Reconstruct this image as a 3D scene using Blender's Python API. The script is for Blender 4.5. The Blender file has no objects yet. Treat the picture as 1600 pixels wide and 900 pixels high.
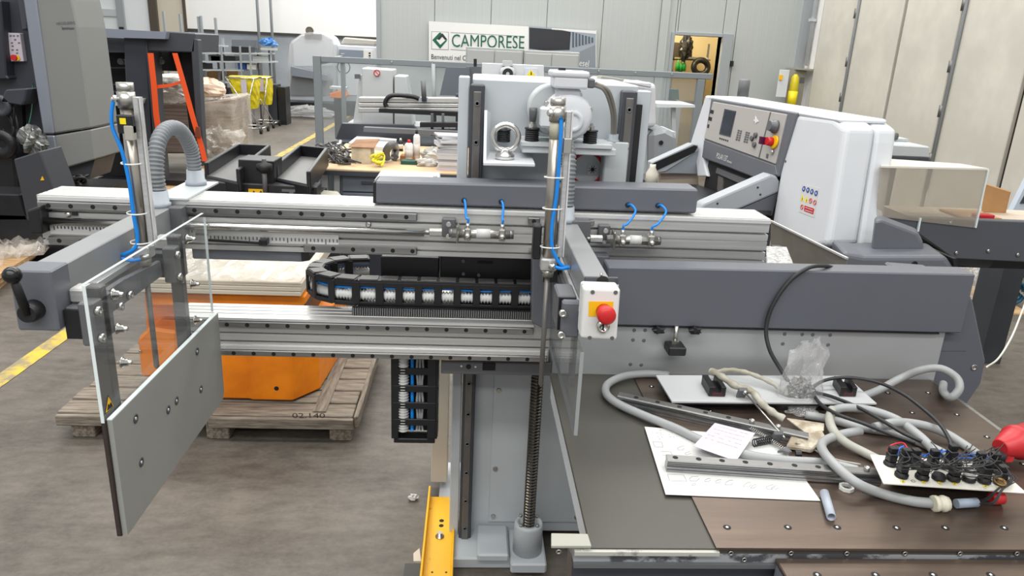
import bpy, math, random
from mathutils import Vector, Matrix, Euler
random.seed(7)
SC = bpy.context.scene
COL = SC.collection
# ------------------------------------------------------------------ camera
CAM_H = 1.75
YAW, PITCH, ROLL, FPX = 0.06355569, 0.314385, -0.0466602, 1156.0
_f = Vector((math.sin(YAW)*math.cos(PITCH), math.cos(YAW)*math.cos(PITCH), -math.sin(PITCH)))
_r = Vector((math.cos(YAW), -math.sin(YAW), 0))
_d = _f.cross(_r)
RV = _r*math.cos(ROLL)+_d*math.sin(ROLL)
DV = _d*math.cos(ROLL)-_r*math.sin(ROLL)
cam_data = bpy.data.cameras.new('camera')
cam = bpy.data.objects.new('camera', cam_data); COL.objects.link(cam)
m = Matrix((RV, -DV, -_f)).transposed().to_4x4(); m.translation = (0, 0, CAM_H)
cam.matrix_world = m
cam_data.sensor_width = 36.0; cam_data.lens = FPX/1600*36.0
cam_data.clip_start = 0.05; cam_data.clip_end = 200
SC.camera = cam
# ------------------------------------------------------------------ light and exposure
w = bpy.data.worlds.new('hall_daylight'); SC.world = w; w.use_nodes = True
w.node_tree.nodes['Background'].inputs[0].default_value = (0.97, 0.985, 1.0, 1)
w.node_tree.nodes['Background'].inputs[1].default_value = 0.6
SC.view_settings.view_transform = 'Standard'; SC.view_settings.look = 'None'
SC.view_settings.gamma = 1.0; SC.view_settings.use_curve_mapping = False
SC.view_settings.exposure = 0.0
def overhead_strip(x, y, z, sx, sy, power, col=(1, 0.985, 0.95)):
    l = bpy.data.lights.new('unseen_overhead_strip', 'AREA'); l.shape = 'RECTANGLE'; l.size = sx; l.size_y = sy
    l.energy = power; l.color = col
    o = bpy.data.objects.new('unseen_overhead_strip', l); COL.objects.link(o); o.location = (x, y, z)
for yy in (-7, -2.5, 2.6, 6.4, 10.2, 15.5, 20):  # all out of view; strips behind the camera added to brighten faces turned to it
    overhead_strip(-0.5, yy, 7.0, 11.0, 1.1, {-7: 480, -2.5: 480, 2.6: 340, 6.4: 420, 10.2: 480, 15.5: 600, 20: 640}[yy])
# ------------------------------------------------------------------ helpers
def A(x, y, X=None, Y=None, Z=None):
    """point of the photo frame brought to a plane of the hall"""
    v = (x-800)*RV+(y-450)*DV+FPX*_f
    if X is not None: t = X/v.x
    elif Y is not None: t = Y/v.y
    else: t = (Z-CAM_H)/v.z
    return Vector((0, 0, CAM_H))+v*t
def AP(x, y, P, N):
    v = (x-800)*RV+(y-450)*DV+FPX*_f
    o = Vector((0, 0, CAM_H))
    return o+v*((P-o).dot(N)/v.dot(N))
def lin(c):
    return tuple(((u/255)/12.92 if u/255 <= 0.04045 else ((u/255+0.055)/1.055)**2.4) for u in c)
MATS = {}
def mat(name, rgb, rough=0.5, metal=0.0, noise=0.0, scale=8.0, stretch=(1, 1, 1), bump=0.0, bscale=40.0, rgb2=None, rvar=0.0, lo=0.4, hi=0.6, spec=0.5, coat=0.0):
    if name in MATS: return MATS[name]
    mt = bpy.data.materials.new(name); mt.use_nodes = True
    nt = mt.node_tree; b = nt.nodes['Principled BSDF']
    c = lin(rgb)
    b.inputs['Base Color'].default_value = (*c, 1)
    b.inputs['Roughness'].default_value = rough; b.inputs['Metallic'].default_value = metal
    b.inputs['Specular IOR Level'].default_value = spec
    b.inputs['Coat Weight'].default_value = coat
    if noise or bump or rgb2 or rvar:
        tc = nt.nodes.new('ShaderNodeTexCoord'); mp = nt.nodes.new('ShaderNodeMapping')
        mp.inputs['Scale'].default_value = stretch
        nt.links.new(tc.outputs['Object'], mp.inputs[0])
    if noise or rgb2 or rvar:
        n = nt.nodes.new('ShaderNodeTexNoise'); n.inputs['Scale'].default_value = scale; n.inputs['Detail'].default_value = 5; n.inputs['Roughness'].default_value = 0.6
        nt.links.new(mp.outputs[0], n.inputs[0])
        r = nt.nodes.new('ShaderNodeValToRGB')
        r.color_ramp.elements[0].position = lo; r.color_ramp.elements[1].position = hi
        if rgb2: d = lin(rgb2)
        else: d = tuple(max(0, u*(1-noise)) for u in c)
        r.color_ramp.elements[0].color = (*d, 1); r.color_ramp.elements[1].color = (*c, 1)
        nt.links.new(n.outputs[0], r.inputs[0])
        if noise or rgb2: nt.links.new(r.outputs[0], b.inputs['Base Color'])
        if rvar:
            mr = nt.nodes.new('ShaderNodeMapRange'); mr.inputs[3].default_value = rough-rvar; mr.inputs[4].default_value = rough+rvar
            nt.links.new(n.outputs[0], mr.inputs[0]); nt.links.new(mr.outputs[0], b.inputs['Roughness'])
    if bump:
        n2 = nt.nodes.new('ShaderNodeTexNoise'); n2.inputs['Scale'].default_value = bscale; n2.inputs['Detail'].default_value = 4
        nt.links.new(mp.outputs[0], n2.inputs[0])
        bp = nt.nodes.new('ShaderNodeBump'); bp.inputs['Strength'].default_value = bump; bp.inputs['Distance'].default_value = 0.01
        nt.links.new(n2.outputs[0], bp.inputs['Height']); nt.links.new(bp.outputs[0], b.inputs['Normal'])
    MATS[name] = mt
    return mt
def clear_mat(name, tint=(252, 253, 253), gloss=0.5, base=0.03, rough=0.05, haze=0.0, hazecol=(225, 226, 225), bump=0.0, bscale=20):
    """thin clear sheet: see-through, a little haze, reflections that grow at grazing angles"""
    if name in MATS: return MATS[name]
    mt = bpy.data.materials.new(name); mt.use_nodes = True; nt = mt.node_tree
    for n in list(nt.nodes): nt.nodes.remove(n)
    out = nt.nodes.new('ShaderNodeOutputMaterial')
    tr = nt.nodes.new('ShaderNodeBsdfTransparent'); tr.inputs[0].default_value = (*lin(tint), 1)
    gl = nt.nodes.new('ShaderNodeBsdfGlossy'); gl.inputs['Roughness'].default_value = rough
    lw = nt.nodes.new('ShaderNodeLayerWeight'); lw.inputs[0].default_value = 0.5
    pw = nt.nodes.new('ShaderNodeMath'); pw.operation = 'POWER'; pw.inputs[1].default_value = 4
    ml = nt.nodes.new('ShaderNodeMath'); ml.operation = 'MULTIPLY_ADD'; ml.inputs[1].default_value = gloss; ml.inputs[2].default_value = base
    nt.links.new(lw.outputs['Facing'], pw.inputs[0]); nt.links.new(pw.outputs[0], ml.inputs[0])
    mx = nt.nodes.new('ShaderNodeMixShader')
    nt.links.new(ml.outputs[0], mx.inputs[0]); nt.links.new(tr.outputs[0], mx.inputs[1]); nt.links.new(gl.outputs[0], mx.inputs[2])
    last = mx
    if haze:
        df = nt.nodes.new('ShaderNodeBsdfDiffuse'); df.inputs[0].default_value = (*lin(hazecol), 1)
        tl = nt.nodes.new('ShaderNodeBsdfTranslucent'); tl.inputs[0].default_value = (*lin(hazecol), 1)
        m3 = nt.nodes.new('ShaderNodeMixShader'); m3.inputs[0].default_value = 0.45
        nt.links.new(df.outputs[0], m3.inputs[1]); nt.links.new(tl.outputs[0], m3.inputs[2])
        m2 = nt.nodes.new('ShaderNodeMixShader'); m2.inputs[0].default_value = haze
        nt.links.new(mx.outputs[0], m2.inputs[1]); nt.links.new(m3.outputs[0], m2.inputs[2]); last = m2
    if bump:
        tc = nt.nodes.new('ShaderNodeTexCoord'); n2 = nt.nodes.new('ShaderNodeTexNoise'); n2.inputs['Scale'].default_value = bscale; n2.inputs['Detail'].default_value = 6
        nt.links.new(tc.outputs['Object'], n2.inputs[0])
        bp = nt.nodes.new('ShaderNodeBump'); bp.inputs['Strength'].default_value = bump; bp.inputs['Distance'].default_value = 0.02
        nt.links.new(n2.outputs[0], bp.inputs['Height'])
        nt.links.new(bp.outputs[0], gl.inputs['Normal']); nt.links.new(bp.outputs[0], lw.inputs['Normal'])
        if haze:
            mr = nt.nodes.new('ShaderNodeMapRange'); mr.inputs[1].default_value = 0.35; mr.inputs[2].default_value = 0.7
            mr.inputs[3].default_value = haze*0.2; mr.inputs[4].default_value = min(1, haze*1.8)
            nt.links.new(n2.outputs[0], mr.inputs[0]); nt.links.new(mr.outputs[0], m2.inputs[0])
    nt.links.new(last.outputs[0], out.inputs[0])
    MATS[name] = mt
    return mt
def emit_mat(name, rgb, s):
    if name in MATS: return MATS[name]
    mt = bpy.data.materials.new(name); mt.use_nodes = True
    b = mt.node_tree.nodes['Principled BSDF']; b.inputs['Base Color'].default_value = (*lin(rgb), 1)
    b.inputs['Emission Color'].default_value = (*lin(rgb), 1); b.inputs['Emission Strength'].default_value = s
    MATS[name] = mt; return mt

class G:
    def __init__(s): s.v = []; s.f = []; s.sm = []
    def add(s, vs, fs, smooth=False):
        o = len(s.v); s.v += [Vector(q) for q in vs]
        for q in fs: s.f.append(tuple(i+o for i in q)); s.sm.append(smooth)
        return s
    def box(s, x0, x1, y0, y1, z0, z1):
        if x0 > x1: x0, x1 = x1, x0
        if y0 > y1: y0, y1 = y1, y0
        if z0 > z1: z0, z1 = z1, z0
        return s.add([(x0, y0, z0), (x1, y0, z0), (x1, y1, z0), (x0, y1, z0), (x0, y0, z1), (x1, y0, z1), (x1, y1, z1), (x0, y1, z1)],
              [(0, 3, 2, 1), (4, 5, 6, 7), (0, 1, 5, 4), (1, 2, 6, 5), (2, 3, 7, 6), (3, 0, 4, 7)])
    def fbox(s, x0, y0, x1, y1, Y, d):
        xm, ym = (x0+x1)/2, (y0+y1)/2
        return s.box(A(x0, ym, Y=Y).x, A(x1, ym, Y=Y).x, Y, Y+d, A(xm, y1, Y=Y).z, A(xm, y0, Y=Y).z)
    def obox(s, c, ux, uy, uz):
        c, ux, uy, uz = Vector(c), Vector(ux), Vector(uy), Vector(uz)
        vs = [c+a*ux+b*uy+e*uz for e in (-1, 1) for b in (-1, 1) for a in (-1, 1)]
        return s.add(vs, [(0, 2, 3, 1), (4, 5, 7, 6), (0, 1, 5, 4), (1, 3, 7, 5), (3, 2, 6, 7), (2, 0, 4, 6)])
    def bar(s, a, b, w, h, up=(0, 0, 1)):
        a, b = Vector(a), Vector(b); d = (b-a); L = d.length; d.normalize()
        sx = d.cross(Vector(up)); sx = sx.normalized() if sx.length > 1e-4 else Vector((1, 0, 0))
        u = sx.cross(d)
        return s.obox((a+b)/2, d*L/2, sx*w/2, u*h/2)
    def prism(s, poly, vec):
        poly = [Vector(p) for p in poly]; n = len(poly); vec = Vector(vec)
        nn = Vector((0, 0, 0))
        for i in range(n): nn += (poly[i]-poly[0]).cross(poly[(i+1) % n]-poly[0])
        if nn.dot(vec) > 0: poly.reverse()
        vs = poly+[p+vec for p in poly]
        fs = [tuple(range(n)), tuple(range(2*n-1, n-1, -1))]
        fs += [(i, n+i, n+(i+1) % n, (i+1) % n)[::-1] if False else ((i+1) % n, i, n+i, n+(i+1) % n) for i in range(n)]
        return s.add(vs, fs)
    def lathe(s, p, axis, prof, n=20, smooth=True, closed=True):
        p, ax = Vector(p), Vector(axis).normalized()
        q = Vector((1, 0, 0)) if abs(ax.x) < 0.8 else Vector((0, 1, 0))
        u = ax.cross(q).normalized(); v = ax.cross(u)
        vs = []; fs = []
        for t, r in prof:
            for k in range(n):
                a = 2*math.pi*k/n; vs.append(p+ax*t+(u*math.cos(a)+v*math.sin(a))*r)
        for j in range(len(prof)-1):
            for k in range(n):
                fs.append((j*n+k, j*n+(k+1) % n, (j+1)*n+(k+1) % n, (j+1)*n+k))
        s.add(vs, fs, smooth)
        if closed:
            m_ = (len(prof)-1)*n; o = len(s.v)-len(vs)
            s.f.append(tuple(o+k for k in range(n))[::-1]); s.sm.append(False)
            s.f.append(tuple(o+m_+k for k in range(n))); s.sm.append(False)
        return s
    def cyl(s, a, b, r, n=16, r2=None):
        a, b = Vector(a), Vector(b)
        return s.lathe(a, b-a, [(0, r), ((b-a).length, r if r2 is None else r2)], n)
    def tube(s, pts, r, n=8, sub=6, closed=False, rfun=None):
        pts = [Vector(p) for p in pts]; P = []
        N = len(pts)
        if sub > 1 and N > 2:
            rng = range(N if closed else N-1)
            for i in rng:
                p0 = pts[(i-1) % N] if closed or i > 0 else pts[0]*2-pts[1]
                p1 = pts[i]; p2 = pts[(i+1) % N]
                p3 = pts[(i+2) % N] if closed or i+2 < N else p2*2-p1
                for k in range(sub):
                    t = k/sub
                    P.append(0.5*((2*p1)+(p2-p0)*t+(2*p0-5*p1+4*p2-p3)*t*t+(3*p1-p0-3*p2+p3)*t**3))
            if not closed: P.append(pts[-1])
        else: P = pts
        M = len(P); vs = []; fs = []
        up = None
        for i in range(M):
            d = (P[(i+1) % M]-P[i-1]) if closed else (P[min(i+1, M-1)]-P[max(i-1, 0)])
            if d.length < 1e-9: d = Vector((0, 0, 1))
            d.normalize()
            if up is None:
                q = Vector((0, 0, 1)) if abs(d.z) < 0.9 else Vector((1, 0, 0)); up = (q-d*q.dot(d)).normalized()
            else:
                up = (up-d*up.dot(d)); up = up.normalized() if up.length > 1e-6 else Vector((1, 0, 0))
            sd = d.cross(up)
            rr = r if rfun is None else rfun(i/(M-1), i)
            for k in range(n):
                a = 2*math.pi*k/n; vs.append(P[i]+(up*math.cos(a)+sd*math.sin(a))*rr)
        R_ = M if closed else M-1
        for i in range(R_):
            j = (i+1) % M
            for k in range(n): fs.append((i*n+k, j*n+k, j*n+(k+1) % n, i*n+(k+1) % n)[::-1])
        o = len(s.v); s.add(vs, fs, True)
        if not closed:
            s.f.append(tuple(o+k for k in range(n))); s.sm.append(False)
            s.f.append(tuple(o+(M-1)*n+k for k in range(n))[::-1]); s.sm.append(False)
        return s
    def sheet(s, quad, t, nrm=None):
        q = [Vector(p) for p in quad]
        nn = (q[1]-q[0]).cross(q[2]-q[0]).normalized() if nrm is None else Vector(nrm).normalized()
        return s.prism(q, nn*t)
    def ball(s, c, r, n=14, sz=1.0):
        k = 8
        return s.lathe(Vector(c)-Vector((0, 0, r*sz)), (0, 0, 1), [(r*sz*(1-math.cos(math.pi*i/k)), max(1e-4, r*math.sin(math.pi*i/k))) for i in range(k+1)], n)
WO = {}
def mesh_of(name, g, mt, org):
    me = bpy.data.meshes.new(name)
    me.from_pydata([tuple(v-org) for v in g.v], [], g.f)
    me.polygons.foreach_set('use_smooth', g.sm)
    if mt: me.materials.append(mt)
    me.update(); return me
def part(name, g, mt, parent=None, bevel=0.0, kind=None, label=None, seg=1, org=None):
    if org is None:
        lo = [min(v[i] for v in g.v) for i in range(3)]; hi = [max(v[i] for v in g.v) for i in range(3)]
        org = Vector(((lo[0]+hi[0])/2, (lo[1]+hi[1])/2, lo[2]))
    org = Vector(org)
    o = bpy.data.objects.new(name, mesh_of(name, g, mt, org)); COL.objects.link(o)
    if parent is not None: o.parent = parent; o.location = org-WO[parent.name]
    else: o.location = org
    WO[o.name] = org
    if bevel:
        b = o.modifiers.new('bevel', 'BEVEL'); b.width = bevel; b.segments = seg; b.limit_method = 'ANGLE'; b.angle_limit = 0.6
    if kind: o['kind'] = kind
    if label: o['label'] = label
    return o
def tag(o, label, cat, group=None):
    o['label'] = label; o['category'] = cat
    if group: o['group'] = group
    return o
def thing(name, label, cat, loc, group=None):
    o = bpy.data.objects.new(name, None); COL.objects.link(o); o.location = loc; o.empty_display_size = 0.05
    WO[o.name] = Vector(loc)
    return tag(o, label, cat, group)
def solo(name, g, mt, label, cat, group=None, bevel=0.0, seg=1, kind=None):
    return tag(part(name, g, mt, None, bevel, kind, seg=seg), label, cat, group)
def copy_part(src, loc, parent, name=None, rot=None):
    o = src.copy(); COL.objects.link(o)
    if name: o.name = name
    o.parent = parent; o.location = Vector(loc)-(WO[parent.name] if parent else Vector((0, 0, 0)))
    if rot: o.rotation_euler = rot
    WO[o.name] = Vector(loc); return o
def reps(name, g, mt, locs, parent, org=(0, 0, 0)):
    """one mesh, shared by a part at each location"""
    first = None
    for p in locs:
        if first is None:
            first = part(name, g, mt, parent, org=org)
            first.location = Vector(p)-(WO[parent.name] if parent else Vector((0, 0, 0))); WO[first.name] = Vector(p)
        else: copy_part(first, p, parent)
    return first
def struct(name, g, mt, parent=None, bevel=0.0):
    return part(name, g, mt, parent, bevel, kind=None if parent else 'structure')
def text(name, body, mt, parent, p0, p1, h=None, up=(0, 0, 1), depth=0.001, align_w=True):
    """flat lettering from p0 to p1 (baseline), cap height h"""
    cu = bpy.data.curves.new(name, 'FONT'); cu.body = body; cu.size = 1.0; cu.extrude = 0.0; cu.resolution_u = 3
    o = bpy.data.objects.new(name, cu); COL.objects.link(o)
    dg = bpy.context.evaluated_depsgraph_get()
    me = bpy.data.meshes.new_from_object(o.evaluated_get(dg))
    bpy.data.objects.remove(o); bpy.data.curves.remove(cu)
    xs = [v.co.x for v in me.vertices]; ys = [v.co.y for v in me.vertices]
    p0, p1 = Vector(p0), Vector(p1); d = p1-p0; L = d.length; d.normalize()
    upv = Vector(up); upv = (upv-d*upv.dot(d)).normalized(); n = d.cross(upv)
    sx = L/(max(xs)-min(xs)); sy = (h/0.73) if h else sx
    x0 = min(xs); y0 = 0 if min(ys) > -0.3 else 0
    for v in me.vertices: v.co = d*((v.co.x-x0)*sx)+upv*((v.co.y-y0)*sy)+n*depth
    me.materials.clear(); me.materials.append(mt)
    o = bpy.data.objects.new(name, me); COL.objects.link(o); o.parent = parent; o.location = p0-WO[parent.name]; WO[o.name] = p0
    return o
def jitter(g, a):
    for v in g.v: v += Vector((random.uniform(-a, a), random.uniform(-a, a), random.uniform(-a, a)))
    return g
def crumple(c, sx, sy, sz, amp, n=18, k=12, seed=1, flat=True):
    """a crumpled closed bag or bundle"""
    rnd = random.Random(seed); g = G(); c = Vector(c)
    ph = [(rnd.uniform(0, 6.28), rnd.uniform(2, 7), rnd.uniform(2, 6)) for _ in range(6)]
    vs = []
    for j in range(k+1):
        th = math.pi*j/k
        for i in range(n):
            a = 2*math.pi*i/n
            r = 1+amp*sum(math.sin(p+u*a+w_*th) for p, u, w_ in ph)/3+rnd.uniform(-amp, amp)*0.5
            q = Vector((math.sin(th)*math.cos(a)*sx*r, math.sin(th)*math.sin(a)*sy*r, math.cos(th)*sz*r))
            if flat: q.z = max(q.z, -sz*0.55)
            vs.append(c+q)
    fs = [(j*n+i, (j+1)*n+i, (j+1)*n+(i+1) % n, j*n+(i+1) % n) for j in range(k) for i in range(n)]
    g.add(vs, fs, False); return g
# ------------------------------------------------------------------ materials
M_alu = mat('brushed_aluminium', (207, 207, 205), 0.4, 0.6, noise=0.12, scale=6, stretch=(0.6, 30, 30), rvar=0.08)
M_alu_s = mat('bright_aluminium', (232, 232, 231), 0.32, 0.6)
M_chrome = mat('polished_steel', (215, 214, 210), 0.18, 1.0)
M_steel = mat('bolt_steel', (190, 188, 182), 0.3, 0.95)
M_rail = mat('ground_steel_rail', (168, 168, 168), 0.28, 0.9, noise=0.25, scale=5, stretch=(1, 20, 20))
M_drail = mat('dark_rail_steel', (122, 119, 116), 0.42, 0.5, noise=0.25, scale=14, stretch=(1, 1, 0.3))
M_hole = mat('dark_hole', (14, 14, 15), 0.7)
M_black = mat('black_plastic', (24, 24, 27), 0.45)
M_blackm = mat('black_painted_metal', (26, 27, 31), 0.4, noise=0.3, scale=12)
M_gray = mat('grey_machine_paint', (100, 103, 110), 0.42, noise=0.06, scale=3)
M_dgray = mat('dark_grey_paint', (66, 69, 75), 0.45, noise=0.08, scale=4)
M_slate = mat('slate_press_paint', (58, 61, 69), 0.45, noise=0.1, scale=3)
M_mgray = mat('mid_grey_block', (98, 99, 102), 0.42, 0.1)
M_lgray = mat('light_grey_tower_paint', (190, 196, 200), 0.45, noise=0.06, scale=2.5)
M_pgray = mat('pale_grey_paint', (190, 195, 197), 0.45, noise=0.04, scale=2)
M_white = mat('white_enamel', (210, 213, 217), 0.4, noise=0.03, scale=3)
M_whitep = mat('white_plastic', (222, 222, 219), 0.4)
M_silver = mat('silver_press_panel', (130, 131, 130), 0.55, 0.0)
M_silver2 = mat('silver_press_edge', (140, 146, 158), 0.35, 0.3)
M_plate = mat('grey_guard_plate', (150, 151, 147), 0.45, 0.1, noise=0.05, scale=3)
M_blue = mat('blue_air_hose', (16, 132, 222), 0.35)
M_hose = mat('grey_corrugated_hose', (122, 126, 130), 0.45)
M_fit = mat('pale_hose_fitting', (158, 166, 174), 0.45)
M_red = mat('red_button', (196, 32, 34), 0.4)
M_redp = mat('red_plug_plastic', (186, 38, 44), 0.4)
M_yel = mat('yellow_label', (240, 186, 10), 0.5)
M_ylw = mat('yellow_tape_label', (244, 220, 20), 0.5)
M_orange = mat('orange_lift_paint', (240, 136, 2), 0.45, rgb2=(214, 112, 2), scale=5, lo=0.3, hi=0.6)
M_chan = mat('chipped_yellow_channel_paint', (246, 188, 22), 0.45, rgb2=(176, 124, 14), scale=22, lo=0.27, hi=0.36)
M_strap = mat('orange_strap', (240, 88, 34), 0.6)
M_glass = clear_mat('clear_acrylic', (252, 253, 253), 0.35, 0.02, 0.03, haze=0.035)
M_glassb = clear_mat('guard_polycarbonate', (246, 248, 249), 0.4, 0.03, 0.06, haze=0.14, hazecol=(205, 210, 212))
M_glassd = clear_mat('frosted_guard_pane', (240, 238, 234), 0.4, 0.03, 0.1, haze=0.3, hazecol=(225, 218, 206))
M_edge = mat('acrylic_edge', (222, 232, 232), 0.2)
M_bag = clear_mat('clear_plastic_bag', (252, 252, 252), 0.6, 0.08, 0.15, haze=0.22, hazecol=(238, 238, 238), bump=0.9, bscale=22)
M_film = clear_mat('stretch_film', (252, 252, 251), 0.6, 0.08, 0.2, haze=0.3, hazecol=(238, 232, 224), bump=0.8, bscale=6)
M_filmfar = clear_mat('drawn_plastic_cover', (252, 252, 252), 0.4, 0.03, 0.2, haze=0.3, hazecol=(246, 246, 246))
M_paper = mat('white_paper', (204, 204, 202), 0.7)
M_pink = mat('pale_note_paper', (196, 188, 197), 0.7)
M_card = mat('brown_cardboard', (176, 134, 88), 0.8, noise=0.15, scale=8)
M_wood = mat('worn_pallet_wood', (148, 138, 124), 0.85, rgb2=(84, 74, 64), scale=7, stretch=(1, 12, 12), lo=0.3, hi=0.65, bump=0.3, bscale=30)
M_woody = mat('worn_pallet_wood_crosswise', (144, 134, 120), 0.85, rgb2=(82, 73, 63), scale=7, stretch=(12, 1, 12), lo=0.3, hi=0.65, bump=0.3, bscale=30)
M_ply = mat('fresh_plywood', (206, 172, 130), 0.7, rgb2=(176, 140, 98), scale=6, stretch=(1, 8, 8))
M_cable = mat('black_cable', (40, 40, 42), 0.5)
M_cond = mat('grey_cable_conduit', (154, 157, 157), 0.45, noise=0.05, scale=20)
M_condw = mat('worn_light_conduit', (172, 170, 160), 0.6, rgb2=(150, 144, 126), scale=25)
M_yelbag = mat('yellow_sack', (226, 206, 20), 0.45, noise=0.2, scale=9)
M_greenb = mat('green_bottle', (28, 130, 52), 0.35)
M_darkred = mat('dark_red_print', (176, 22, 46), 0.5)
M_green = mat('dark_green_print', (14, 92, 66), 0.6)
M_text = mat('dark_print', (34, 36, 40), 0.6)
M_tgray = mat('pencil_print', (120, 120, 124), 0.7)
M_bluep = mat('blue_print', (24, 70, 150), 0.5)
def floor_material():
    mt = bpy.data.materials.new('worn_concrete_floor'); mt.use_nodes = True; nt = mt.node_tree; b = nt.nodes['Principled BSDF']
    tc = nt.nodes.new('ShaderNodeTexCoord')
    def nz(sc, det, st=(1, 1, 1)):
        mp = nt.nodes.new('ShaderNodeMapping'); mp.inputs['Scale'].default_value = st; nt.links.new(tc.outputs['Object'], mp.inputs[0])
        n = nt.nodes.new('ShaderNodeTexNoise'); n.inputs['Scale'].default_value = sc; n.inputs['Detail'].default_value = det; n.inputs['Roughness'].default_value = 0.65
        nt.links.new(mp.outputs[0], n.inputs[0]); return n
    a = nz(1.6, 8); c = nz(9, 8, (1, 2.2, 1)); d = nz(60, 3)
    r = nt.nodes.new('ShaderNodeValToRGB'); e = r.color_ramp.elements
    e[0].position = 0.38; e[0].color = (*lin((74, 69, 63)), 1); e[1].position = 0.66; e[1].color = (*lin((118, 111, 102)), 1)
    mx = nt.nodes.new('ShaderNodeMix'); mx.data_type = 'FLOAT'; mx.inputs[0].default_value = 0.45
    nt.links.new(a.outputs[0], mx.inputs[2]); nt.links.new(c.outputs[0], mx.inputs[3])
    m2 = nt.nodes.new('ShaderNodeMix'); m2.data_type = 'FLOAT'; m2.inputs[0].default_value = 0.14
    nt.links.new(mx.outputs[0], m2.inputs[2]); nt.links.new(d.outputs[0], m2.inputs[3])
    nt.links.new(m2.outputs[0], r.inputs[0]); nt.links.new(r.outputs[0], b.inputs['Base Color'])
    b.inputs['Roughness'].default_value = 0.5; b.inputs['Specular IOR Level'].default_value = 0.35
    return mt
M_floor = floor_material()
M_wall = mat('pale_sandwich_panel', (175, 179, 177), 0.55, noise=0.07, scale=14, stretch=(14, 1, 0.05))
M_door = mat('cream_folding_door', (208, 204, 192), 0.55, noise=0.14, scale=1.4, bump=0.05)
M_bright = mat('white_curtain_wall', (240, 240, 238), 0.7)
M_pier = mat('white_pier_plaster', (228, 226, 222), 0.7, noise=0.06, scale=2)
M_beige = mat('beige_wall_strip', (205, 196, 178), 0.7)
M_trim = mat('grey_steel_trim', (150, 155, 158), 0.45)
M_dtrim = mat('dark_rubber_joint', (62, 60, 54), 0.6)
# ================================================================== SETTING
BY = 11.5                                    # back wall face
struct('floor', G().box(-14, 9, -3, 24, -0.2, 0), M_floor)
for x0, y0, x1, y1, wd, nm in ((-2.395, 0.5, -2.385, 7.5, 0.05, 'trim_1'), (-2.94, 9.5, -2.97, 21.5, 0.06, 'trim_2')):
    g = G().add([(x0-wd, y0, 0.003), (x0+wd, y0, 0.003), (x1+wd, y1, 0.003), (x1-wd, y1, 0.003)], [(0, 1, 2, 3)])
    struct(nm, g, mat('worn_yellow_floor_line', (206, 174, 56), 0.6, rgb2=(138, 128, 100), scale=7, lo=0.4, hi=0.56))
# back wall with a doorway
DX0, DX1, DZ = 2.98, 3.70, 2.03
g = G().box(-1.39, DX0, BY+.03, BY+.2, 0, 6.5).box(DX1, 5.3, BY+.03, BY+.2, 0, 6.5).box(DX0, DX1, BY+.03, BY+.2, DZ, 6.5)
wall_back = struct('wall_back', g, M_wall)
xs = [-1.39, -0.58, 0.24, 1.06, 1.88, 2.74]
for a, b in zip(xs, xs[1:]): part('panel', G().box(a+.004, b-.004, BY, BY+.03, 0, 6.5), M_wall, wall_back, bevel=.004)
for a, b, z0 in ((2.86, DX0, 0), (DX0, 3.02, DZ), (3.02, DX1, DZ), (DX1, 3.9, 0), (3.9, 4.98, 0)):
    part('panel', G().box(a+.004, b-.004, BY, BY+.03, z0, 6.5), M_wall, wall_back, bevel=.004)
part('joint_cover', G().box(2.74, 2.86, BY-.04, BY+.03, 0, 6.5), M_wall, wall_back)
struct('trim_3', G().box(-1.42, -1.36, BY-.03, BY+.2, 0, 6.5), M_trim)
# doorway frame
d1 = struct('door_1', G().box(DX0-.05, DX0, BY-.03, BY+.2, 0, DZ+.04).box(DX0, DX1+.02, BY-.03, BY+.2, DZ, DZ+.05).box(DX1, DX1+.15, BY-.06, BY+.2, 0, DZ+.05), M_trim, bevel=.004)
part('latch', G().box(DX1+.16, DX1+.2, BY-.075, BY, 1.62, 1.7), M_black, d1)
# store room behind the doorway
g = G().box(2.5, 2.6, BY+.2, BY+2.3, 0, 3).box(4.6, 4.7, BY+.2, BY+2.3, 0, 3).box(2.5, 4.7, BY+2.2, BY+2.3, 0, 3).box(2.5, 4.7, BY+.2, BY+2.3, 2.6, 2.7)
struct('wall_store_room', g, mat('warm_store_room_wall', (216, 202, 168), 0.7))
l = bpy.data.lights.new('store_room_lamp', 'POINT'); l.energy = 60; l.color = (1, .9, .68); l.shadow_soft_size = .1
o = bpy.data.objects.new('store_room_lamp', l); COL.objects.link(o); o.location = (3.2, BY+.9, 2.35)
# far hall on the left
struct('wall_far', G().box(-13, -1.3, 21, 21.2, 1.84, 7), M_bright)
struct('trim_4', G().box(-7.5, -1.3, 20.94, 21, 1.78, 1.84), M_dtrim)
struct('wall_far_base', G().box(-13, -1.3, 21, 21.2, 0, 1.84), mat('grey_wall_base', (168, 174, 180), 0.6, noise=.1, scale=3))
g = G().box(-8.2, -7.52, 20.9, 21.0, 0, 7); struct('trim_5', g, M_beige)
struct('trim_6', G().box(-7.55, -7.48, 20.85, 20.9, 0, 7).box(-8.4, -8.2, 20.8, 20.9, 0, 7), mat('dark_bronze_mullion', (74, 66, 56), .5))
d2 = struct('door_2', G().box(-12.6, -8.42, 20.86, 21.0, 0, 7), mat('white_roller_door', (226, 230, 230), .5))
part('rail', G().box(-12.6, -9.2, 20.8, 20.86, 2.05, 2.22), M_pgray, d2)
part('post', G().box(-9.2, -9.02, 20.78, 20.86, 0, 7), M_trim, d2)
part('lock', G().box(-9.16, -9.06, 20.74, 20.78, 1.68, 1.8), M_black, d2)
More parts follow.
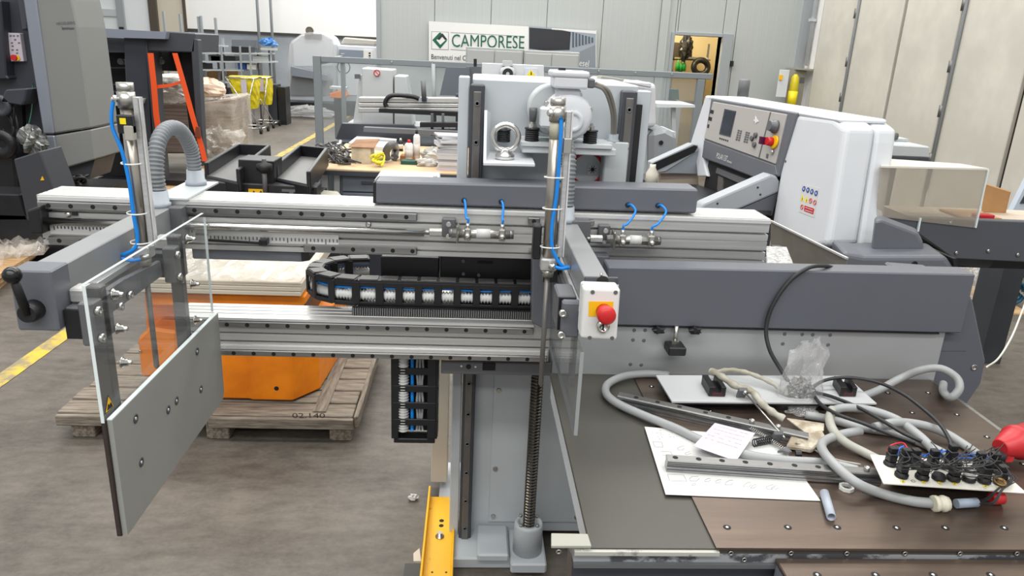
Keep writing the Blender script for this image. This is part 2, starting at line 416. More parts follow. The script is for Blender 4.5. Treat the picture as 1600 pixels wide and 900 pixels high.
for i, x in enumerate((A(402, 10, Y=20.4).x, A(423, 10, Y=20.4).x)):
    solo('downpipe', G().cyl((x, 20.4, 0), (x, 20.4, 6), .035, 10), M_trim, ('thin grey vertical pipe on the white far wall, left one of two', 'thin grey vertical pipe on the white far wall, right one of two')[i], 'pipe', 'pipes on the far wall')
# right wall : pier, then folding door leaves
WX = 5.0
wall_right = struct('wall_right', G().box(WX+.03, WX+.3, 2.0, BY, 0, 6.5), M_pier)
part('pier', G().box(WX-.02, WX+.03, 11.08, BY, 0, 6.5), M_pier, wall_right)
part('corner_post', G().box(WX-.14, WX-.02, BY-.1, BY, 0, 6.5), M_trim, wall_right)
d3 = struct('door_3', G().box(WX-.01, WX+.03, 2.0, 11.05, 0, 6.5), M_dtrim)
ys = [11.02, 9.98, 8.86, 7.76, 6.66, 5.56, 4.46, 3.36]
for i, (a, b) in enumerate(zip(ys, ys[1:])):
    part('door_leaf', G().box(WX-.06, WX-.01, b+.035, a-.035, 0.02, 6.4), M_door, d3, bevel=.008)
    if i in (1, 3, 5): 
        part('rod', G().cyl((WX-.08, a-.05, .5), (WX-.08, a-.05, 5), .018, 8), M_trim, d3)
        for z in (.75, 1.25, 1.7, 2.3): part('hinge', G().cyl((WX-.085, a-.03, z), (WX-.085, a-.03, z+.12), .028, 8), M_drail, d3)
p = solo('pipe_conduit', G().cyl((WX-.07, 11.25, 1.68), (WX-.07, 11.25, 5), .03, 10).box(WX-.12, WX-.035, 11.21, 11.29, 2.3, 2.34), M_pgray, 'slim grey conduit running down the white pier to the hose cabinet', 'pipe')
# hose cabinet with its door swung open
t = thing('hose_cabinet', 'open grey fire hose cabinet on the white pier', 'cabinet', (4.75, 11.2, 1.0))
part('body', G().fbox(1228, 110, 1255, 176, 11.1, .02).box(4.72, 4.97, 11.0, 11.45, 1.62, 1.64).box(4.6, 4.97, 10.93, 11.1, .97, .998), mat('cabinet_inside', (150, 146, 132), .6), t)
part('door', G().fbox(1216, 109, 1231, 152, 10.95, .03), M_white, t, bevel=.004)
part('latch', G().fbox(1218, 117, 1223, 125, 10.93, .02), M_yel, t)
part('back_label', G().fbox(1250, 121, 1257, 129, 11.09, .01), M_mgray, t)
c = A(1236, 165, Y=11.0)
t = thing('gas_cylinder', 'yellow cylinder standing inside the open hose cabinet', 'cylinder', (c.x, 11.0, 1.0))
part('body', G().lathe((c.x, 11.0, 1.0), (0, 0, 1), [(0, .06), (.42, .062), (.52, .05), (.56, .02)], 16), mat('yellow_cylinder_paint', (206, 188, 30), .4), t)
part('label', G().lathe((c.x, 11.0, 1.12), (0, 0, 1), [(0, .065), (.2, .066)], 16), M_ylw, t)
t = thing('warning_sign', 'small red notice on the white pier', 'sign', (4.96, 11.3, 1.7))
P0, N0 = Vector((4.975, 0, 0)), Vector((1, 0, 0))
q = [AP(x, y, P0, N0) for x, y in ((1256, 94), (1263, 94), (1267, 71), (1259, 70))]
part('panel', G().sheet(q, .008, (-1, 0, 0)), M_darkred, t)
q = [AP(x, y, Vector((4.966, 0, 0)), N0) for x, y in ((1258.5, 90), (1261.5, 90), (1265, 74), (1261.5, 74))]
part('lettering', G().sheet(q, .002, (-1, 0, 0)), M_pink, t)

# ================================================================== LIFT TOWER
t = thing('lift_tower', 'pale grey steel lift tower with two dark vertical guide rails, centre of the hall', 'machine', (.245, 2.33, 0))
TY = 2.33
part('column', G().box(.0, .51, TY, 2.75, .04, 1.655), M_lgray, t, bevel=.004)
part('cover_plate', G().box(.1, .445, TY-.008, TY, .085, .8), M_lgray, t, bevel=.003)
reps('bolt', G().lathe((0, 0, 0), (0, -1, 0), [(0, .009), (.006, .008)], 10), M_steel, [(.118, TY-.008, z) for z in (.11, .31, .62)]+[(.425, TY-.008, z) for z in (.11, .5)], t)
for k, x in enumerate((.015, .475)):
    gr = part('guide_rail', G().box(x-.022, x+.022, TY-.05, TY, .03, 1.64), M_dgray, t, bevel=.004)
    part('rail_strip', G().box(x-.012, x+.012, TY-.056, TY-.05, .035, 1.62), M_drail, gr, bevel=.002)
    reps('bolt', G().lathe((0, 0, 0), (0, -1, 0), [(0, .009), (.002, .0085), (.002, .005), (-.001, .004)], 12), M_mgray, [(x, TY-.056, .09+.115*i) for i in range(14)], gr)
part('side_flange', G().box(-.042, -.009, TY-.03, TY+.06, .04, 1.66), M_lgray, t, bevel=.003)
part('side_flange', G().box(.505, .55, TY-.005, TY+.06, .04, 1.64), M_lgray, t, bevel=.003)
part('dark_edge', G().box(.5, .52, TY-.03, TY-.006, .04, 1.6), M_black, t)
part('rear_post', G().box(-.125, -.06, 2.6, 2.75, 0.07, .86), mat('cream_post', (214, 206, 192), .5), t, bevel=.003)
part('base_plate', G().box(-.09, .27, 2.17, 2.8, 0, .045), M_lgray, t, bevel=.006)
part('base_block', G().box(.06, .17, 2.15, 2.32, .045, .075), M_lgray, t, bevel=.006)
part('base_block', G().box(.175, .3, 2.12, 2.32, .02, .06), M_lgray, t, bevel=.006)
SX, SY = .237, 2.2
sh = part('screw_housing', G().lathe((SX, SY, .06), (0, 0, 1), [(0, .052), (.105, .05), (.115, .047), (.115, .034), (.09, .034), (.09, .001)], 28), M_lgray, t)
reps('bolt', G().lathe((0, 0, 0), (0, 0, 1), [(0, .0065), (.008, .006)], 8), M_steel, [(SX+.04*math.cos(a), SY+.04*math.sin(a), .176) for a in (.7, 2.3, 3.9, 5.5)], sh)
g = G(); N = 78; z0, z1 = .12, 1.02
prof = []
for i in range(N):
    z = (z1-z0)*i/N
    prof += [(z, .0155), (z+.003, .0185), (z+.005, .0212), (z+.0075, .0212), (z+.0095, .0185)]
g.lathe((SX, SY, z0), (0, 0, 1), prof, 14, smooth=False)
part('lead_screw', g, mat('oily_screw_steel', (120, 116, 110), .22, .9), t)
zs = A(880, 241, Y=2.19).z; zu = A(880, 231, Y=2.18).z
part('shelf_plate', G().box(.15, .43, 2.19, 2.33, zs, zs+.02), M_pgray, t, bevel=.002)
part('shelf_plate', G().box(.145, .415, 2.18, 2.33, zu, zu+.014), M_pgray, t, bevel=.002)
part('side_box', G().fbox(943, 222, 980, 300, 2.27, .06), M_pgray, t, bevel=.004)
gl = part('cable_gland', G().lathe(A(958, 224, Y=2.29), (0, 0, 1), [(0, .02), (.012, .02), (.012, .016), (.028, .016)], 8), M_fit, t)
for dx in (0, 6):
    pts = [A(928+dx*.3, 133-dx*.5, Y=2.2), A(945+dx, 142, Y=2.2), A(956+dx*.7, 175, Y=2.24), A(957+dx*.6, 205, Y=2.28), A(957+dx*.5, 222, Y=2.29)]
    part('motor_cable', G().tube(pts, .0055, 8), mat('taupe_cable', (128, 124, 116), .5), t)
# red ring badge on the tower face
c = A(923, 270, Y=2.25)
g = G(); R1 = .05
g.tube([(c.x+R1*math.cos(a), TY-.003, c.z+R1*math.sin(a)) for a in [i*2*math.pi/24 for i in range(24)]], .0045, 6, 1, closed=True)
part('red_ring', g, M_darkred, t)
part('badge', G().fbox(918, 258, 934, 273, TY-.004, .002), M_paper, t)
g = G(); c = A(926, 265, Y=TY-.005)
for a in range(8):
    v = Vector((math.cos(a*math.pi/4+.4), 0, math.sin(a*math.pi/4+.4))); g.bar(c-v*.002, c+v*.013, .0015, .003, (0, 1, 0))
g.lathe(c, (0, -1, 0), [(0, .006), (.001, .005)], 10); part('badge_mark', g, M_text, t)
# motor
mo = thing('lift_motor', 'white electric gear motor on top of the lift tower', 'motor', (.27, 2.2, 1.52))
cm = A(885, 180, Y=2.2); mx, mz = cm.x, cm.z
part('gear_housing', G().lathe((mx, 2.13, mz), (0, 1, 0), [(0, .02), (.0, .055), (.012, .066), (.03, .066), (.05, .066), (.055, .071), (.07, .071), (.15, .066), (.16, .03)], 28), M_white, mo)
part('fan_cover', G().lathe((mx-.04, 2.24, mz+.012), (0, 1, 0), [(-.03, .066), (-.028, .072), (.06, .072)], 28), M_pgray, mo)
reps('bolt', G().lathe((0, 0, 0), (0, -1, 0), [(-.01, .008), (.008, .007)], 8), M_steel, [(mx+.069*math.cos(a), 2.18, mz+.069*math.sin(a)) for a in [i*math.pi/4+.3 for i in range(8)]], mo)
part('front_boss', G().lathe((mx+.01, 2.135, mz-.01), (0, -1, 0), [(0, .034), (.014, .03), (.016, .02), (.01, .018)], 20), M_white, mo)
part('side_lug', G().fbox(845, 168, 862, 200, 2.13, .06), M_white, mo, bevel=.006)
part('gear_foot', G().box(mx-.055, mx+.05, 2.14, 2.25, 1.522, mz-.02), M_white, mo, bevel=.01)
tb = part('terminal_box', G().fbox(865, 120, 919, 139, 2.12, .1), M_white, mo, bevel=.006, seg=2)
part('box_lid', G().fbox(862, 111, 922, 121, 2.115, .11), M_white, mo, bevel=.006, seg=2)
part('box_neck', G().fbox(870, 139, 908, 160, 2.14, .07), M_white, mo, bevel=.005)
part('plug', G().fbox(918, 123, 930, 138, 2.14, .05), M_mgray, mo, bevel=.004)
part('lifting_nut', G().fbox(873, 106, 884, 110.5, 2.14, .02), M_black, mo)
mk = 'ribbed black rubber mount '
for (px_, py_, lb) in ((831, 214, 'left of the white gear motor'), (922, 216, 'right of the white gear motor'), (787, 211, 'behind the eye bolt')):
    Yb = 2.2 if px_ != 787 else 2.3
    c = A(px_, py_, Y=Yb); z0 = zu+.0145 if px_ != 787 else c.z-.02
    rt = thing('rubber_mount', mk+lb, 'mount', (c.x, Yb, z0), 'rubber mounts under the gear motor')
    pr = [(0, .02)]
    for i in range(5): pr += [(.004+i*.006, .0215), (.007+i*.006, .019)]
    part('body', G().lathe((c.x, Yb, z0), (0, 0, 1), pr, 18, smooth=False), M_black, rt)
    part('washer', G().lathe((c.x, Yb, z0+.033), (0, 0, 1), [(0, .022), (.005, .022)], 18), M_blackm, rt)
    part('nut', G().lathe((c.x, Yb, z0+.038), (0, 0, 1), [(0, .012), (.012, .012), (.012, .007), (.02, .007)], 6, smooth=False), M_steel, rt)
    if px_ == 831: part('adjuster', G().lathe((c.x, Yb, z0+.055), (0, 0, 1), [(0, .009), (.03, .012), (.04, .012)], 12), M_mgray, rt)
# lifting eye on its angle bracket
t = thing('lifting_eye', 'large steel eye bolt on a white angle bracket on the tower', 'eye bolt', (.1, 2.15, 1.42))
Zb = A(780, 259, Y=2.1).z
part('bracket', G().prism([A(755, 259, Y=2.1), A(836, 261, Y=2.1), A(826, 236, Z=Zb), A(757, 238, Z=Zb)], (0, 0, .010)), M_white, t, bevel=.002)
part('bracket_wall', G().prism([A(755, 258, Y=2.12), A(757, 172, Y=2.2), A(763, 176, Y=2.3), A(761, 240, Y=2.3)], (.008, 0, 0)), M_white, t)
c = A(790, 215, Y=2.17)
part('eye', G().tube([(c.x+.037*math.cos(a), 2.17, c.z+.037*math.sin(a)) for a in [i*2*math.pi/28 for i in range(28)]], .0085, 12, 1, closed=True), M_chrome, t)
part('eye_base', G().lathe((c.x, 2.17, Zb+.01), (0, 0, 1), [(0, .028), (.012, .028), (.022, .016), (.03, .014)], 20), M_chrome, t)

# ================================================================== BEAM CARRIAGE
t = thing('beam_carriage', 'twin aluminium beam carriage with rails, spanning the left of the tower', 'machine', (-.2, 2.1, .85)); BC = t
def beam_profile(y0, y1, z0, z1, grooves, top=5):
    """front grooves (height from top, width, depth) and ridges on top"""
    pts = [(y1, z0), (y0, z0)]
    for h, wd, dp in sorted(grooves, key=lambda q: -q[0]):
        pts += [(y0, z1-h-wd/2), (y0+dp, z1-h-wd/2), (y0+dp, z1-h+wd/2), (y0, z1-h+wd/2)]
    pts.append((y0, z1))
    n = top; L = (y1-y0)/n
    for i in range(1, n): pts += [(y0+i*L-.003, z1), (y0+i*L-.002, z1-.0025), (y0+i*L+.002, z1-.0025), (y0+i*L+.003, z1)]
    pts.append((y1, z1)); return pts
def beam(name, x0, x1, prof, mt):
    g = G(); n = len(prof)
    vs = [(x0, y, z) for y, z in prof]+[(x1, y, z) for y, z in prof]
    g.add(vs, [tuple(range(n))[::-1], tuple(range(n, 2*n))]+[(i, (i+1) % n, n+(i+1) % n, n+i) for i in range(n)][::1])
    return part(name, g, mt, BC)
UZ1, UZ0 = 1.312, 1.172
beam('upper_beam', -1.175, .868, beam_profile(2.05, 2.18, UZ0, UZ1, [(.044, .007, .018), (.067, .004, .006), (.097, .007, .018), (.124, .006, .012)]), M_alu)
LZ1, LZ0 = .972, .852
beam('lower_beam', -.838, .25, beam_profile(2.05, 2.16, LZ0, LZ1, [(.05, .005, .012), (.076, .005, .012)], 4), M_alu)
def rail(x0, x1, z, h, name='linear_rail', pitch=None, n=None, off=None, d=.014, parent=None, Yf=2.05):
    r = part(name, G().box(x0, x1, Yf-d, Yf, z-h/2, z+h/2), M_rail, parent or BC, bevel=.0025)
    if n:
        ls = [(x0+off+i*pitch, Yf-d-.0006, z) for i in range(n)]
        reps('screw_hole', G().lathe((0, 0, 0), (0, -1, 0), [(-.002, .0062), (.0, .0062)], 12), M_hole, ls, r)
    return r
zr = UZ1-.026
rail(-1.17, -.92, zr, .022, n=4, pitch=.0585, off=.03)
rail(-.79, -.145, zr, .022, n=11, pitch=.0578, off=.037)
rail(.166, .2, zr+.0, .02, n=1, pitch=.05, off=.017)
rail(.305, .355, zr+.0, .016, n=1, pitch=.05, off=.034)
zr2 = UZ1-.124
rail(-1.155, -.98, zr2, .024, n=3, pitch=.058, off=.03)
rail(-.462, -.145, zr2, .022, n=6, pitch=.0555, off=.027)
zl = LZ1-.02
rail(-.832, .2, zl, .02, n=18, pitch=.0575, off=.027)
rail(-.832, .245, LZ0+.011, .018, n=18, pitch=.0575, off=.04)
part('top_ridge', G().box(-.832, .2, 2.04, 2.05, LZ1-.008, LZ1), M_alu_s, t)
part('bottom_ridge', G().box(-.832, .245, 2.043, 2.05, LZ0+.021, LZ0+.032), M_alu_s, t)
part('top_ridge', G().box(-1.17, .868, 2.044, 2.05, UZ1-.013, UZ1-.003), M_alu_s, t)
part('end_buffer', G().prism([A(41, 329, Y=2.01), A(47, 366, Y=2.01), A(66, 367, Y=2.01), A(62, 322, Y=2.01)], (0, .1, 0)), M_black, t, bevel=.006, seg=2)
zrod = A(400, 357, Y=2.02).z
part('sensor_lever', G().bar(A(326, 375, Y=2.03), A(408, 380, Y=2.03), .008, .006), M_black, t)
part('lever_end', G().fbox(404, 375, 417, 384, 2.02, .03), M_black, t, bevel=.002)
part('guide_wheel', G().lathe((-1.12, 2.2, 1.15), (0, 1, 0), [(0, .05), (.03, .05)], 20), M_black, t)
part('piston_rod', G().cyl((-1.17, 2.028, A(100, 347, Y=2.02).z), (A(663, 364, Y=2.028).x, 2.028, A(663, 364, Y=2.028).z), .0105, 18), M_chrome, t)
# ruler with marks
rl = part('ruler', G().box(-1.15, -.76, 2.045, 2.05, 1.205, 1.228), M_alu_s, t)
rl2 = part('ruler', G().fbox(325, 364, 529, 380, 2.046, .004), M_alu_s, t)
g = G()
for i in range(40):
    x = -1.14+i*.0095; hh = .008 if i % 5 else .012
    g.box(x, x+.0035, 2.0442, 2.045, 1.228-hh, 1.2275)
a = A(328, 366, Y=2.0455); b = A(526, 379, Y=2.0455)
for i in range(34):
    x = a.x+(b.x-a.x)*i/33; zz = a.z-.0027*i/33*0; hh = .009 if i % 5 else .014
    g.box(x, x+.003, 2.0452, 2.046, a.z-.004-hh, a.z-.004)
part('ruler_marks', g, M_mgray, rl2, kind='stuff')
reps('tee_bolt', G().lathe((0, 0, 0), (0, -1, 0), [(0, .008), (.006, .008), (.006, .005), (.012, .005)], 10), M_steel, [A(576, 350, Y=2.05), A(107, 335, Y=2.05)], t)
part('tee_nut', G().fbox(112, 332, 121, 337, 2.046, .004), M_black, t)
# grey drag bar below the upper beam
part('drag_bar', G().fbox(300, 387, 472, 407, 2.06, .08), M_gray, t, bevel=.003)
part('drag_bar_end', G().prism([A(469, 386, Y=2.055), A(482, 387, Y=2.055), A(484, 407, Y=2.055), A(472, 409, Y=2.055)], (0, .09, 0)), M_black, t)
part('cable_tray', G().fbox(595, 402, 686, 434, 2.19, .08), M_blackm, t, bevel=.003)
ct = part('cable_tray', G().fbox(688, 402, 835, 436, 2.19, .08), M_blackm, t, bevel=.003)
reps('bolt', G().lathe((0, 0, 0), (0, -1, 0), [(0, .006), (.003, .005)], 10), M_mgray, [A(724, 408, Y=2.188), A(724, 428, Y=2.188), A(748, 430, Y=2.188)], ct)
part('tray_slot', G().fbox(746, 408, 770, 412, 2.187, .002), M_hole, ct)
# brackets at the right end
e = part('end_bracket', G().prism([A(832, 400, Y=2.0), A(862, 401, Y=2.0), A(862, 514, Y=2.0), A(849, 514, Y=2.0), A(831, 504, Y=2.0)], (0, .06, 0)), M_gray, t, bevel=.003)
part('end_bracket', G().fbox(912, 400, 951, 440, 2.0, .05), M_gray, t, bevel=.003)
part('bracket_bolt', G().lathe(A(837, 393, Y=2.03), (1, 0, 0), [(-.02, .009), (.0, .009), (.0, .012), (.016, .012)], 10), M_steel, t)
cb = part('carriage_bracket', G().fbox(689, 566, 862, 586, 2.08, .2), M_mgray, t, bevel=.003)
reps('bolt', G().lathe((0, 0, 0), (0, -1, 0), [(0, .008), (.003, .007)], 10), M_hole, [A(732, 573, Y=2.079)], cb)
reps('pin', G().lathe((0, 0, 0), (0, -1, 0), [(0, .004), (.002, .003)], 8), M_alu_s, [A(721, 572, Y=2.079), A(743, 573, Y=2.079)], cb)
part('notch', G().fbox(754, 567, 774, 579, 2.077, .003), M_hole, cb, bevel=.001)
part('nut_block', G().box(SX-.04, SX+.04, 2.15, 2.25, .76, .81), M_mgray, t, bevel=.004)
part('slide_block', G().box(.0, .05, 2.2, 2.29, .9, 1.1), M_mgray, t)
# cover housing on top of the upper beam
ch = part('cover_housing', G().prism([A(585, 318, Y=2.06), A(1088, 334, Y=2.06), A(1092, 296, Y=2.06), A(585, 283.5, Y=2.06)], (0, .1, 0)), M_gray, t, bevel=.005)
part('housing_end', G().prism([A(583, 317, Y=2.059), A(587, 318, Y=2.059), A(587, 284, Y=2.059), A(583, 286, Y=2.059)], (0, .1, 0)), M_black, t)
hs = []
for px_, py_ in ((725, 313), (783, 315), (981, 320), (1028, 321)):
    hs.append(A(px_, py_, Y=2.0595))
reps('grommet', G().lathe((0, 0, 0), (0, -1, 0), [(-.004, .0075), (.002, .0075), (.002, .004), (-.003, .0035)], 12), M_black, hs, ch)
# pneumatic cylinders and their hoses
def pneu(cx, y0x, x1x, k, lab):
    pass
def cylinder_on_beam(px0, py, px1, lab, rodpx):
    ca, cbp = A(px0, py, Y=2.0), A(px1, py+(px1-px0)*.028, Y=2.0)
    q = part('air_cylinder', G().cyl(ca, cbp, .0135, 18), M_steel, BC)
    ax = (cbp-ca); L = ax.length; ax.normalize()
    def at_(f): return ca+ax*L*f
    part('label_band', G().cyl(at_(.42), at_(.66), .0139, 18), M_paper, q)
    for f in (.27, .86):
        c = at_(f)
        part('port_block', G().obox(c, ax*.009, Vector((0, .016, 0)), Vector((0, 0, .017))), M_steel, q, bevel=.003)
        part('fitting', G().lathe(c+Vector((0, -.016, -.003)), (0, -1, 0), [(0, .008), (.008, .008), (.008, .005), (.011, .004)], 6), M_chrome, q)
        part('elbow', G().cyl(c+Vector((0, -.004, .012)), c+Vector((0, -.004, .03)), .006, 10), M_steel, q)
    part('end_cap', G().cyl(at_(.93), at_(1.06), .0125, 18), M_rail, q)
    part('mount_plate', G().obox(at_(.1), ax*.0035, Vector((0, .022, 0)), Vector((0, 0, .026))), M_steel, q, bevel=.006)
    part('foot', G().box(at_(-.18).x, at_(.06).x, 2.03, 2.05, ca.z-.02, ca.z+.033), M_mgray, q, bevel=.003)
    part('collar', G().lathe(at_(-.05), ax, [(0, .012), (.03, .012)], 14), M_rail, q)
    reps('foot_bolt', G().lathe((0, 0, 0), (0, -1, 0), [(0, .007), (.006, .007)], 10), M_chrome, [at_(-.06)+Vector((0, .01-.016+.02, .022)), at_(-.06)+Vector((0, .016, -.013))], q)
    part('rod_neck', G().lathe(at_(-.48), ax, [(0, .007), (.02, .007)], 14), M_rail, q)
    part('rod_nut', G().lathe(at_(-.38), ax, [(0, .0115), (.034, .0115)], 6, smooth=False), M_chrome, q)
    return at_
f1 = cylinder_on_beam(706, 364, 797, '', 0)
f2 = cylinder_on_beam(951, 374, 1027, '', 0)
for f, fr, hp in ((f1, .27, (725, 313)), (f1, .86, (783, 315)), (f2, .27, (981, 320)), (f2, .86, (1028, 321))):
    c = f(fr)+Vector((0, -.004, .03)); h0 = A(*hp, Y=2.058)
    bend = .02 if hp[0] > 900 else .004
    side = .012 if hp[0] > 900 else .004
    part('air_hose', G().tube([h0+Vector((0, .004, 0)), h0+Vector((side*.6, -.02, .003)), h0+Vector((side*1.3, -.036, -.012)), (h0+Vector((side*.6, -.04, -.03))+c*1)/2+Vector((0, -.006, .004)), c+Vector((.001, -.002, .012)), c], .0034, 8), M_blue, BC)
# ------------------------------------------------------------------ cable chains
def chain_link_front(c, ux, uy, uz, w, parent, cable=True):
    pass
def chain(name, label, path, up, w, h, npitch, win=True, cable_frac=(.2, .62)):
    """path: centre points (Vector, outward normal) ; links drawn as frames round white and blue hoses"""
    root = thing(name, label, 'cable chain', path[0][0])
    up = Vector(up)
    for (c0, n0), (c1, n1) in zip(path, path[1:]):
        d = (c1-c0); L = d.length; d.normalize(); n = ((n0+n1)/2).normalized(); c = (c0+c1)/2
        g = G()
        for s in (-1, 1): g.obox(c+up*s*(w/2), d*L*.52, n*h/2, up*.005)                      # side plates (above / below)
        for sd in (-1, 1): g.obox(c-d*L/2+n*sd*h/2*.95, d*L*.19, n*.0035, up*w/2)             # cross bars
        g.obox(c+n*h/2*.95+up*w*.40, d*L*.5, n*.003, up*w*.10); g.obox(c+n*h/2*.95-up*w*.44, d*L*.5, n*.003, up*w*.07)
        o = part('link', g, M_black, root, bevel=.0015)
        g = G()
        part('link_plate', G().obox(c+up*(w/2+.0058), d*L*.42, n*h*.42, up*.0012), mat('dull_chain_plate', (92, 90, 88), .5, noise=.2, scale=30), o, bevel=.0005)
    return root
def arc_path(p, n):
    return p
# horizontal chain : front run, turn, rear run
zc = 1.033; yf, yr = 2.135, 2.365; r = (yr-yf)/2; ymid = (yf+yr)/2
xturn = A(560, 430, Y=2.13).x; pit = .0578
pts = []
x = A(834, 460, Y=2.12).x
while x > xturn+.01: pts.append((Vector((x, yf, zc)), Vector((0, -1, 0)))); x -= pit
nA = 7
for i in range(nA+1):
    a = -math.pi/2-math.pi*i/nA; pts.append((Vector((xturn+r*1.05*math.cos(a)*1.25, ymid+r*math.sin(a), zc)), Vector((math.cos(a), math.sin(a), 0))))
x = xturn+pit
while x < -.27: pts.append((Vector((x, yr, zc)), Vector((0, 1, 0)))); x += pit
kc = chain('cable_chain', 'black cable chain loop lying between the two beams, white hoses inside', pts, (0, 0, 1), .072, .05, 0)
P_ = [p for p, n in pts]
def ribbed(pts, r, nm, mt, parent, per=.0095):
    L = sum((b-a).length for a, b in zip(pts, pts[1:])); n = int(L/per)*2
    # resample
    out = []; acc = 0; seg = 0; k = 0
    cum = [0]
    for a, b in zip(pts, pts[1:]): cum.append(cum[-1]+(b-a).length)
    for i in range(n+1):
        s = L*i/n
        while seg < len(pts)-2 and cum[seg+1] < s: seg += 1
        f = (s-cum[seg])/max(1e-9, cum[seg+1]-cum[seg]); out.append(pts[seg].lerp(pts[seg+1], min(1, f)))
    return part(nm, G().tube(out, r, 10, 1, rfun=lambda t, i: r*(1.0 if i % 2 else .62)), mt, parent)
M_wh = mat('white_corrugated_hose', (216, 216, 214), .4)
ribbed([p+n*.002+Vector((0, 0, -.012)) for p, n in pts], .019, 'white_hose', M_wh, kc)
part('blue_hose', G().tube([p+n*.012+Vector((0, 0, .014+.002*math.sin(i*1.7))) for i, (p, n) in enumerate(pts)], .004, 6, 3), M_blue, kc)
part('blue_hose', G().tube([p+n*.010+Vector((0, 0, .021+.002*math.sin(i*2.3))) for i, (p, n) in enumerate(pts)], .003, 6, 3), M_bluep, kc)
part('grey_cable', G().tube([p-n*.004+Vector((0, 0, .023)) for p, n in pts], .004, 6, 2), M_cond, kc)
# rack strip under the chain
a = A(557, 485, Y=2.17); rs = thing('gear_rack', 'black toothed rack strip lying under the cable chain', 'rack', (0, 2.09, .972))
part('strip', G().box(a.x, .2, 2.088, 2.1, .972, .996), M_black, rs)
g = G(); x = a.x+.003
while x < .198: g.box(x, x+.0034, 2.08, 2.089, .973, .996); x += .0066
part('teeth', g, mat('worn_black_teeth', (104, 104, 104), .4), rs, kind='stuff')
# vertical hanging chain
xl, xr = A(611, 620, Y=2.1).x, A(683, 620, Y=2.1).x
vp = [(Vector(((xl+xr)/2, 2.14, .84-.0585*i)), Vector((0, -1, 0))) for i in range(6)]
kv = chain('cable_chain', 'black cable chain hanging straight down below the lower beam', vp, (1, 0, 0), xr-xl-.008, .06, 0)
P2 = [p for p, n in vp]; P2[-1] = P2[-1]+Vector((0, 0, .02))
ribbed([p+Vector((-.036, -.016, 0)) for p in P2], .019, 'white_hose', M_wh, kv)
part('blue_hose', G().tube([p+Vector((-.008, -.014, 0)) for p in P2], .0055, 8, 3), M_blue, kv)
for dx in (.008, .016, .024): part('grey_cable', G().tube([p+Vector((dx+.002*math.sin(i*3+dx*200), -.012, 0)) for i, p in enumerate(P2)], .004, 6, 3), M_cond, kv)
part('end_plate', G().box(xl+.006, xr-.006, 2.115, 2.165, vp[-1][0].z-.02, vp[-1][0].z-.004), M_black, kv, bevel=.002)
part('back_plate', G().box(xl+.01, xr-.01, 2.165, 2.169, vp[-1][0].z, .82), M_black, kv)
# ================================================================== ARMS
def ribbed_arch(pts, r, nm, mt, parent):
    g = G().tube(pts, r, 16, 8)
    P = []
    n = len(pts)
    for i in range(n-1):
        p0 = pts[i-1] if i else pts[0]*2-pts[1]; p1 = pts[i]; p2 = pts[i+1]; p3 = pts[i+2] if i+2 < n else p2*2-p1
        for k in range(12):
            t_ = k/12; P.append(0.5*((2*p1)+(p2-p0)*t_+(2*p0-5*p1+4*p2-p3)*t_*t_+(3*p1-p0-3*p2+p3)*t_**3))
    P.append(pts[-1])
    L = sum((b-a).length for a, b in zip(P, P[1:])); per = .0105; N_ = int(L/per)
    out = []; cum = [0]
    for a, b in zip(P, P[1:]): cum.append(cum[-1]+(b-a).length)
    seg = 0; M4 = N_*4
    for i in range(M4+1):
        s = L*i/M4
        while seg < len(P)-2 and cum[seg+1] < s: seg += 1
        f = (s-cum[seg])/max(1e-9, cum[seg+1]-cum[seg]); out.append(P[seg].lerp(P[seg+1], min(1, f)))
    return part(nm, G().tube(out, r, 18, 1, rfun=lambda t, i: r*(1, 1, .84, .84)[i % 4]), mt, parent)
M_arm = mat('arm_grey_paint', (137, 139, 140), .34, noise=.04, scale=3)
# ---- left arm
t = thing('pusher_arm', 'grey left pusher arm with black crank handle and clear guard', 'arm', (-.84, 1.75, 1.17)); LA = t
part('arm_housing', G().box(-.868, -.806, 1.45, 2.035, 1.232, 1.297), M_arm, t, bevel=.002)
part('arm_profile', G().box(-.862, -.806, 1.45, 2.035, 1.168, 1.2315), M_alu, t)
part('slide_rail', G().box(-.806, -.796, 1.45, 2.02, 1.214, 1.228), M_alu_s, t, bevel=.001)
part('slide_rail', G().box(-.806, -.8, 1.45, 2.02, 1.176, 1.186), M_mgray, t)
part('end_cap', G().box(-.868, -.79, 1.385, 1.45, 1.185, 1.307), M_gray, t, bevel=.003)
part('rear_bracket', G().box(-.812, -.775, 2.0, 2.05, 1.2, 1.3), M_mgray, t, bevel=.003)
ck = A(48, 487, Y=1.37); kb = A(19, 430, Y=1.34)
hub = part('crank_hub', G().lathe(ck+Vector((0, .015, 0)), (0, -1, 0), [(0, .02), (.02, .02), (.03, .017)], 18), M_black, t)
part('crank_lever', G().cyl(ck+Vector((0, -.012, 0)), kb+Vector((0, .0, 0)), .009, 12, .0075), M_black, t)
part('crank_knob', G().ball(kb, .0165, 18), mat('shiny_black_knob', (18, 18, 20), .25), t)
part('guard_pane', G().prism([(-.722, 1.36, .735), (-.722, 2.01, .735), (-.722, 2.01, 1.272), (-.722, 1.998, 1.288), (-.722, 1.372, 1.292), (-.722, 1.36, 1.28)], (.006, 0, 0)), M_glass, t)
part('pane_edge', G().box(-.7222, -.7158, 1.3585, 1.36, 1.0, 1.288), M_edge, t)
part('pane_edge', G().prism([(-.7222, 1.36, 1.2905), (-.7222, 2.0, 1.2865), (-.7222, 2.0, 1.2875), (-.7222, 1.36, 1.2915)], (.0064, 0, 0)), M_edge, t)
part('pane_edge', G().box(-.7222, -.7158, 2.0105, 2.012, 1.0, 1.272), M_edge, t)
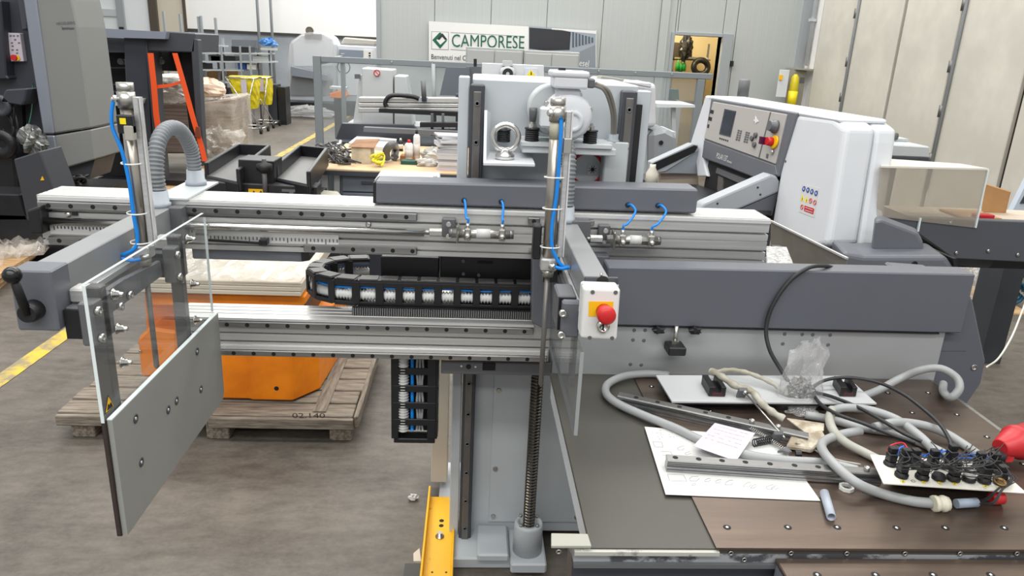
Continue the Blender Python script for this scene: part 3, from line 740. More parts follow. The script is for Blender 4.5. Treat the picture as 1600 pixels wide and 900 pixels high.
gp = part('guard_plate', G().prism([(-.713, 1.364, .732), (-.713, 1.99, .736), (-.713, 2.006, .752), (-.713, 2.01, .997), (-.713, 1.364, 1.004)], (.01, 0, 0)), M_plate, t)
part('plate_back', G().box(-.7235, -.7135, 1.3605, 1.364, .732, 1.004), mat('dark_laminate_edge', (40, 26, 22), .5), t)
part('plate_rim', G().prism([(-.713, 1.364, 1.004), (-.713, 2.01, .997), (-.713, 2.01, .999), (-.713, 1.364, 1.0065)], (.01, 0, 0)), M_edge, t)
pl = [AP(x, y, Vector((-.7025, 0, 0)), Vector((1, 0, 0))) for x, y in ((308, 549), (314, 608), (276, 626), (263, 640), (212, 654), (221, 722))]
g = G().lathe((0, 0, 0), (1, 0, 0), [(-.002, .0105), (.001, .0105), (.001, .0065), (0, .006)], 14)
s_ = reps('screw', g, M_dgray, pl, gp)
reps('screw_socket', G().lathe((0, 0, 0), (1, 0, 0), [(-.001, .004), (.0013, .0035)], 8), M_alu_s, pl, gp)
# warning triangle
N1 = Vector((1, 0, 0)); P1 = Vector((-.7132, 0, 0))
tri = [AP(x, y, P1, N1) for x, y in ((163, 648), (178, 634), (168, 617))]
w1 = part('warning_triangle', G().sheet(tri, .0008, (1, 0, 0)), M_text, t)
c = (tri[0]+tri[1]+tri[2])/3
tri2 = [c+(q-c)*.8+Vector((.0012, 0, 0)) for q in tri]
part('triangle_face', G().sheet(tri2, .0006, (1, 0, 0)), M_yel, w1)
g = G(); cc = c+Vector((.0022, 0, 0)); g.prism([cc+Vector((0, a, b)) for a, b in ((-.012, -.006), (.012, -.008), (.006, .004), (-.002, .001), (-.006, .006))], (.0004, 0, 0))
part('hand_mark', g, M_text, w1)
for k, (yy, zt) in enumerate(((1.445, 1.262), (1.855, 1.262))):
    part('guard_rail', G().box(-.757, -.727, yy-.014, yy+.014, .80, zt), mat('guard_rail_steel', (92, 92, 92), .35, .5), t, bevel=.003)
    bl = part('slide_block', G().box(-.79, -.757, yy-.035, yy+.035, 1.16, 1.225), M_mgray, t, bevel=.004)
    part('block_wiper', G().box(-.788, -.759, yy+.035, yy+.042, 1.162, 1.223), M_black, bl); part('block_wiper', G().box(-.788, -.759, yy-.042, yy-.035, 1.162, 1.223), M_black, bl)
    part('clamp', G().box(-.79, -.75, yy-.012, yy+.03, 1.226, 1.256), M_alu, t, bevel=.004)
    part('clamp_plate', G().box(-.756, -.727, yy-.05, yy+.03, 1.15, 1.24), M_mgray, t, bevel=.003)
    reps('bolt', G().lathe((0, 0, 0), (1, 0, 0), [(0, .009), (.01, .009), (.01, .004), (.006, .004)], 12), M_chrome, [(-.727, yy-.04, 1.222), (-.727, yy-.04, 1.165)], t)
    for z in ((1.24, 1.165, 1.09) if k == 0 else (1.25, 1.13, 1.03)):
        ac = part('acorn_nut', G().lathe((-.714, yy+.01, z), (1, 0, 0), [(0, .012), (.002, .012), (.002, .009), (.005, .009), (.005, .0075), (.012, .0072), (.012, .0052), (.018, .005), (.021, .0035)], 14), M_chrome, t)
part('centre_bracket', G().prism([(-.77, 1.52, 1.17), (-.77, 1.8, 1.17), (-.77, 1.8, 1.21), (-.77, 1.6, 1.225), (-.77, 1.52, 1.225)], (.012, 0, 0)), M_mgray, t, bevel=.002)
reps('bolt', G().lathe((0, 0, 0), (1, 0, 0), [(0, .009), (.01, .009), (.01, .004), (.006, .004)], 12), M_chrome, [(-.758, 1.545, 1.205), (-.758, 1.56, 1.175), (-.758, 1.61, 1.185)], t)
def arm_cylinder(cx, cy, zt, zb, rodz, parent, side, capr, barside, hoseX):
    q = part('air_cylinder', G().cyl((cx, cy, zb), (cx, cy, zt-.05), .0155, 18), mat('cylinder_tube', (176, 170, 160), .3, .85), parent)
    part('cylinder_cap', G().lathe((cx, cy, zt-.055), (0, 0, 1), [(0, .019), (.035, .019), (.035, .015), (.038, .018), (.055, .018)], 20), M_steel, q)
    part('port', G().lathe((cx-.012, cy-.008, zt-.035), (-.6, -.8, 0), [(0, .008), (.014, .008), (.014, .005), (.018, .004)], 8), M_chrome, q)
    part('rod', G().lathe((cx, cy, rodz), (0, 0, 1), [(0, .004), (.004, .0065), (zb-rodz, .0065)], 12), M_drail, q)
    part('lower_cap', G().obox((cx, cy, zb+.012), (.02, 0, 0), (0, .02, 0), (0, 0, .016)), M_alu, q, bevel=.004)
    part('nose', G().lathe((cx, cy, zb-.022), (0, 0, 1), [(0, .014), (.02, .016)], 14), M_steel, q)
    part('sensor_bar', G().box(cx+barside-.006, cx+barside+.006, cy-.009, cy+.009, zb+.03, zt-.03), M_alu, q, bevel=.0015)
    part('sensor_bar', G().box(cx+barside+.007, cx+barside+.011, cy-.006, cy+.006, zb+.03, zt-.03), M_alu_s, q)
    return q
cx, cy = -.768, 1.735
q = arm_cylinder(cx, cy, 1.638, 1.24, .95, t, 1, .02, .022, 0)
part('sensor_block', G().box(cx-.012, cx+.022, cy-.034, cy-.017, 1.53, 1.57), M_black, q, bevel=.002)
part('sensor_tag', G().box(cx-.004, cx+.009, cy-.0355, cy-.034, 1.551, 1.564), M_ylw, q)
part('sensor_body', G().box(cx+.002, cx+.022, cy-.036, cy-.017, 1.515, 1.548), mat('beige_sensor', (170, 166, 156), .5), q, bevel=.002)
hp = [(cx-.02, cy-.018, 1.6), (cx-.026, cy-.02, 1.575), (cx-.027, cy-.022, 1.54), (cx-.012, cy-.024, 1.49), (cx-.004, cy-.024, 1.42), (cx-.003, cy-.024, 1.35), (cx, cy-.024, 1.29), (cx-.008, cy-.028, 1.265), (cx-.03, cy-.032, 1.252), (cx-.036, cy-.03, 1.25)]
part('air_hose', G().tube(hp, .0045, 8), M_blue, t)
part('air_hose', G().tube([(cx-.036, cy-.035, 1.243), (cx-.015, cy-.035, 1.238), (cx+.01, cy-.03, 1.242)], .0045, 8), M_blue, t)
part('hose_fitting', G().cyl((cx+.005, cy-.03, 1.243), (cx+.024, cy-.024, 1.247), .007, 10), M_steel, t)
for z in (1.46, 1.345, 1.275): part('cable_tie', G().lathe((cx-.001, cy-.006, z), (0, 0, 1), [(0, .0235), (.0028, .0235), (.0028, .0225), (0, .0225)], 18, closed=False), M_whitep, t)
# corrugated cable hose standing on the arm
hx = -.838
pts = [Vector((hx, 2.02, 1.345)), Vector((hx, 2.02, 1.40)), Vector((hx, 2.045, 1.465)), Vector((hx, 2.1, 1.495)), Vector((hx, 2.17, 1.485)), Vector((hx, 2.225, 1.43)), Vector((hx, 2.24, 1.36))]
pts = [Vector((q_.x+(q_.y-2.02)*.10, q_.y, q_.z)) for q_ in pts]
ribbed_arch(pts, .0215, 'cable_hose', M_hose, t)
for yy, dx in ((2.02, 0), (2.24, .022)):
    part('hose_fitting', G().lathe((hx+dx, yy, 1.297 if yy < 2.1 else 1.318), (0, 0, 1), [(0, .03), (.012, .03), (.012, .026), (.045, .024)], 14), M_fit, t)
part('hose_plate', G().box(-.862, -.77, 2.036, 2.3, 1.3125, 1.3175), M_pgray, t)
# ---- right arm
t = thing('pusher_arm', 'grey right pusher arm ending in the red emergency stop box', 'arm', (.28, 1.76, 1.15))
part('arm_housing', G().box(.25, .303, 1.486, 2.035, 1.226, 1.29), M_arm, t, bevel=.002)
part('arm_profile', G().box(.252, .3, 1.486, 2.035, 1.16, 1.2255), M_alu, t)
part('slide_rail', G().box(.242, .25, 1.486, 2.02, 1.212, 1.224), M_alu_s, t, bevel=.001)
part('slide_rail', G().box(.244, .252, 1.486, 2.02, 1.172, 1.182), M_mgray, t)
part('end_plate', G().box(.247, .318, 1.478, 1.486, 1.165, 1.297), M_dgray, t, bevel=.001)
part('plate_hole', G().lathe((.285, 1.4775, 1.288), (0, -1, 0), [(0, .013), (.0006, .013)], 16), M_hole, t)
part('mount_foot', G().box(.25, .34, 2.0, 2.05, 1.2, 1.3), M_mgray, t, bevel=.003)
part('guard_pane', G().prism([(.24, 1.42, .955), (.24, 1.98, .955), (.24, 1.98, 1.15), (.24, 1.42, 1.15)], (.007, 0, 0)), M_glass, t)
part('pane_edge', G().box(.2395, .2475, 1.418, 1.42, .955, 1.15), mat('smoky_acrylic_edge', (150, 154, 154), .2), t)
part('pane_edge', G().box(.2395, .2475, 1.42, 1.98, .954, .955), M_mgray, t)
part('guard_rail', G().box(.249, .262, 1.6, 1.625, .985, 1.16), M_mgray, t, bevel=.003)
for k, yy in enumerate((1.58, 1.93)):
    bl = part('slide_block', G().box(.2, .242, yy-.045, yy+.045, 1.155, 1.235), M_mgray, t, bevel=.004)
    part('block_wiper', G().box(.202, .24, yy-.053, yy-.045, 1.157, 1.233), M_black, bl)
part('clamp_plate', G().box(.207, .247, 1.5, 1.525, 1.15, 1.232), M_gray, t, bevel=.004)
reps('bolt', G().lathe((0, 0, 0), (0, -1, 0), [(0, .0085), (.01, .0085), (.01, .004), (.006, .004)], 12), M_chrome, [(.207, 1.526-.03, 1.21), (.207, 1.526-.03, 1.16)], t)
q = arm_cylinder(.198, 1.75, 1.645, 1.235, .915, t, 1, .02, .026, 0)
part('sensor_block', G().box(.158, .178, 1.75, 1.79, 1.255, 1.34), M_black, q, bevel=.003)
part('cylinder_label', G().lathe((.198, 1.75, 1.55), (0, 0, 1), [(0, .0159), (.045, .0159)], 18), mat('beige_label', (184, 182, 160), .5), q)
part('sensor_clip', G().box(.213, .234, 1.725, 1.74, 1.52, 1.555), M_steel, q, bevel=.002)
hx2 = .205
hp = [(hx2, 1.73, 1.6), (hx2+.001, 1.726, 1.56), (hx2+.001, 1.725, 1.5), (hx2, 1.725, 1.42), (hx2-.006, 1.725, 1.35), (hx2-.004, 1.724, 1.3), (hx2+.008, 1.722, 1.27), (hx2+.024, 1.72, 1.25), (hx2+.042, 1.722, 1.246)]
part('air_hose', G().tube(hp, .0046, 8), M_blue, t)
part('air_hose', G().tube([(hx2+.005, 1.715, 1.248), (hx2+.024, 1.715, 1.244), (hx2+.042, 1.72, 1.246)], .0046, 8), M_blue, t)
part('hose_fitting', G().cyl((.198, 1.72, 1.248), (.212, 1.715, 1.248), .008, 10), M_chrome, t)
for z in (1.46, 1.385, 1.29): part('cable_tie', G().lathe((.199, 1.743, z), (0, .1, 1), [(0, .0245), (.0028, .0245), (.0028, .0235), (0, .0235)], 18, closed=False), M_whitep, t)
hx = .282
pts = [Vector((hx, 2.02, 1.34)), Vector((hx, 2.02, 1.4)), Vector((hx, 2.03, 1.46)), Vector((hx-.005, 2.06, 1.5)), Vector((hx-.012, 2.105, 1.5)), Vector((hx-.015, 2.14, 1.46)), Vector((hx-.015, 2.15, 1.40))]
pts = [Vector((q_.x-.012, q_.y, q_.z)) for q_ in pts]
ribbed_arch(pts, .02, 'cable_hose', M_hose, t)
for yy in (2.02, 2.15): part('hose_fitting', G().lathe((hx-(.012 if yy < 2.1 else .027), yy, 1.291 if yy < 2.1 else 1.388), (0, 0, 1), [(0, .026), (.012, .026), (.012, .024), (.045, .0225)], 14), M_fit, t)
reps('pin', G().cyl((0, 0, 0), (0, 0, .01), .003, 8), M_steel, [(.285, 1.5, 1.29)], t)
# emergency stop box
t = thing('emergency_stop', 'white emergency stop box with red mushroom button on right arm end', 'switch', (.278, 1.45, 1.17))
q4 = [A(912, 450, Y=1.425), A(970, 452, Y=1.425), A(964, 532, Y=1.425), A(907, 529, Y=1.425)]
part('box', G().prism(q4, (0, .052, 0)), M_whitep, t, bevel=.006, seg=3)
part('lid_seam', G().prism([q_+Vector((0, .026, 0))+(q_-(q4[0]+q4[2])/2)*.015 for q_ in q4], (0, .002, 0)), M_pgray, t)
reps('screw', G().lathe((0, 0, 0), (0, -1, 0), [(-.001, .0045), (.0012, .0042)], 12), M_mgray, [A(x, y, Y=1.4245) for x, y in ((926, 456.5), (962, 457), (921.5, 528), (956.5, 528.5))], t)
part('yellow_label', G().prism([A(920, 471, Y=1.4242), A(958.5, 471.5, Y=1.4242), A(957, 495, Y=1.4242), A(919.5, 494.5, Y=1.4242)], (0, .0012, 0)), M_yel, t)
c = A(943, 486, Y=1.424); bt = Vector((0.05, -1, .03)).normalized()
part('button_stem', G().lathe(c, bt, [(0, .016), (.018, .016)], 18), M_red, t)
part('button_head', G().lathe(c+bt*.012, bt, [(0, .013), (.006, .018), (.014, .0195), (.022, .0185), (.026, .013), (.027, .001)], 26), M_red, t)
c = A(942, 509, Y=1.424)
part('key_lock', G().lathe(c, (0, -1, 0), [(0, .014), (.008, .0135), (.01, .011), (.01, .008), (.006, .0075), (.006, .001)], 20), M_chrome, t)
part('key_core', G().box(c.x-.0012, c.x+.0012, c.y-.0075, c.y, c.z-.005, c.z+.005), M_hole, t)
# ================================================================== MACHINE TABLE
TZ = .9
M_sheet = mat('grey_steel_sheet', (80, 78, 72), .46, .35, noise=.10, scale=2.2, rvar=.08)
M_brown = mat('brushed_brown_steel', (110, 95, 84), .32, .6, rgb2=(82, 71, 64), scale=3, stretch=(.6, 6, 1), lo=.3, hi=.7, rvar=.07)
M_worn = mat('worn_dark_front_paint', (70, 72, 76), .5, rgb2=(146, 149, 152), scale=11, stretch=(1, 1, 1.6), lo=.47, hi=.53)
t = thing('machine_table', 'wide steel machine table with brown air plate and grey rear housing', 'table', (.8, 1.5, 0)); MT = t
part('table_sheet', G().box(.235, 1.32, 1.113, 1.862, TZ-.012, TZ-.001), M_sheet, t)
ap = part('air_plate', G().box(.464, 1.322, 1.109, 1.858, TZ-.0009, TZ+.0035), M_brown, t)
bl = []
for x, y in ((1136, 824), (1231, 824), (1308, 824), (1401, 825), (1477, 825), (1569, 825), (1352, 769), (1018, 604), (1172, 656), (1110, 642), (1495, 648), (1450, 614), (1387, 614), (1425, 645), (1542, 683), (1598, 725)):
    q = A(x, y, Z=TZ+.0035); bl.append((q.x, q.y, TZ+.0035))
reps('air_nozzle', G().lathe((0, 0, 0), (0, 0, 1), [(-.001, .0075), (.0006, .0075)], 14), M_hole, bl, ap)
reps('nozzle_ball', G().ball((0, 0, .0008), .0038, 10, .5), M_chrome, bl, ap)
part('table_body', G().box(.56, 1.30, 1.18, 1.84, 0, TZ-.012), mat('dark_table_body', (40, 42, 47), .5), t)
part('left_skirt', G().box(.238, .25, 1.15, 1.85, .83, TZ-.012), M_lgray, t)
fr = part('front_rail', G().box(.205, 1.7, 1.112, 1.15, .868, TZ-.012), M_worn, t)
part('front_lip', G().box(.205, .47, 1.105, 1.125, TZ-.012, TZ-.004), mat('worn_pale_lip', (176, 176, 168), .45, rgb2=(120, 120, 116), scale=30, lo=.35, hi=.45), t)
part('lower_lip', G().box(.205, 1.7, 1.104, 1.112, .862, .870), M_mgray, t)
part('front_channel', G().box(.205, 1.7, 1.12, 1.18, .80, .86), M_slate, t)
part('corner_block', G().prism([A(861, 857, Z=TZ), A(924, 857, Z=TZ), A(918, 838, Z=TZ), A(861, 837, Z=TZ)], (0, 0, .006)), mat('cream_corner_block', (158, 158, 148), .5), t, bevel=.001)
fs = []
for x, y in ((909, 862), (873, 862), (1142, 864.5), (1163, 874.5), (1236, 864.5), (1323, 865), (1414, 865), (1500, 865), (1589, 865)):
    q = A(x, y, Y=1.1115); fs.append((q.x, 1.1115, q.z))
reps('cap_screw', G().lathe((0, 0, 0), (0, -1, 0), [(0, .0055), (.0015, .005), (.0015, .003), (0, .0025)], 10), M_steel, fs, fr)
rp = part('rear_panel', G().box(.262, 1.335, 1.862, 1.872, TZ-.01, 1.06), mat('satin_rear_panel', (172, 175, 176), .35, .35, noise=.05, scale=3), t)
ps = [A(x, y, Y=1.8618) for x, y in ((991, 516), (1008, 516), (989, 531), (1006, 532), (985, 569), (1002, 570), (1226, 522), (1253.5, 522.5), (1270, 523), (1297, 523.5), (1223, 537), (1251, 537.5), (1267.5, 538), (1294, 538.5))]
reps('panel_screw', G().lathe((0, 0, 0), (0, -1, 0), [(-.001, .0052), (.001, .0048), (.001, .003)], 12), M_mgray, ps, rp)
hq = [A(946, 508, Y=1.845), A(1503, 521, Y=1.845), A(1525, 429, Y=1.845), A(950, 417, Y=1.845)]
part('rear_housing', G().prism(hq, (0, .075, 0)), mat('rear_housing_paint', (92, 95, 103), .4, noise=.04, scale=3), t, bevel=.0035)
part('housing_foot', G().box(.4, 1.31, 1.85, 1.9, 1.0455, 1.05), M_black, t)
# side frame at the right
sf = [(1466, 517), (1502, 516), (1520, 440), (1540, 568), (1534, 598), (1500, 645), (1455, 600)]
part('side_frame', G().prism([A(x, y, Y=1.875) for x, y in ((1452, 592), (1500, 650), (1534, 600), (1541, 565), (1521, 470), (1508, 445), (1440, 440))], (0, .2, 0)), mat('side_frame_paint', (90, 93, 101), .42), t, bevel=.006)
q = part('access_lid', G().prism([A(x, y, Y=1.8735) for x, y in ((1467, 520), (1502, 521), (1510, 549), (1464, 549))], (0, .002, 0)), mat('side_frame_paint', (90, 93, 101), .42), t, bevel=.001)
part('frame_bolt', G().lathe(A(1522, 574, Y=1.8745), (0, -1, 0), [(0, .009), (.002, .009), (.002, .006), (-.002, .005)], 12), M_steel, t)
part('right_edge_bar', G().box(1.3225, 1.335, 1.12, 1.86, TZ-.05, TZ+.002), M_rail, t)
# clamp under the housing
t = thing('clamp_stop', 'black stop block with two star knobs under the grey rear housing', 'clamp', (.52, 1.83, .98))
c = A(1057, 520, Y=1.835)
part('shaft', G().cyl((c.x, 1.84, 1.0), (c.x, 1.84, 1.056), .006, 12), M_steel, t)
part('block', G().box(c.x-.024, c.x+.024, 1.805, 1.857, .982, 1.006), M_black, t, bevel=.003)
part('shaft_nut', G().lathe((c.x, 1.84, 1.006), (0, 0, 1), [(0, .011), (.008, .011)], 6, smooth=False), M_steel, t)
for px_ in (1029, 1086):
    c2 = A(px_, 517, Y=1.835); g = G()
    star = [Vector((c2.x+(.021 if i % 2 else .011)*math.cos(i*math.pi/5), 1.84, c2.z+(.021 if i % 2 else .011)*.6*math.sin(i*math.pi/5)+.004)) for i in range(10)]
    part('star_knob', g.prism(star, (0, -.016, 0)), M_black, t, bevel=.002)
    part('knob_stem', G().box(c2.x-.012, c2.x+.012, 1.83, 1.85, 1.036, 1.048), M_black, t)
# lower front table with its own air plate
c = A(1211, 871.5, Z=.884)
t = thing('front_table', 'second brown air plate table in the bottom right corner', 'table', (1.1, .85, 0))
part('air_plate', G().box(c.x, 1.75, .62, c.y, .874, .884), M_brown, t, bevel=.002)
bl = []
for x, y in ((1277, 898), (1368, 898), (1458, 898), (1548, 898)):
    q = A(x, y, Z=.8845); bl.append((q.x, q.y, .8842))
reps('air_nozzle', G().lathe((0, 0, 0), (0, 0, 1), [(-.001, .0075), (.0006, .0075)], 14), M_hole, bl, t)
reps('nozzle_ball', G().ball((0, 0, .0008), .0038, 10, .5), M_chrome, bl, t)
part('side_skirt', G().box(c.x+.002, 1.7, .64, c.y-.004, .3, .8735), mat('blue_grey_skirt', (112, 118, 126), .45), t)
part('leg_frame', G().box(c.x+.05, 1.65, .7, c.y-.05, 0, .3), M_slate, t)
# ================================================================== LOOSE THINGS ON THE TABLE
def T(x, y, dz=0.0): return A(x, y, Z=TZ+.0035+dz)
def tpath(l, dz): return [T(p[0], p[1], p[2] if len(p) > 2 else dz) for p in l]
# white board on blocks
t = thing('white_board', 'long white board with two black grooved blocks, at the rear of the table', 'board', T(1195, 615))
BZ = .03
def Tb(x, y, dz): return A(x, y, Z=TZ+.0035+dz)
q4 = [Tb(1050, 627, BZ), Tb(1370, 630, BZ), Tb(1322, 587, BZ), Tb(1025, 586, BZ)]
part('board', G().prism([q-Vector((0, 0, .005)) for q in q4], (0, 0, .005)), mat('white_laminate', (190, 192, 193), .4), t, bevel=.0005)
cq = sum(q4, Vector((0, 0, 0)))/4
part('board_shade', G().prism([q+(cq-q)*.004-Vector((0, 0, .009)) for q in q4], (0, 0, .0035)), M_black, t)  # black layer stands in for the shadow along the board's lower edge
for f in (.25, .75):
    c = q4[0].lerp(q4[1], f)*.5+q4[3].lerp(q4[2], f)*.5
    part('support', G().box(c.x-.03, c.x+.03, c.y-.04, c.y+.04, TZ+.0036, c.z-.0092), M_black, t)
for (xa, xb), (ya, yb) in (((1107, 1133), (620, 590)), ((1312, 1337), (620, 592))):
    a = Tb(xa, ya, BZ); b = Tb(xb, ya, BZ); wv = (b-a); wv.z = 0; wv = Vector((wv.length, 0, 0))
    c = (a+b)/2; bk = Tb((xa+xb)/2-12, yb+10, BZ); dv = Vector((bk.x-c.x, bk.y-c.y, 0))
    u = wv.normalized(); L = wv.length
    pr = [(-.5, 0), (.5, 0), (.5, .026), (.22, .026), (.2, .010), (-.12, .010), (-.14, .026), (-.5, .026)]
    gb = part('grooved_block', G().prism([c+u*(L*x)+Vector((0, 0, z+.0006)) for x, z in pr], dv), M_black, t, bevel=.001)
    part('groove_lining', G().prism([c+u*(L*x)+Vector((0, -.0006, z+.0006)) for x, z in ((-.3, .002), (.3, .002), (.3, .010), (.18, .016), (.16, .008), (-.1, .008), (-.12, .016), (-.3, .012))], (0, .0015, 0)), mat('dark_wine_plastic', (70, 22, 26), .4), gb)
# conduits
CR = .0105
def conduit(name, pts, label, dz=CR, r=CR, m_=None, cat='conduit', grp='grey conduits on the table'):
    return solo(name, G().tube(tpath(pts, dz), r, 12, 8), m_ or M_cond, label, cat, grp)
conduit('cable_conduit', [(1045, 586), (1010, 584), (975, 588), (950, 600), (948, 616), (968, 632), (1010, 651), (1055, 669), (1100, 690), (1160, 709), (1220, 719), (1290, 724, .0105), (1340, 735, .0105)], 'grey conduit looping round the left end of the white board', dz=CR)
conduit('cable_conduit', [(1258, 648), (1300, 656), (1345, 668), (1395, 676), (1440, 692), (1485, 714)], 'grey conduit running straight from the plastic bag to the wire bundle', dz=CR)
conduit('cable_conduit', [(1300, 640, .03), (1296, 655, .035), (1303, 674, .033), (1322, 692, .02), (1352, 708, .0105), (1376, 720, .0105)], 'stained grey conduit bending down beside the plastic bag', m_=mat('stained_conduit', (170, 170, 160), .55, noise=.12, scale=18))
conduit('cable_conduit', [(1302, 641, .03), (1322, 637, .04), (1360, 641, .035), (1400, 655, .03), (1430, 676, .03), (1448, 692, .025), (1465, 712, .0105)], 'grey conduit arching over the others behind the wire bundle')
conduit('cable_conduit', [(1365, 668, .033), (1400, 660, .036), (1440, 664, .03), (1475, 676, .02), (1505, 694, .0105), (1530, 712, .0105)], 'grey conduit entering the wire bundle from behind')
c5 = thing('cable_conduit', 'long grey conduit with cream gland, nearest the table front', 'conduit', T(1400, 775), 'grey conduits on the table')
p5 = tpath([(1345, 673, .03), (1315, 679, .025), (1290, 688, .025), (1284, 700, .03), (1300, 722, .042), (1337, 754, .03), (1380, 772), (1425, 783), (1462, 787)], CR)
part('hose', G().tube(p5, CR, 12, 8), M_cond, c5)
a, b = T(1458, 787, .0145), T(1494, 787, .0145); ax = (b-a).normalized()
part('gland', G().lathe(a, ax, [(0, .013), (0, .0165), (.008, .0165), (.009, .0145), (.016, .0145), (.018, .0168), (.024, .0168), (.026, .0145), (.03, .0145), (.031, .012)], 12), mat('cream_gland', (216, 212, 192), .5), c5)
part('hose_end', G().cyl(T(1494, 787, .0125), T(1526, 785, .0125), .0095, 14), mat('blue_grey_hose', (150, 162, 178), .45), c5)
c6p = [T(1340, 622, .012), T(1372, 610, .02), A(1405, 592, Y=1.78), A(1440, 578, Y=1.76), A(1470, 576, Y=1.74), A(1494, 590, Y=1.72), A(1499, 607, Y=1.70), A(1486, 621, Y=1.70), A(1474, 612, Y=1.74), A(1474, 600, Y=1.80)]
solo('cable_conduit', G().tube(c6p, CR, 12, 8), M_cond, 'grey conduit curling up in a hook by the right table edge', 'conduit', 'grey conduits on the table')
# black cables
solo('black_cable', G().tube([A(1300, 418, Y=1.9), A(1288, 415.5, Y=1.87), A(1262, 419, Y=1.838), A(1232, 441, Y=1.836), A(1207, 478, Y=1.834), A(1197, 513, Y=1.83), A(1202, 545, Y=1.81), A(1217, 573, Y=1.79), A(1235, 600, Y=1.76), A(1255, 622, Y=1.74)], .0055, 10, 8), M_cable, 'thick black cable hanging over the grey rear housing', 'cable')
solo('black_cable', G().tube([A(1262, 622, Y=1.70), A(1268, 607, Y=1.70), A(1290, 594, Y=1.72), A(1325, 590, Y=1.72), A(1370, 597, Y=1.70), A(1410, 615, Y=1.64), A(1445, 641, Y=1.57), A(1470, 665, Y=1.50), A(1484, 688, Y=1.45), T(1488, 708, .03)], .0045, 10, 8), M_cable, 'black cable arching high over the second grooved block', 'cable')
solo('black_cable', G().tube([T(1270, 612, .035), T(1300, 620, .04), T(1340, 636, .045), T(1380, 658, .05), T(1410, 676, .05), T(1440, 690, .045)], .0045, 10, 8), M_cable, 'black cable running across the white board corner to the wire bundle', 'cable')
solo('black_cable', G().tube([T(1268, 613, .04), T(1283, 632, .04), T(1310, 648, .05), T(1350, 662, .055), T(1395, 680, .055), T(1430, 692, .05)], .0045, 10, 8), M_cable, 'lowest black cable between the plastic bag and wire bundle', 'cable')
# plastic bag of parts
c = T(1248, 640)
t = thing('plastic_bag', 'crumpled clear plastic bag standing on the table behind the springs', 'bag', c)
rn = random.Random(3); g = G(); n = 26; rows = [(0, .052, .030), (.01, .056, .036), (.03, .056, .034), (.055, .052, .030), (.08, .050, .024), (.105, .047, .017), (.125, .050, .012), (.145, .046, .006), (.165, .036, .003), (.18, .02, .002)]
vs = []
for j, (z, rx, ry) in enumerate(rows):
    for i in range(n):
        a = 2*math.pi*i/n; k = 1+rn.uniform(-.16, .16)
        top = max(0, z-.12)
        vs.append(c+Vector((rx*k*math.cos(a)+top*.22*(1 if i % 3 else -.4), ry*k*math.sin(a)+.02-z*.12, z*(1+rn.uniform(-.03, .03))+ (rn.uniform(-.02, .018) if j > 6 else 0))))
g.add(vs, [(j*n+i, j*n+(i+1) % n, (j+1)*n+(i+1) % n, (j+1)*n+i) for j in range(len(rows)-1) for i in range(n)])
part('bag_film', g, M_bag, t)
part('contents', crumple(c+Vector((0, .02, .035)), .035, .02, .045, .2, seed=5), mat('silver_small_parts', (182, 182, 180), .3, .8, noise=.6, scale=120, bump=.8, bscale=160), t)
part('bag_neck', crumple(c+Vector((.012, .0, .135)), .024, .006, .05, .35, seed=8, flat=False), M_bag, t)
part('bag_base', crumple(c+Vector((-.005, -.025, .008)), .04, .02, .008, .3, seed=9), M_bag, t)
# whitish wrapped straps
solo('taped_cable', G().tube([T(1112, 580, .05), T(1128, 589, .06), T(1150, 603, .055), T(1175, 612, .05), T(1188, 628, .045), T(1205, 643, .03), T(1225, 655, .02)], .009, 10, 6, rfun=lambda t_, i: .009+.0015*math.sin(i*1.3)), M_condw, 'whitish tape-wrapped cable over the first grooved block', 'cable')
solo('taped_cable', G().tube([T(1116, 582, .045), T(1140, 578, .06), T(1170, 583, .06), T(1205, 598, .05), T(1225, 612, .04)], .006, 10, 6, rfun=lambda t_, i: .006+.001*math.sin(i*1.9)), M_condw, 'thinner tape-wrapped cable behind the first grooved block', 'cable')
# rails
def loose_rail(xa, ya, xb, yb, label, holes, bolts, off=0.0):
    a, b = T(xa, ya, .016+off), T(xb, yb, .016+off); d = (b-a); L = d.length; d.normalize(); s = Vector((0, 0, 1)).cross(d)
    t = thing('linear_rail', label, 'rail', (a+b)/2-Vector((0, 0, .016)), 'loose linear rails on the table')
    pr = [(-.013, -.0155), (.013, -.0155), (.013, -.004), (.010, -.002), (.010, .002), (.013, .005), (.013, .010), (-.013, .010), (-.013, .005), (-.010, .002), (-.010, -.002), (-.013, -.004)]
    part('body', G().prism([a+s*y+Vector((0, 0, z)) for y, z in pr], d*L), M_rail, t)
    part('cap_strip', G().prism([a+s*y+Vector((0, 0, z)) for y, z in ((-.0125, .0101), (.0125, .0101), (.011, .0125), (-.011, .0125))], d*L), mat('rail_top_steel', (140, 139, 137), .35, .8), t)
    for zz in (-.009, .0, .0075): part('side_groove', G().prism([a+s*y+Vector((0, 0, z)) for y, z in ((-.0134, zz-.0009), (-.0128, zz-.0009), (-.0128, zz+.0009), (-.0134, zz+.0009))], d*L), M_dgray, t)
    hl = [a+d*L*f+Vector((0, 0, .0127)) for f in holes]
    reps('screw_hole', G().lathe((0, 0, 0), (0, 0, 1), [(-.001, .006), (.0003, .006)], 12), M_hole, hl, t)
    bb = [a+d*L*f+Vector((0, 0, .0125)) for f in bolts]
    if bb: reps('bolt', G().lathe((0, 0, 0), (0, 0, 1), [(0, .006), (.008, .006), (.008, .003), (.006, .003)], 10), M_steel, bb, t)
    return t
loose_rail(1041, 722, 1374, 744, 'loose steel rail lying on the printed drawing sheet', [.04, .15, .26, .37, .485, .6, .71], [.81, .935], .002)
loose_rail(966, 622, 1262, 687, 'loose steel rail lying under the note, beside the white board', [.1, .22, .34, .48, .6], [.72, .85])
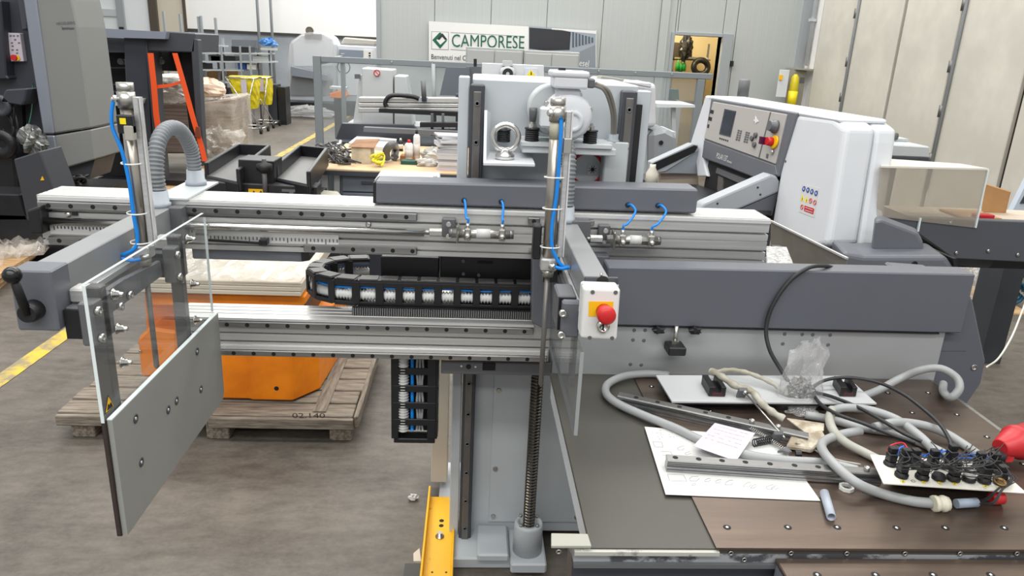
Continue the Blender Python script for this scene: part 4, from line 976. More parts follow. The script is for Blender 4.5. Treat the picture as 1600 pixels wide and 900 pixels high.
# papers
qd = [T(1040, 773, .0012), T(1282, 783, .0012), T(1228, 706, .0012), T(1200, 684, .0012), T(1007, 667, .0012)]
t = thing('drawing_sheet', 'large white drawing sheet with faint sketches on the table', 'paper', T(1140, 730))
part('sheet', G().prism(qd, (0, 0, .0008)), M_paper, t)
g = G(); rn = random.Random(4)
def sk(x, y): return T(x, y, .0022)
def seg(pts, wd=.0007):
    pp = [sk(*p) for p in pts]
    for p, q in zip(pp, pp[1:]): g.bar(p, q, wd, .0003)
seg([(1043, 741), (1068, 742), (1073, 752), (1046, 751), (1043, 741)]); seg([(1020, 690), (1034, 691), (1036, 699), (1023, 698), (1020, 690)]); seg([(1032, 705), (1048, 706), (1051, 712), (1035, 711)])
for cx_, cy_, r_ in ((1085, 748, 6), (1085, 757, 3), (1105, 750, 4), (1122, 752, 4), (1140, 754, 6), (1168, 757, 5), (1178, 760, 4), (1204, 761, 6), (1211, 762, 5), (1065, 700, 5), (1075, 708, 4)):
    seg([(cx_+r_*1.3*math.cos(k*math.pi/3+rn.random()), cy_+r_*.7*math.sin(k*math.pi/3)) for k in range(6)])
for row in range(5):
    for k in range(7): 
        x, y = 1018+k*6+row*1.2, 673+row*3.2
        if rn.random() > .35: seg([(x, y), (x+rn.uniform(1, 4), y+rn.uniform(-1, 1.2))])
part('pencil_marks', g, M_tgray, t, kind='stuff')
nq = [T(1083, 697, .022), T(1150, 721, .022), T(1180, 677, .024), T(1117, 661, .024)]
t = thing('note_paper', 'smaller pale note sheet lying over the conduit and drawing', 'paper', T(1132, 690))
part('sheet', G().prism(nq, (0, 0, .0006)), M_pink, t)
g = G()
for row in range(6):
    f = .1+row*.13; a = nq[3].lerp(nq[0], f)+Vector((0, 0, .0012)); b = nq[2].lerp(nq[1], f)+Vector((0, 0, .0012))
    x = .08
    while x < .85 and row < 5:
        L_ = rn.uniform(.03, .1)
        if rn.random() > .25: g.bar(a.lerp(b, x), a.lerp(b, x+L_), .0008, .0003)
        x += L_+.02
part('written_lines', g, mat('faint_pink_ink', (196, 176, 190), .7), t, kind='stuff')
# springs, rod with brackets, wing knob
def helix(a, b, R_, turns, r, n=10):
    d = (b-a); L = d.length; d.normalize(); u = d.cross(Vector((0, 0, 1))).normalized(); v = d.cross(u)
    return G().tube([a+d*L*i/(turns*n)+(u*math.cos(2*math.pi*i/n)+v*math.sin(2*math.pi*i/n))*R_ for i in range(turns*n+1)], r, 6, 1)
solo('coil_spring', helix(T(1178, 692, .012), T(1208, 686, .012), .0085, 9, .0014), M_blackm, 'short thick black coil spring beside the pale note', 'spring')
solo('coil_spring', helix(T(1172, 668, .03), T(1196, 682, .022), .004, 9, .0007), M_steel, 'thin silver spring behind the black coil spring', 'spring')
solo('coil_spring', helix(T(1206, 688, .012), T(1226, 703, .012), .005, 8, .0009), M_steel, 'thin silver spring between the black coil spring and wing nut', 'spring')
t = thing('tie_rod', 'thin steel rod with a square bracket at each end', 'rod', T(1190, 650))
a, b = T(1163, 612, .05), T(1226, 684, .025)
part('rod', G().cyl(a, b, .0022, 8), M_steel, t)
for c, k in ((T(1159, 614, .045), 0), (T(1214, 682, .022), 1)):
    part('bracket', G().obox(c, (.011, 0, 0), (0, .0025, .004), (0, -.006, .013)), M_mgray, t, bevel=.001)
part('collar', G().lathe(a, (a-b).normalized(), [(-.01, .006), (.004, .006)], 10), M_steel, t)
part('washer', G().lathe(T(1223, 677, .02), (0, 0, 1), [(0, .011), (.003, .011)], 14), M_drail, t)
t = thing('wing_nut', 'silver wing nut with black knob in front of the tape scrap', 'nut', T(1228, 708))
c = T(1227, 707, .008)
part('wings', G().prism([c+Vector((x, y, 0)) for x, y in ((-.022, -.006), (-.006, -.003), (.002, -.012), (.012, -.008), (.008, .004), (.012, .014), (.002, .012), (-.008, .006))], (0, 0, .009)), M_mgray, t, bevel=.002)
part('knob', G().lathe(T(1243, 709, .009), (1, -.2, .15), [(0, .0085), (.012, .0085), (.013, .006)], 10, smooth=False), M_black, t)
# scrap of dirty tape
t = thing('tape_scrap', 'crumpled dirty beige tape scrap in front of the plastic bag', 'tape', T(1262, 690))
M_tape = mat('dirty_beige_tape', (196, 188, 170), .7, rgb2=(140, 128, 108), scale=20)
part('strip', jitter(G().prism([T(1230, 655, .012), T(1288, 665, .02), T(1286, 676, .02), T(1262, 680, .012)], (0, 0, .004)), .002), M_tape, t)
part('fold', jitter(G().prism([T(1228, 702, .004), T(1268, 708, .004), T(1290, 690, .012), T(1283, 676, .018), T(1236, 684, .015)], (0, 0, .01)), .002), M_tape, t, bevel=.003)
part('string', G().tube([T(1243, 692, .02), T(1262, 697, .012), T(1282, 708, .006), T(1310, 719, .01), T(1345, 726, .024)], .0022, 6, 6), M_condw, t)
# ring nut and tube offcut
c = T(1322, 764)
g = G()
N8 = 8; o_ = [(c+Vector((.0155*math.cos(2*math.pi*i/N8), .0155*math.sin(2*math.pi*i/N8), 0))) for i in range(N8)]; i_ = [(c+Vector((.0105*math.cos(2*math.pi*i/N8), .0105*math.sin(2*math.pi*i/N8), 0))) for i in range(N8)]
up_ = Vector((0, 0, .007))
g.add(o_+i_+[v+up_ for v in o_]+[v+up_ for v in i_], [f for i in range(N8) for f in (((i+1) % N8, i, 2*N8+i, 2*N8+(i+1) % N8)[::-1], (N8+i, N8+(i+1) % N8, 3*N8+(i+1) % N8, 3*N8+i)[::-1], (2*N8+i, 3*N8+i, 3*N8+(i+1) % N8, 2*N8+(i+1) % N8)[::-1], (i, (i+1) % N8, N8+(i+1) % N8, N8+i)[::-1])])
solo('ring_nut', g, M_whitep, 'white octagonal plastic ring nut lying alone on the table', 'nut')
g = G(); a, b = T(1288, 770, .009), T(1299, 808, .009)
g.lathe(a, (b-a), [(0, .0075), (0, .009), ((b-a).length*.5, .0092), ((b-a).length, .009), ((b-a).length, .0072), ((b-a).length*.3, .007)], 14, closed=False)
solo('tube_offcut', g, mat('blue_grey_offcut', (158, 166, 178), .45), 'short open offcut of blue grey tube beside the white ring nut', 'tube')
# ------------------------------------------------------------------ control panel with wiring
t = thing('switch_board', 'white switch panel lying face down among a tangle of wires', 'control panel', T(1480, 745)); CP = t
PZ = .042
pq = [T(1380, 757, PZ), T(1603, 772, PZ-.006), T(1553, 726, PZ+.004), T(1359, 712, PZ+.006)]
part('plate', G().prism(pq, (0, 0, .0035)), mat('ivory_panel', (232, 230, 218), .45), t, bevel=.0008)
part('panel_shade', G().prism([T(1392, 752, .004), T(1560, 764, .004), T(1545, 735, .004), T(1385, 722, .004)], (0, 0, .03)), M_hole, t)  # dark block stands in for the shadow below the raised panel
def on(x, y, d=.0045): return T(x, y, PZ+d-.002*(x-1360)/240)
lab = [on(x, y, .0058) for x, y in ((1411, 752), (1444, 753.5), (1469, 754.5), (1492, 756), (1540, 760), (1563, 762), (1382, 722), (1386, 729))]
lb = reps('number_label', G().box(-.0035, .0035, -.0025, .0035, 0, .0004), M_ylw, lab, t)
reps('number_print', G().bar((-.0018, -.001, .0007), (.0016, .0014, .0007), .0012, .0003), M_text, lab, t)
part('printed_ring', G().tube([on(1427, 751.5, .0052)+Vector((.004*math.cos(a), .004*math.sin(a), 0)) for a in [i*.7 for i in range(9)]], .0005, 4, 1, closed=True), M_text, t)
su = [(1408, 744, .05), (1440, 747, .036), (1466, 748, .02), (1489, 749, .03), (1537, 752, .034), (1562, 754, .026), (1390, 727, .03), (1426, 730, .03), (1455, 731, .03), (1482, 731, .042), (1527, 735, .03), (1550, 736, .03)]
for k, (x, y, hh) in enumerate(su):
    c = on(x, y, .005)
    q = part('switch_body', G().lathe(c, (0, 0, 1), [(0, .0135), (.006, .0135), (.007, .0115), (.011, .0115)], 16), M_black, t)
    if hh > .022:
        part('contact_block', G().box(c.x-.0085, c.x+.0085, c.y-.009, c.y+.009, c.z+.011, c.z+hh), M_blackm, q, bevel=.0015)
        if k not in (1,): part('contact_block', G().box(c.x-.006, c.x+.010, c.y-.004, c.y+.01, c.z+hh, c.z+hh+.012), M_black, q, bevel=.0015)
        part('terminal_screw', G().lathe((c.x+.009, c.y-.009, c.z+hh*.55), (.5, -1, .2), [(0, .003), (.0015, .003)], 8), M_chrome, q)
c = on(1513, 750, .005)
q = part('lamp_holder', G().lathe(c, (0, 0, 1), [(0, .0135), (.008, .0135)], 16), M_black, t)
part('lamp_socket', G().lathe(c+Vector((0, 0, .0085)), (.1, -.1, 1), [(0, .011), (.006, .011), (.01, .008), (.018, .007)], 14), M_whitep, q)
part('selector_ring', G().lathe(on(1562, 754, .034), (0, -.25, 1), [(0, .0125), (.004, .0125), (.004, .0085), (.001, .0085)], 18), mat('brass_ring', (120, 96, 60), .3, .8), t)
rn = random.Random(11)
for k in range(34):
    x0_, y0_ = rn.choice([(1408, 728), (1430, 728), (1455, 726), (1480, 724), (1500, 728), (1527, 735), (1550, 738), (1562, 745)]); x1_, y1_ = rn.uniform(1385, 1570), rn.uniform(690, 722)
    h1 = rn.uniform(.06, .115)
    pts = [on(x0_+rn.uniform(-8, 8), y0_+rn.uniform(-6, 6), .03), T((x0_*2+x1_)/3+rn.uniform(-25, 25), (y0_*2+y1_)/3+10, PZ+h1*.8), T((x0_+2*x1_)/3+rn.uniform(-25, 25), (y0_+2*y1_)/3+14, PZ+h1*.9), T(x1_, y1_, rn.uniform(.02, .06))]
    part('black_wire', G().tube(pts, .0011, 5, 6), M_cable, t)
for k, pp in enumerate((((1402, 712, .07), (1408, 699, .085), (1425, 706, .075), (1445, 712, .06), (1470, 712, .06)), ((1445, 714, .06), (1460, 704, .08), (1480, 706, .07), (1492, 712, .06), (1490, 720, .05)), ((1465, 722, .05), (1470, 708, .075), (1488, 703, .08), (1498, 710, .06)), ((1497, 712, .055), (1525, 710, .06), (1545, 715, .055), (1540, 720, .05)), ((1495, 716, .05), (1520, 716, .055), (1547, 720, .05)), ((1402, 716, .06), (1404, 702, .08), (1412, 697, .08)))):
    part('blue_wire', G().tube([T(*p) for p in pp], .0018, 6, 6), mat('blue_wire', (40, 96, 190), .4), t)
for pp in (((1386, 705, .06), (1392, 696, .08), (1410, 692, .08), (1418, 700, .075)), ((1414, 700, .075), (1424, 716, .06), (1434, 728, .045), (1437, 735, .035)), ((1505, 734, .04), (1525, 731, .05), (1545, 728, .055), (1562, 724, .06))):
    part('red_wire', G().tube([T(*p) for p in pp], .0016, 6, 6), mat('red_wire', (206, 36, 56), .4), t)
for k in range(9):
    s_ = rn.uniform(-6, 6)
    part('black_wire', G().tube([T(1527, 785+rn.uniform(-3, 3), .013), T(1548+s_, 782+s_, .03), T(1562+s_, 765, .05), T(1572+rn.uniform(-15, 20), 748, .055), T(1560+s_, 735, .05)], .0012, 5, 6), M_cable, t)
# red industrial plug
t = thing('red_plug', 'large red industrial plug at the right edge of the table', 'plug', T(1580, 705))
a = T(1562, 700, .042); b = T(1604, 686, .05); d = (b-a).normalized()
part('shell', G().lathe(a, d, [(0, .018), (.004, .021), (.03, .030), (.05, .036), (.052, .040), (.058, .040), (.06, .036), (.1, .036)], 22), M_redp, t)
part('cap', G().lathe(T(1556, 716, .03), (.25, -.1, 1), [(0, .017), (.016, .017), (.017, .013)], 18), M_black, t)
part('hook', G().prism([T(1572, 722, .015), T(1582, 722, .015), T(1586, 712, .03), T(1570, 713, .03)], (0, .01, 0)), M_redp, t)
solo('red_stopper', G().lathe(T(1557, 778, .014), (1, .1, 0), [(-.014, .009), (-.01, .0135), (.012, .0135), (.014, .011)], 16), M_redp, 'small red stopper half hidden under the white switch panel', 'stopper')
# ================================================================== WHITE CORD AND WRAP TO THE RIGHT
solo('mains_lead', G().tube([A(1541, 574, Y=2.1), A(1560, 560, Y=2.1), A(1580, 528, Y=2.15), A(1595, 492, Y=2.25), A(1603, 470, Y=2.3), A(1612, 440, Y=2.4)], .003, 8, 8), mat('off_white_cord', (206, 202, 192), .5), 'off-white cord hanging beside the side frame, right edge', 'cord')
c = A(1552, 486, Z=0.02)
t = thing('plastic_wrap', 'crumpled clear plastic wrap on the floor under the dark rear table', 'wrap', (c.x, c.y, 0))
part('film', crumple((c.x-.02, c.y+.2, .14), .28, .2, .2, .3, 26, 14, seed=21), M_bag, t)
part('film', crumple((c.x-.1, c.y+.4, .26), .22, .16, .16, .3, 20, 10, seed=22), M_bag, t)
part('cardboard', G().box(c.x-.35, c.x+.3, c.y-.02, c.y+.7, 0, .012), M_ply, t)
c = A(1593, 486, Z=0.0); g = G()
for k in range(5): g.tube([(c.x+.09*math.cos(a), c.y+.1+.03*k, .11+.09*math.sin(a)+.008*k) for a in [i*.5 for i in range(13)]], .012, 6, 1)
solo('cable_coil', g, mat('teal_cable', (20, 84, 110), .45), 'teal cable coil at the right edge beside the plastic wrap', 'cable')
# ================================================================== PAPER CUTTER
RT, LT = A(1312, 186, Z=1.5), A(1112, 152, Z=1.5); RB = A(1272, 378, Y=3.36)
FN = (LT-RT).cross(RB-RT).normalized()
if FN.x > 0: FN = -FN
UW = (LT-RT); UW.z = 0; UW.normalize(); DP = Vector((UW.y, -UW.x, 0))       # width and depth directions
if DP.x < 0: DP = -DP
def F(x, y, o=0.0): return AP(x, y, RT+FN*o, FN)
t = thing('paper_cutter', 'large white paper cutting machine with grey control panel', 'machine', (2.0, 4.1, 0)); PC = t
cl_ = part('side_column', G().prism([F(1233, 176), F(1303, 184), F(1321, 198), F(1318, 220), F(1292, 384), F(1196, 402)], DP*.16), M_white, t, bevel=.028, seg=4)
part('rear_column', G().prism([F(x, y)+DP*.162 for x, y in ((1236, 177), (1303, 187), (1319, 200), (1317, 222), (1293, 386), (1206, 400))], DP*.11), M_white, t, bevel=.02, seg=3)
part('top_cover', G().prism([F(1108, 149), F(1312, 184), F(1311, 192), F(1106, 158)], DP*.25), M_white, t, bevel=.012, seg=2)
part('far_column', G().prism([F(1102, 149), F(1114, 152), F(1097, 240), F(1105, 276), F(1089, 276), F(1086, 240), F(1077, 228)], DP*.25), M_white, t, bevel=.01, seg=2)
part('panel_frame', G().prism([F(1111, 153, .01), F(1246, 176, .01), F(1216, 276, .01), F(1180, 279, .01), F(1096, 246, .01)], DP*.08), M_gray, t, bevel=.006)
cp = part('control_face', G().prism([F(1114, 159, .016), F(1229, 179, .016), F(1211, 256, .016), F(1100, 216, .016)], DP*.01), mat('warm_grey_panel', (176, 172, 168), .45), t, bevel=.002)
part('face_seam', G().prism([F(1203, 175, .018), F(1204.5, 175, .018), F(1186, 247, .018), F(1184.5, 247, .018)], DP*.002), M_mgray, cp)
def C4(x, y): return F(960+x/4, 130+y/4, .0185)
part('screen_bezel', G().prism([C4(688, 160), C4(760, 175), C4(724, 336), C4(654, 318)], DP*.004), M_dgray, cp)
part('screen', G().prism([C4(694, 168)+FN*.001, C4(754, 181)+FN*.001, C4(720, 326)+FN*.001, C4(662, 310)+FN*.001], DP*.003), mat('dark_screen_glass', (34, 40, 54), .15), cp)
for x, y in ((605, 177), (616, 180), (594, 220), (605, 224), (588, 268)): part('indicator', G().prism([C4(x-5, y-12), C4(x+4, y-10), C4(x, y+12), C4(x-9, y+10)], DP*.003), M_text, cp)
for gx in (770, 785, 820, 834): 
    for gy in range(5): part('key', G().prism([C4(gx-gy*3.2+1, 290+gy*14+(gx-770)*.25), C4(gx-gy*3.2+11, 292+gy*14+(gx-770)*.25), C4(gx-gy*3.2+9, 301+gy*14+(gx-770)*.25), C4(gx-gy*3.2-1, 299+gy*14+(gx-770)*.25)], DP*.003), M_mgray, cp)
for k in range(5): part('key', G().prism([C4(656+k*12, 340+k*3.6), C4(663+k*12, 342+k*3.6), C4(661+k*12, 350+k*3.6), C4(654+k*12, 348+k*3.6)], DP*.003), M_text, cp)
for x, y in ((862, 345), (884, 325), (876, 385)): part('jog_key', G().lathe(C4(x, y), FN, [(0, .016), (.01, .014)], 12), M_mgray, cp)
part('press_mark', G().prism([C4(880, 205), C4(888, 225), C4(900, 240), C4(888, 245), C4(882, 255), C4(878, 240), C4(866, 232), C4(878, 225)], DP*.002), M_whitep, cp)
part('rotary_knob', G().lathe(C4(1008, 272), FN, [(0, .036), (.012, .036), (.016, .028), (.04, .026)], 20), M_mgray, cp)
part('switch_base', G().lathe(C4(1004, 368), FN, [(0, .036), (.01, .034)], 20), M_yel, cp)
part('main_switch', G().lathe(C4(994, 368)+FN*.01, FN, [(0, .024), (.03, .022)], 16), M_red, cp)
part('switch_grip', G().obox(C4(975, 366)+FN*.045, FN*.02, UW*.006, Vector((0, 0, .02))), mat('purple_grip', (74, 20, 60), .4), cp)
part('key_switch', G().lathe(C4(990, 430), FN, [(0, .012), (.012, .012)], 12), M_chrome, cp)
part('small_plate', G().prism([C4(950, 440), C4(962, 443), C4(957, 470), C4(946, 467)], DP*.003), M_mgray, cp)
lb = part('name_bar', G().prism([F(1100, 219, .014), F(1211, 259, .014), F(1214, 273, .014), F(1182, 278, .014), F(1097, 245, .014)], DP*.006), M_gray, t, bevel=.002)
upv = (F(1110, 160)-F(1104, 190)).normalized()
text('lettering', 'POLAR', M_whitep, lb, C4(637, 466)+FN*.001, C4(676, 481)+FN*.001, .033, up=upv)
text('lettering', '137', M_whitep, lb, C4(681, 483)+FN*.001, C4(702, 491)+FN*.001, .036, up=upv)
text('lettering', 'eltromat', M_whitep, lb, C4(704, 492)+FN*.001, C4(733, 503)+FN*.001, .016, up=upv)
part('cutting_gap', G().prism([F(1108, 248, -.02), F(1214, 274, -.02), F(1212, 350, -.02), F(1090, 345, -.02)], DP*.1), M_hole, t)
part('clamp_bar', G().prism([F(1120, 262, -.01), F(1170, 282, -.01), F(1168, 292, -.01), F(1118, 270, -.01)], DP*.02), M_mgray, t)
part('gap_panel', G().prism([F(1122, 274, -.012), F(1130, 278, -.012), F(1128, 310, -.012), F(1120, 303, -.012)], DP*.02), M_rail, t)
part('cutter_table', G().prism([F(1095, 290), F(1205, 330), F(1205, 335), F(1095, 295)], -DP*.75), M_blackm, t)
part('body', G().prism([F(1105, 290, -.06), F(1290, 360, -.06), Vector((F(1290, 360, -.06).x, F(1290, 360, -.06).y, 0)), Vector((F(1105, 290, -.06).x, F(1105, 290, -.06).y, 0))], DP*.35), M_gray, t)
a0 = F(1216, 285)
def AR(x, y): return AP(x, y, a0, UW)
part('light_barrier_arm', G().prism([AR(1092, 330), AR(1100, 318), AR(1204, 273), AR(1214, 275), AR(1219, 284), AR(1219, 300), AR(1146, 331)], UW*.09), mat('arm_pale_grey', (160, 164, 169), .42), t, bevel=.012, seg=2)
part('arm_gusset', G().prism([AR(1150, 331)+UW*.01, AR(1218, 301)+UW*.01, AR(1213, 338)+UW*.01, AR(1170, 336)+UW*.01], UW*.07), M_gray, t)
for x, y in ((1121, 318), (1184, 293), (1188, 304)): part('arm_screw', G().lathe(AR(x, y), -UW, [(0, .006), (.003, .005)], 8), M_text, t)
a1 = F(1092, 240)
def AL(x, y): return AP(x, y, a1, UW)
part('light_barrier_arm', G().prism([AL(1017, 272), AL(1018, 254), AL(1082, 225), AL(1091, 226), AL(1091, 236), AL(1040, 268)], UW*.08), mat('arm_pale_grey', (160, 164, 169), .42), t, bevel=.004)
part('barrier_lens', G().prism([AL(1018, 270)-UW*.004, AL(1018.5, 256)-UW*.004, AL(1085, 227)-UW*.004, AL(1090, 229)-UW*.004, AL(1085, 238)-UW*.004], UW*.004), M_hole, t)
part('arm_gusset', G().prism([AL(1030, 270)+UW*.01, AL(1092, 236)+UW*.01, AL(1092, 272)+UW*.01], UW*.06), mat('pale_slate', (142, 148, 156), .45), t)
# sticker with pictograms
st = part('safety_sticker', G().prism([F(1253, 288, .0015), F(1279, 294, .0015), F(1272, 340, .0015), F(1248, 331, .0015)], DP*.001), M_paper, t)
def S4(x, y, o=.0026): return F(1200+x/4, 200+y/4, o)
for x, y in ((224, 380), (249, 388), (274, 398), (300, 408)):
    s_ = part('blue_sign', G().lathe(S4(x, y), FN, [(0, .0135), (.0005, .0133)], 14), M_bluep, st)
    part('pictogram', G().prism([S4(x-3, y-8, .0034), S4(x+3, y-6, .0034), S4(x+1, y+8, .0034), S4(x-4, y+6, .0034)], DP*.0004), M_paper, s_)
for x, y in ((214, 436), (240, 446)): 
    s_ = part('warning_sign', G().prism([S4(x-12, y+16), S4(x+9, y+20), S4(x+2, y-20)], DP*.0006), M_ylw, st)
    part('pictogram', G().prism([S4(x-3, y+12, .0034), S4(x+2, y+13, .0034), S4(x+1, y-4, .0034)], DP*.0004), M_text, s_)
for x, y in ((266, 455), (292, 466), (212, 494)):
    c = S4(x, y); 
    part('prohibition_sign', G().tube([c+UW*.011*math.cos(a)+upv*.011*math.sin(a) for a in [i*math.pi/8 for i in range(16)]], .0016, 5, 1, closed=True).bar(c+UW*.008+upv*.008, c-UW*.008-upv*.008, .002, .001), M_red, st)
part('red_panel', G().prism([S4(228, 484), S4(288, 504), S4(282, 540), S4(224, 518)], DP*.0006), M_red, st)
for k in range(2): part('red_panel_text', G().prism([S4(232+k*-2, 494+k*16, .0034), S4(280-k*2, 510+k*16, .0034), S4(279-k*2, 514+k*16, .0034), S4(231-k*2, 498+k*16, .0034)], DP*.0003), M_pink, st)
part('column_screw', G().lathe(F(1227.5, 252, .001), FN, [(0, .007), (.002, .006)], 8), M_mgray, t)
# seams on the end face
e0 = F(1320, 215)+DP*.28
# grey base at the right of the cutter
t = thing('cutter_base', 'grey moulded base cover in front of the white cutting machine', 'cover', (1.8, 3.0, 0))
Yb = 2.93
part('base_cover', G().prism([A(1318, 440, Y=Yb), A(1494, 446, Y=Yb), A(1491, 418, Y=Yb), A(1478, 400, Y=Yb), A(1350, 400, Y=Yb), A(1318, 394, Y=Yb)], (.06, .24, .0)), M_gray, t, bevel=.02, seg=3)
part('upper_cover', G().prism([A(1362, 392, Y=3.05), A(1444, 392, Y=3.05), A(1442, 378, Y=3.05), A(1434, 364, Y=3.05), A(1378, 343, Y=3.05), A(1368, 345, Y=3.05)], (.05, .1, 0)), M_gray, t, bevel=.012, seg=2)
part('cover_hole', G().lathe(A(1429, 413, Y=Yb-.001), (0, -1, 0), [(-.002, .014), (.0, .014), (.002, .012), (.0, .01)], 16), M_hole, t)
part('pedestal', G().box(1.5, 2.1, 3.0, 3.3, 0, .9), M_dgray, t)
part('base_edge', G().prism([A(1489, 404, Y=Yb-.002), A(1495, 404, Y=Yb-.002), A(1500, 446, Y=Yb-.002), A(1494, 446, Y=Yb-.002)], (0, .2, 0)), M_black, t)
# stainless deflector sheet standing behind the housing
a, b = A(1204, 345, Y=2.62), A(1324, 404, Y=2.1)
a2, b2 = A(1204, 425, Y=2.62), A(1320, 425, Y=2.1)
t = thing('steel_guard_sheet', 'brushed stainless sheet standing between the beam end and the cutter', 'sheet', (1.1, 2.3, .9))
part('sheet', G().prism([a2, Vector((b.x, b.y, b2.z)), b, a], (.004, .004, 0)), mat('stained_stainless', (164, 160, 152), .35, .6, noise=.15, scale=6), t)
part('post', G().box(1.0, 1.03, 2.3, 2.33, 0, b2.z+.02), M_dgray, t)
part('edge', G().bar(a, b, .008, .006), M_alu_s, t)
c = A(1214, 400, Y=2.2)
t = thing('parts_pouch', 'small clear pouch of screws lying behind the rear housing', 'bag', (c.x, 2.22, c.z-.04))
part('film', G().prism([A(1197, 416, Y=2.15), A(1240, 416, Y=2.15), A(1229, 388, Y=2.3), A(1197, 387, Y=2.3)], (0, 0, .006)), mat('pouch_film', (206, 206, 204), .3, .2, noise=.5, scale=70, bump=.8, bscale=90), t, bevel=.002)
part('rest', G().box(c.x-.04, c.x+.05, 2.18, 2.32, 0, c.z-.035), M_dgray, t)
# rear table and guards behind the cutter
t = thing('rear_table', 'dark grey rear feed table with clear side guard, right edge', 'table', (2.6, 3.7, 0))
fr = part('side_rail', G().prism([A(1372, 338, Y=3.32), A(1800, 354, Y=3.32), A(1800, 420, Y=3.32), A(1490, 404, Y=3.32), A(1436, 366, Y=3.32)], (0, .05, 0)), mat('rail_blue_grey', (78, 81, 88), .45), t, bevel=.004)
reps('rail_bolt', G().lathe((0, 0, 0), (0, -1, 0), [(0, .009), (.005, .009), (.007, .005)], 10), M_steel, [A(x, y, Y=3.319) for x, y in ((1494, 395), (1544, 392), (1590, 398), (1485, 348))], fr)
z1 = A(1500, 343, Y=3.35).z
part('table_top', G().box(2.2, 3.0, 3.37, 3.8, z1-.08, z1-.03), mat('pale_feed_board', (190, 176, 160), .6), t)
part('leg', G().box(3.15, 3.25, 3.45, 3.55, 0, z1-.06), M_black, t); part('leg', G().box(2.21, 2.29, 3.68, 3.76, 0, z1-.08), M_black, t)
part('under_box', G().box(2.45, 3.1, 3.45, 3.8, .80, z1-.1), M_black, t)
part('roller', G().cyl((2.3, 3.5, z1-.2), (2.6, 3.45, z1-.2), .06, 18), M_dgray, t)
part('side_guard', G().prism([A(1370, 338, Y=3.31), A(1524, 356, Y=3.31), A(1545, 266, Y=3.31), A(1376, 262, Y=3.31)], (0, .008, 0)), M_glassd, t)
part('top_guard', G().prism([A(1376, 262, Y=3.31), A(1545, 266, Y=3.31), A(1500, 258, Y=3.75), A(1380, 250, Y=3.75)], (0, 0, .008)), mat('frosted_guard_top', (222, 216, 206), .3), t)
part('guard_edge', G().prism([A(1524, 356, Y=3.305), A(1526, 356, Y=3.305), A(1546, 266, Y=3.305), A(1544, 266, Y=3.305)], (0, .012, 0)), M_edge, t)
part('guard_edge', G().prism([A(1434, 362, Y=3.305), A(1436, 362, Y=3.305), A(1440, 341, Y=3.305), A(1438, 341, Y=3.305)], (0, .012, 0)), M_edge, t)
solo('cardboard_box', G().prism([A(1533, 330, Y=3.7), A(1569, 338, Y=3.7), A(1578, 300, Y=3.7), A(1540, 288, Y=3.7)], (.02, .02, 0)).box(A(1505, 340, Y=3.5).x, A(1566, 340, Y=3.5).x, 3.5, 3.7, z1-.029, A(1560, 335, Y=3.6).z), M_card, 'open brown cardboard box on the rear table behind the clear guard', 'box')
q = solo('red_packet', G().fbox(1527, 336, 1555, 344, 3.4, .05), M_redp, 'small red packet beside the cardboard box on the rear table', 'packet', bevel=.004)
t = thing('leaning_board', 'white board with dark slots leaning at the right edge of the frame', 'board', (3.2, 4.2, 0))
part('board', G().prism([A(1576, 342, Y=4.1), A(1612, 270, Y=4.1), A(1640, 270, Y=4.1), A(1640, 342, Y=4.1)], (0, .04, 0)), mat('blue_white_panel', (196, 206, 218), .45), t)
part('slot', G().prism([A(1594, 318, Y=4.095), A(1604, 300, Y=4.095), A(1612, 300, Y=4.095), A(1612, 318, Y=4.095)], (0, .004, 0)), M_dgray, t)
part('slot', G().prism([A(1592, 341, Y=4.095), A(1600, 332, Y=4.095), A(1612, 332, Y=4.095), A(1612, 341, Y=4.095)], (0, .004, 0)), M_dgray, t)
part('foot', G().box(A(1600, 300, Y=4.1).x, A(1635, 300, Y=4.1).x, 4.1, 4.3, 0, A(1600, 342, Y=4.1).z), M_dgray, t)
# pale air table further behind
t = thing('pale_side_table', 'pale flat side table by the folding door, behind the cutter', 'table', (3.2, 6.3, 0))
part('top', G().prism([A(1380, 244, Y=6), A(1453, 247, Y=6), A(1453, 229, Y=6), A(1380, 225, Y=6)], (0, .6, 0)), M_pgray, t, bevel=.01)
part('shelf', G().prism([A(1380, 220, Y=6.3), A(1420, 221, Y=6.3), A(1420, 217, Y=6.3), A(1380, 216, Y=6.3)], (0, .4, 0)), M_pgray, t)
part('lamp', G().lathe(A(1396, 213, Y=6.3), (1, 0, 0), [(-.03, .03), (.03, .03)], 12), M_mgray, t)
part('rail', G().prism([A(1380, 251, Y=5.98), A(1451, 254, Y=5.98), A(1451, 247, Y=5.98), A(1380, 244, Y=5.98)], (0, .05, 0)), M_dgray, t)
part('leg', G().box(3.0, 3.6, 6.1, 6.5, 0, A(1400, 246, Y=6).z), M_dgray, t)
# ================================================================== BACKGROUND
def slab(pts, Y, d, g=None):
    return (g or G()).prism([A(x, y, Y=Y) for x, y in pts], (0, d, 0))
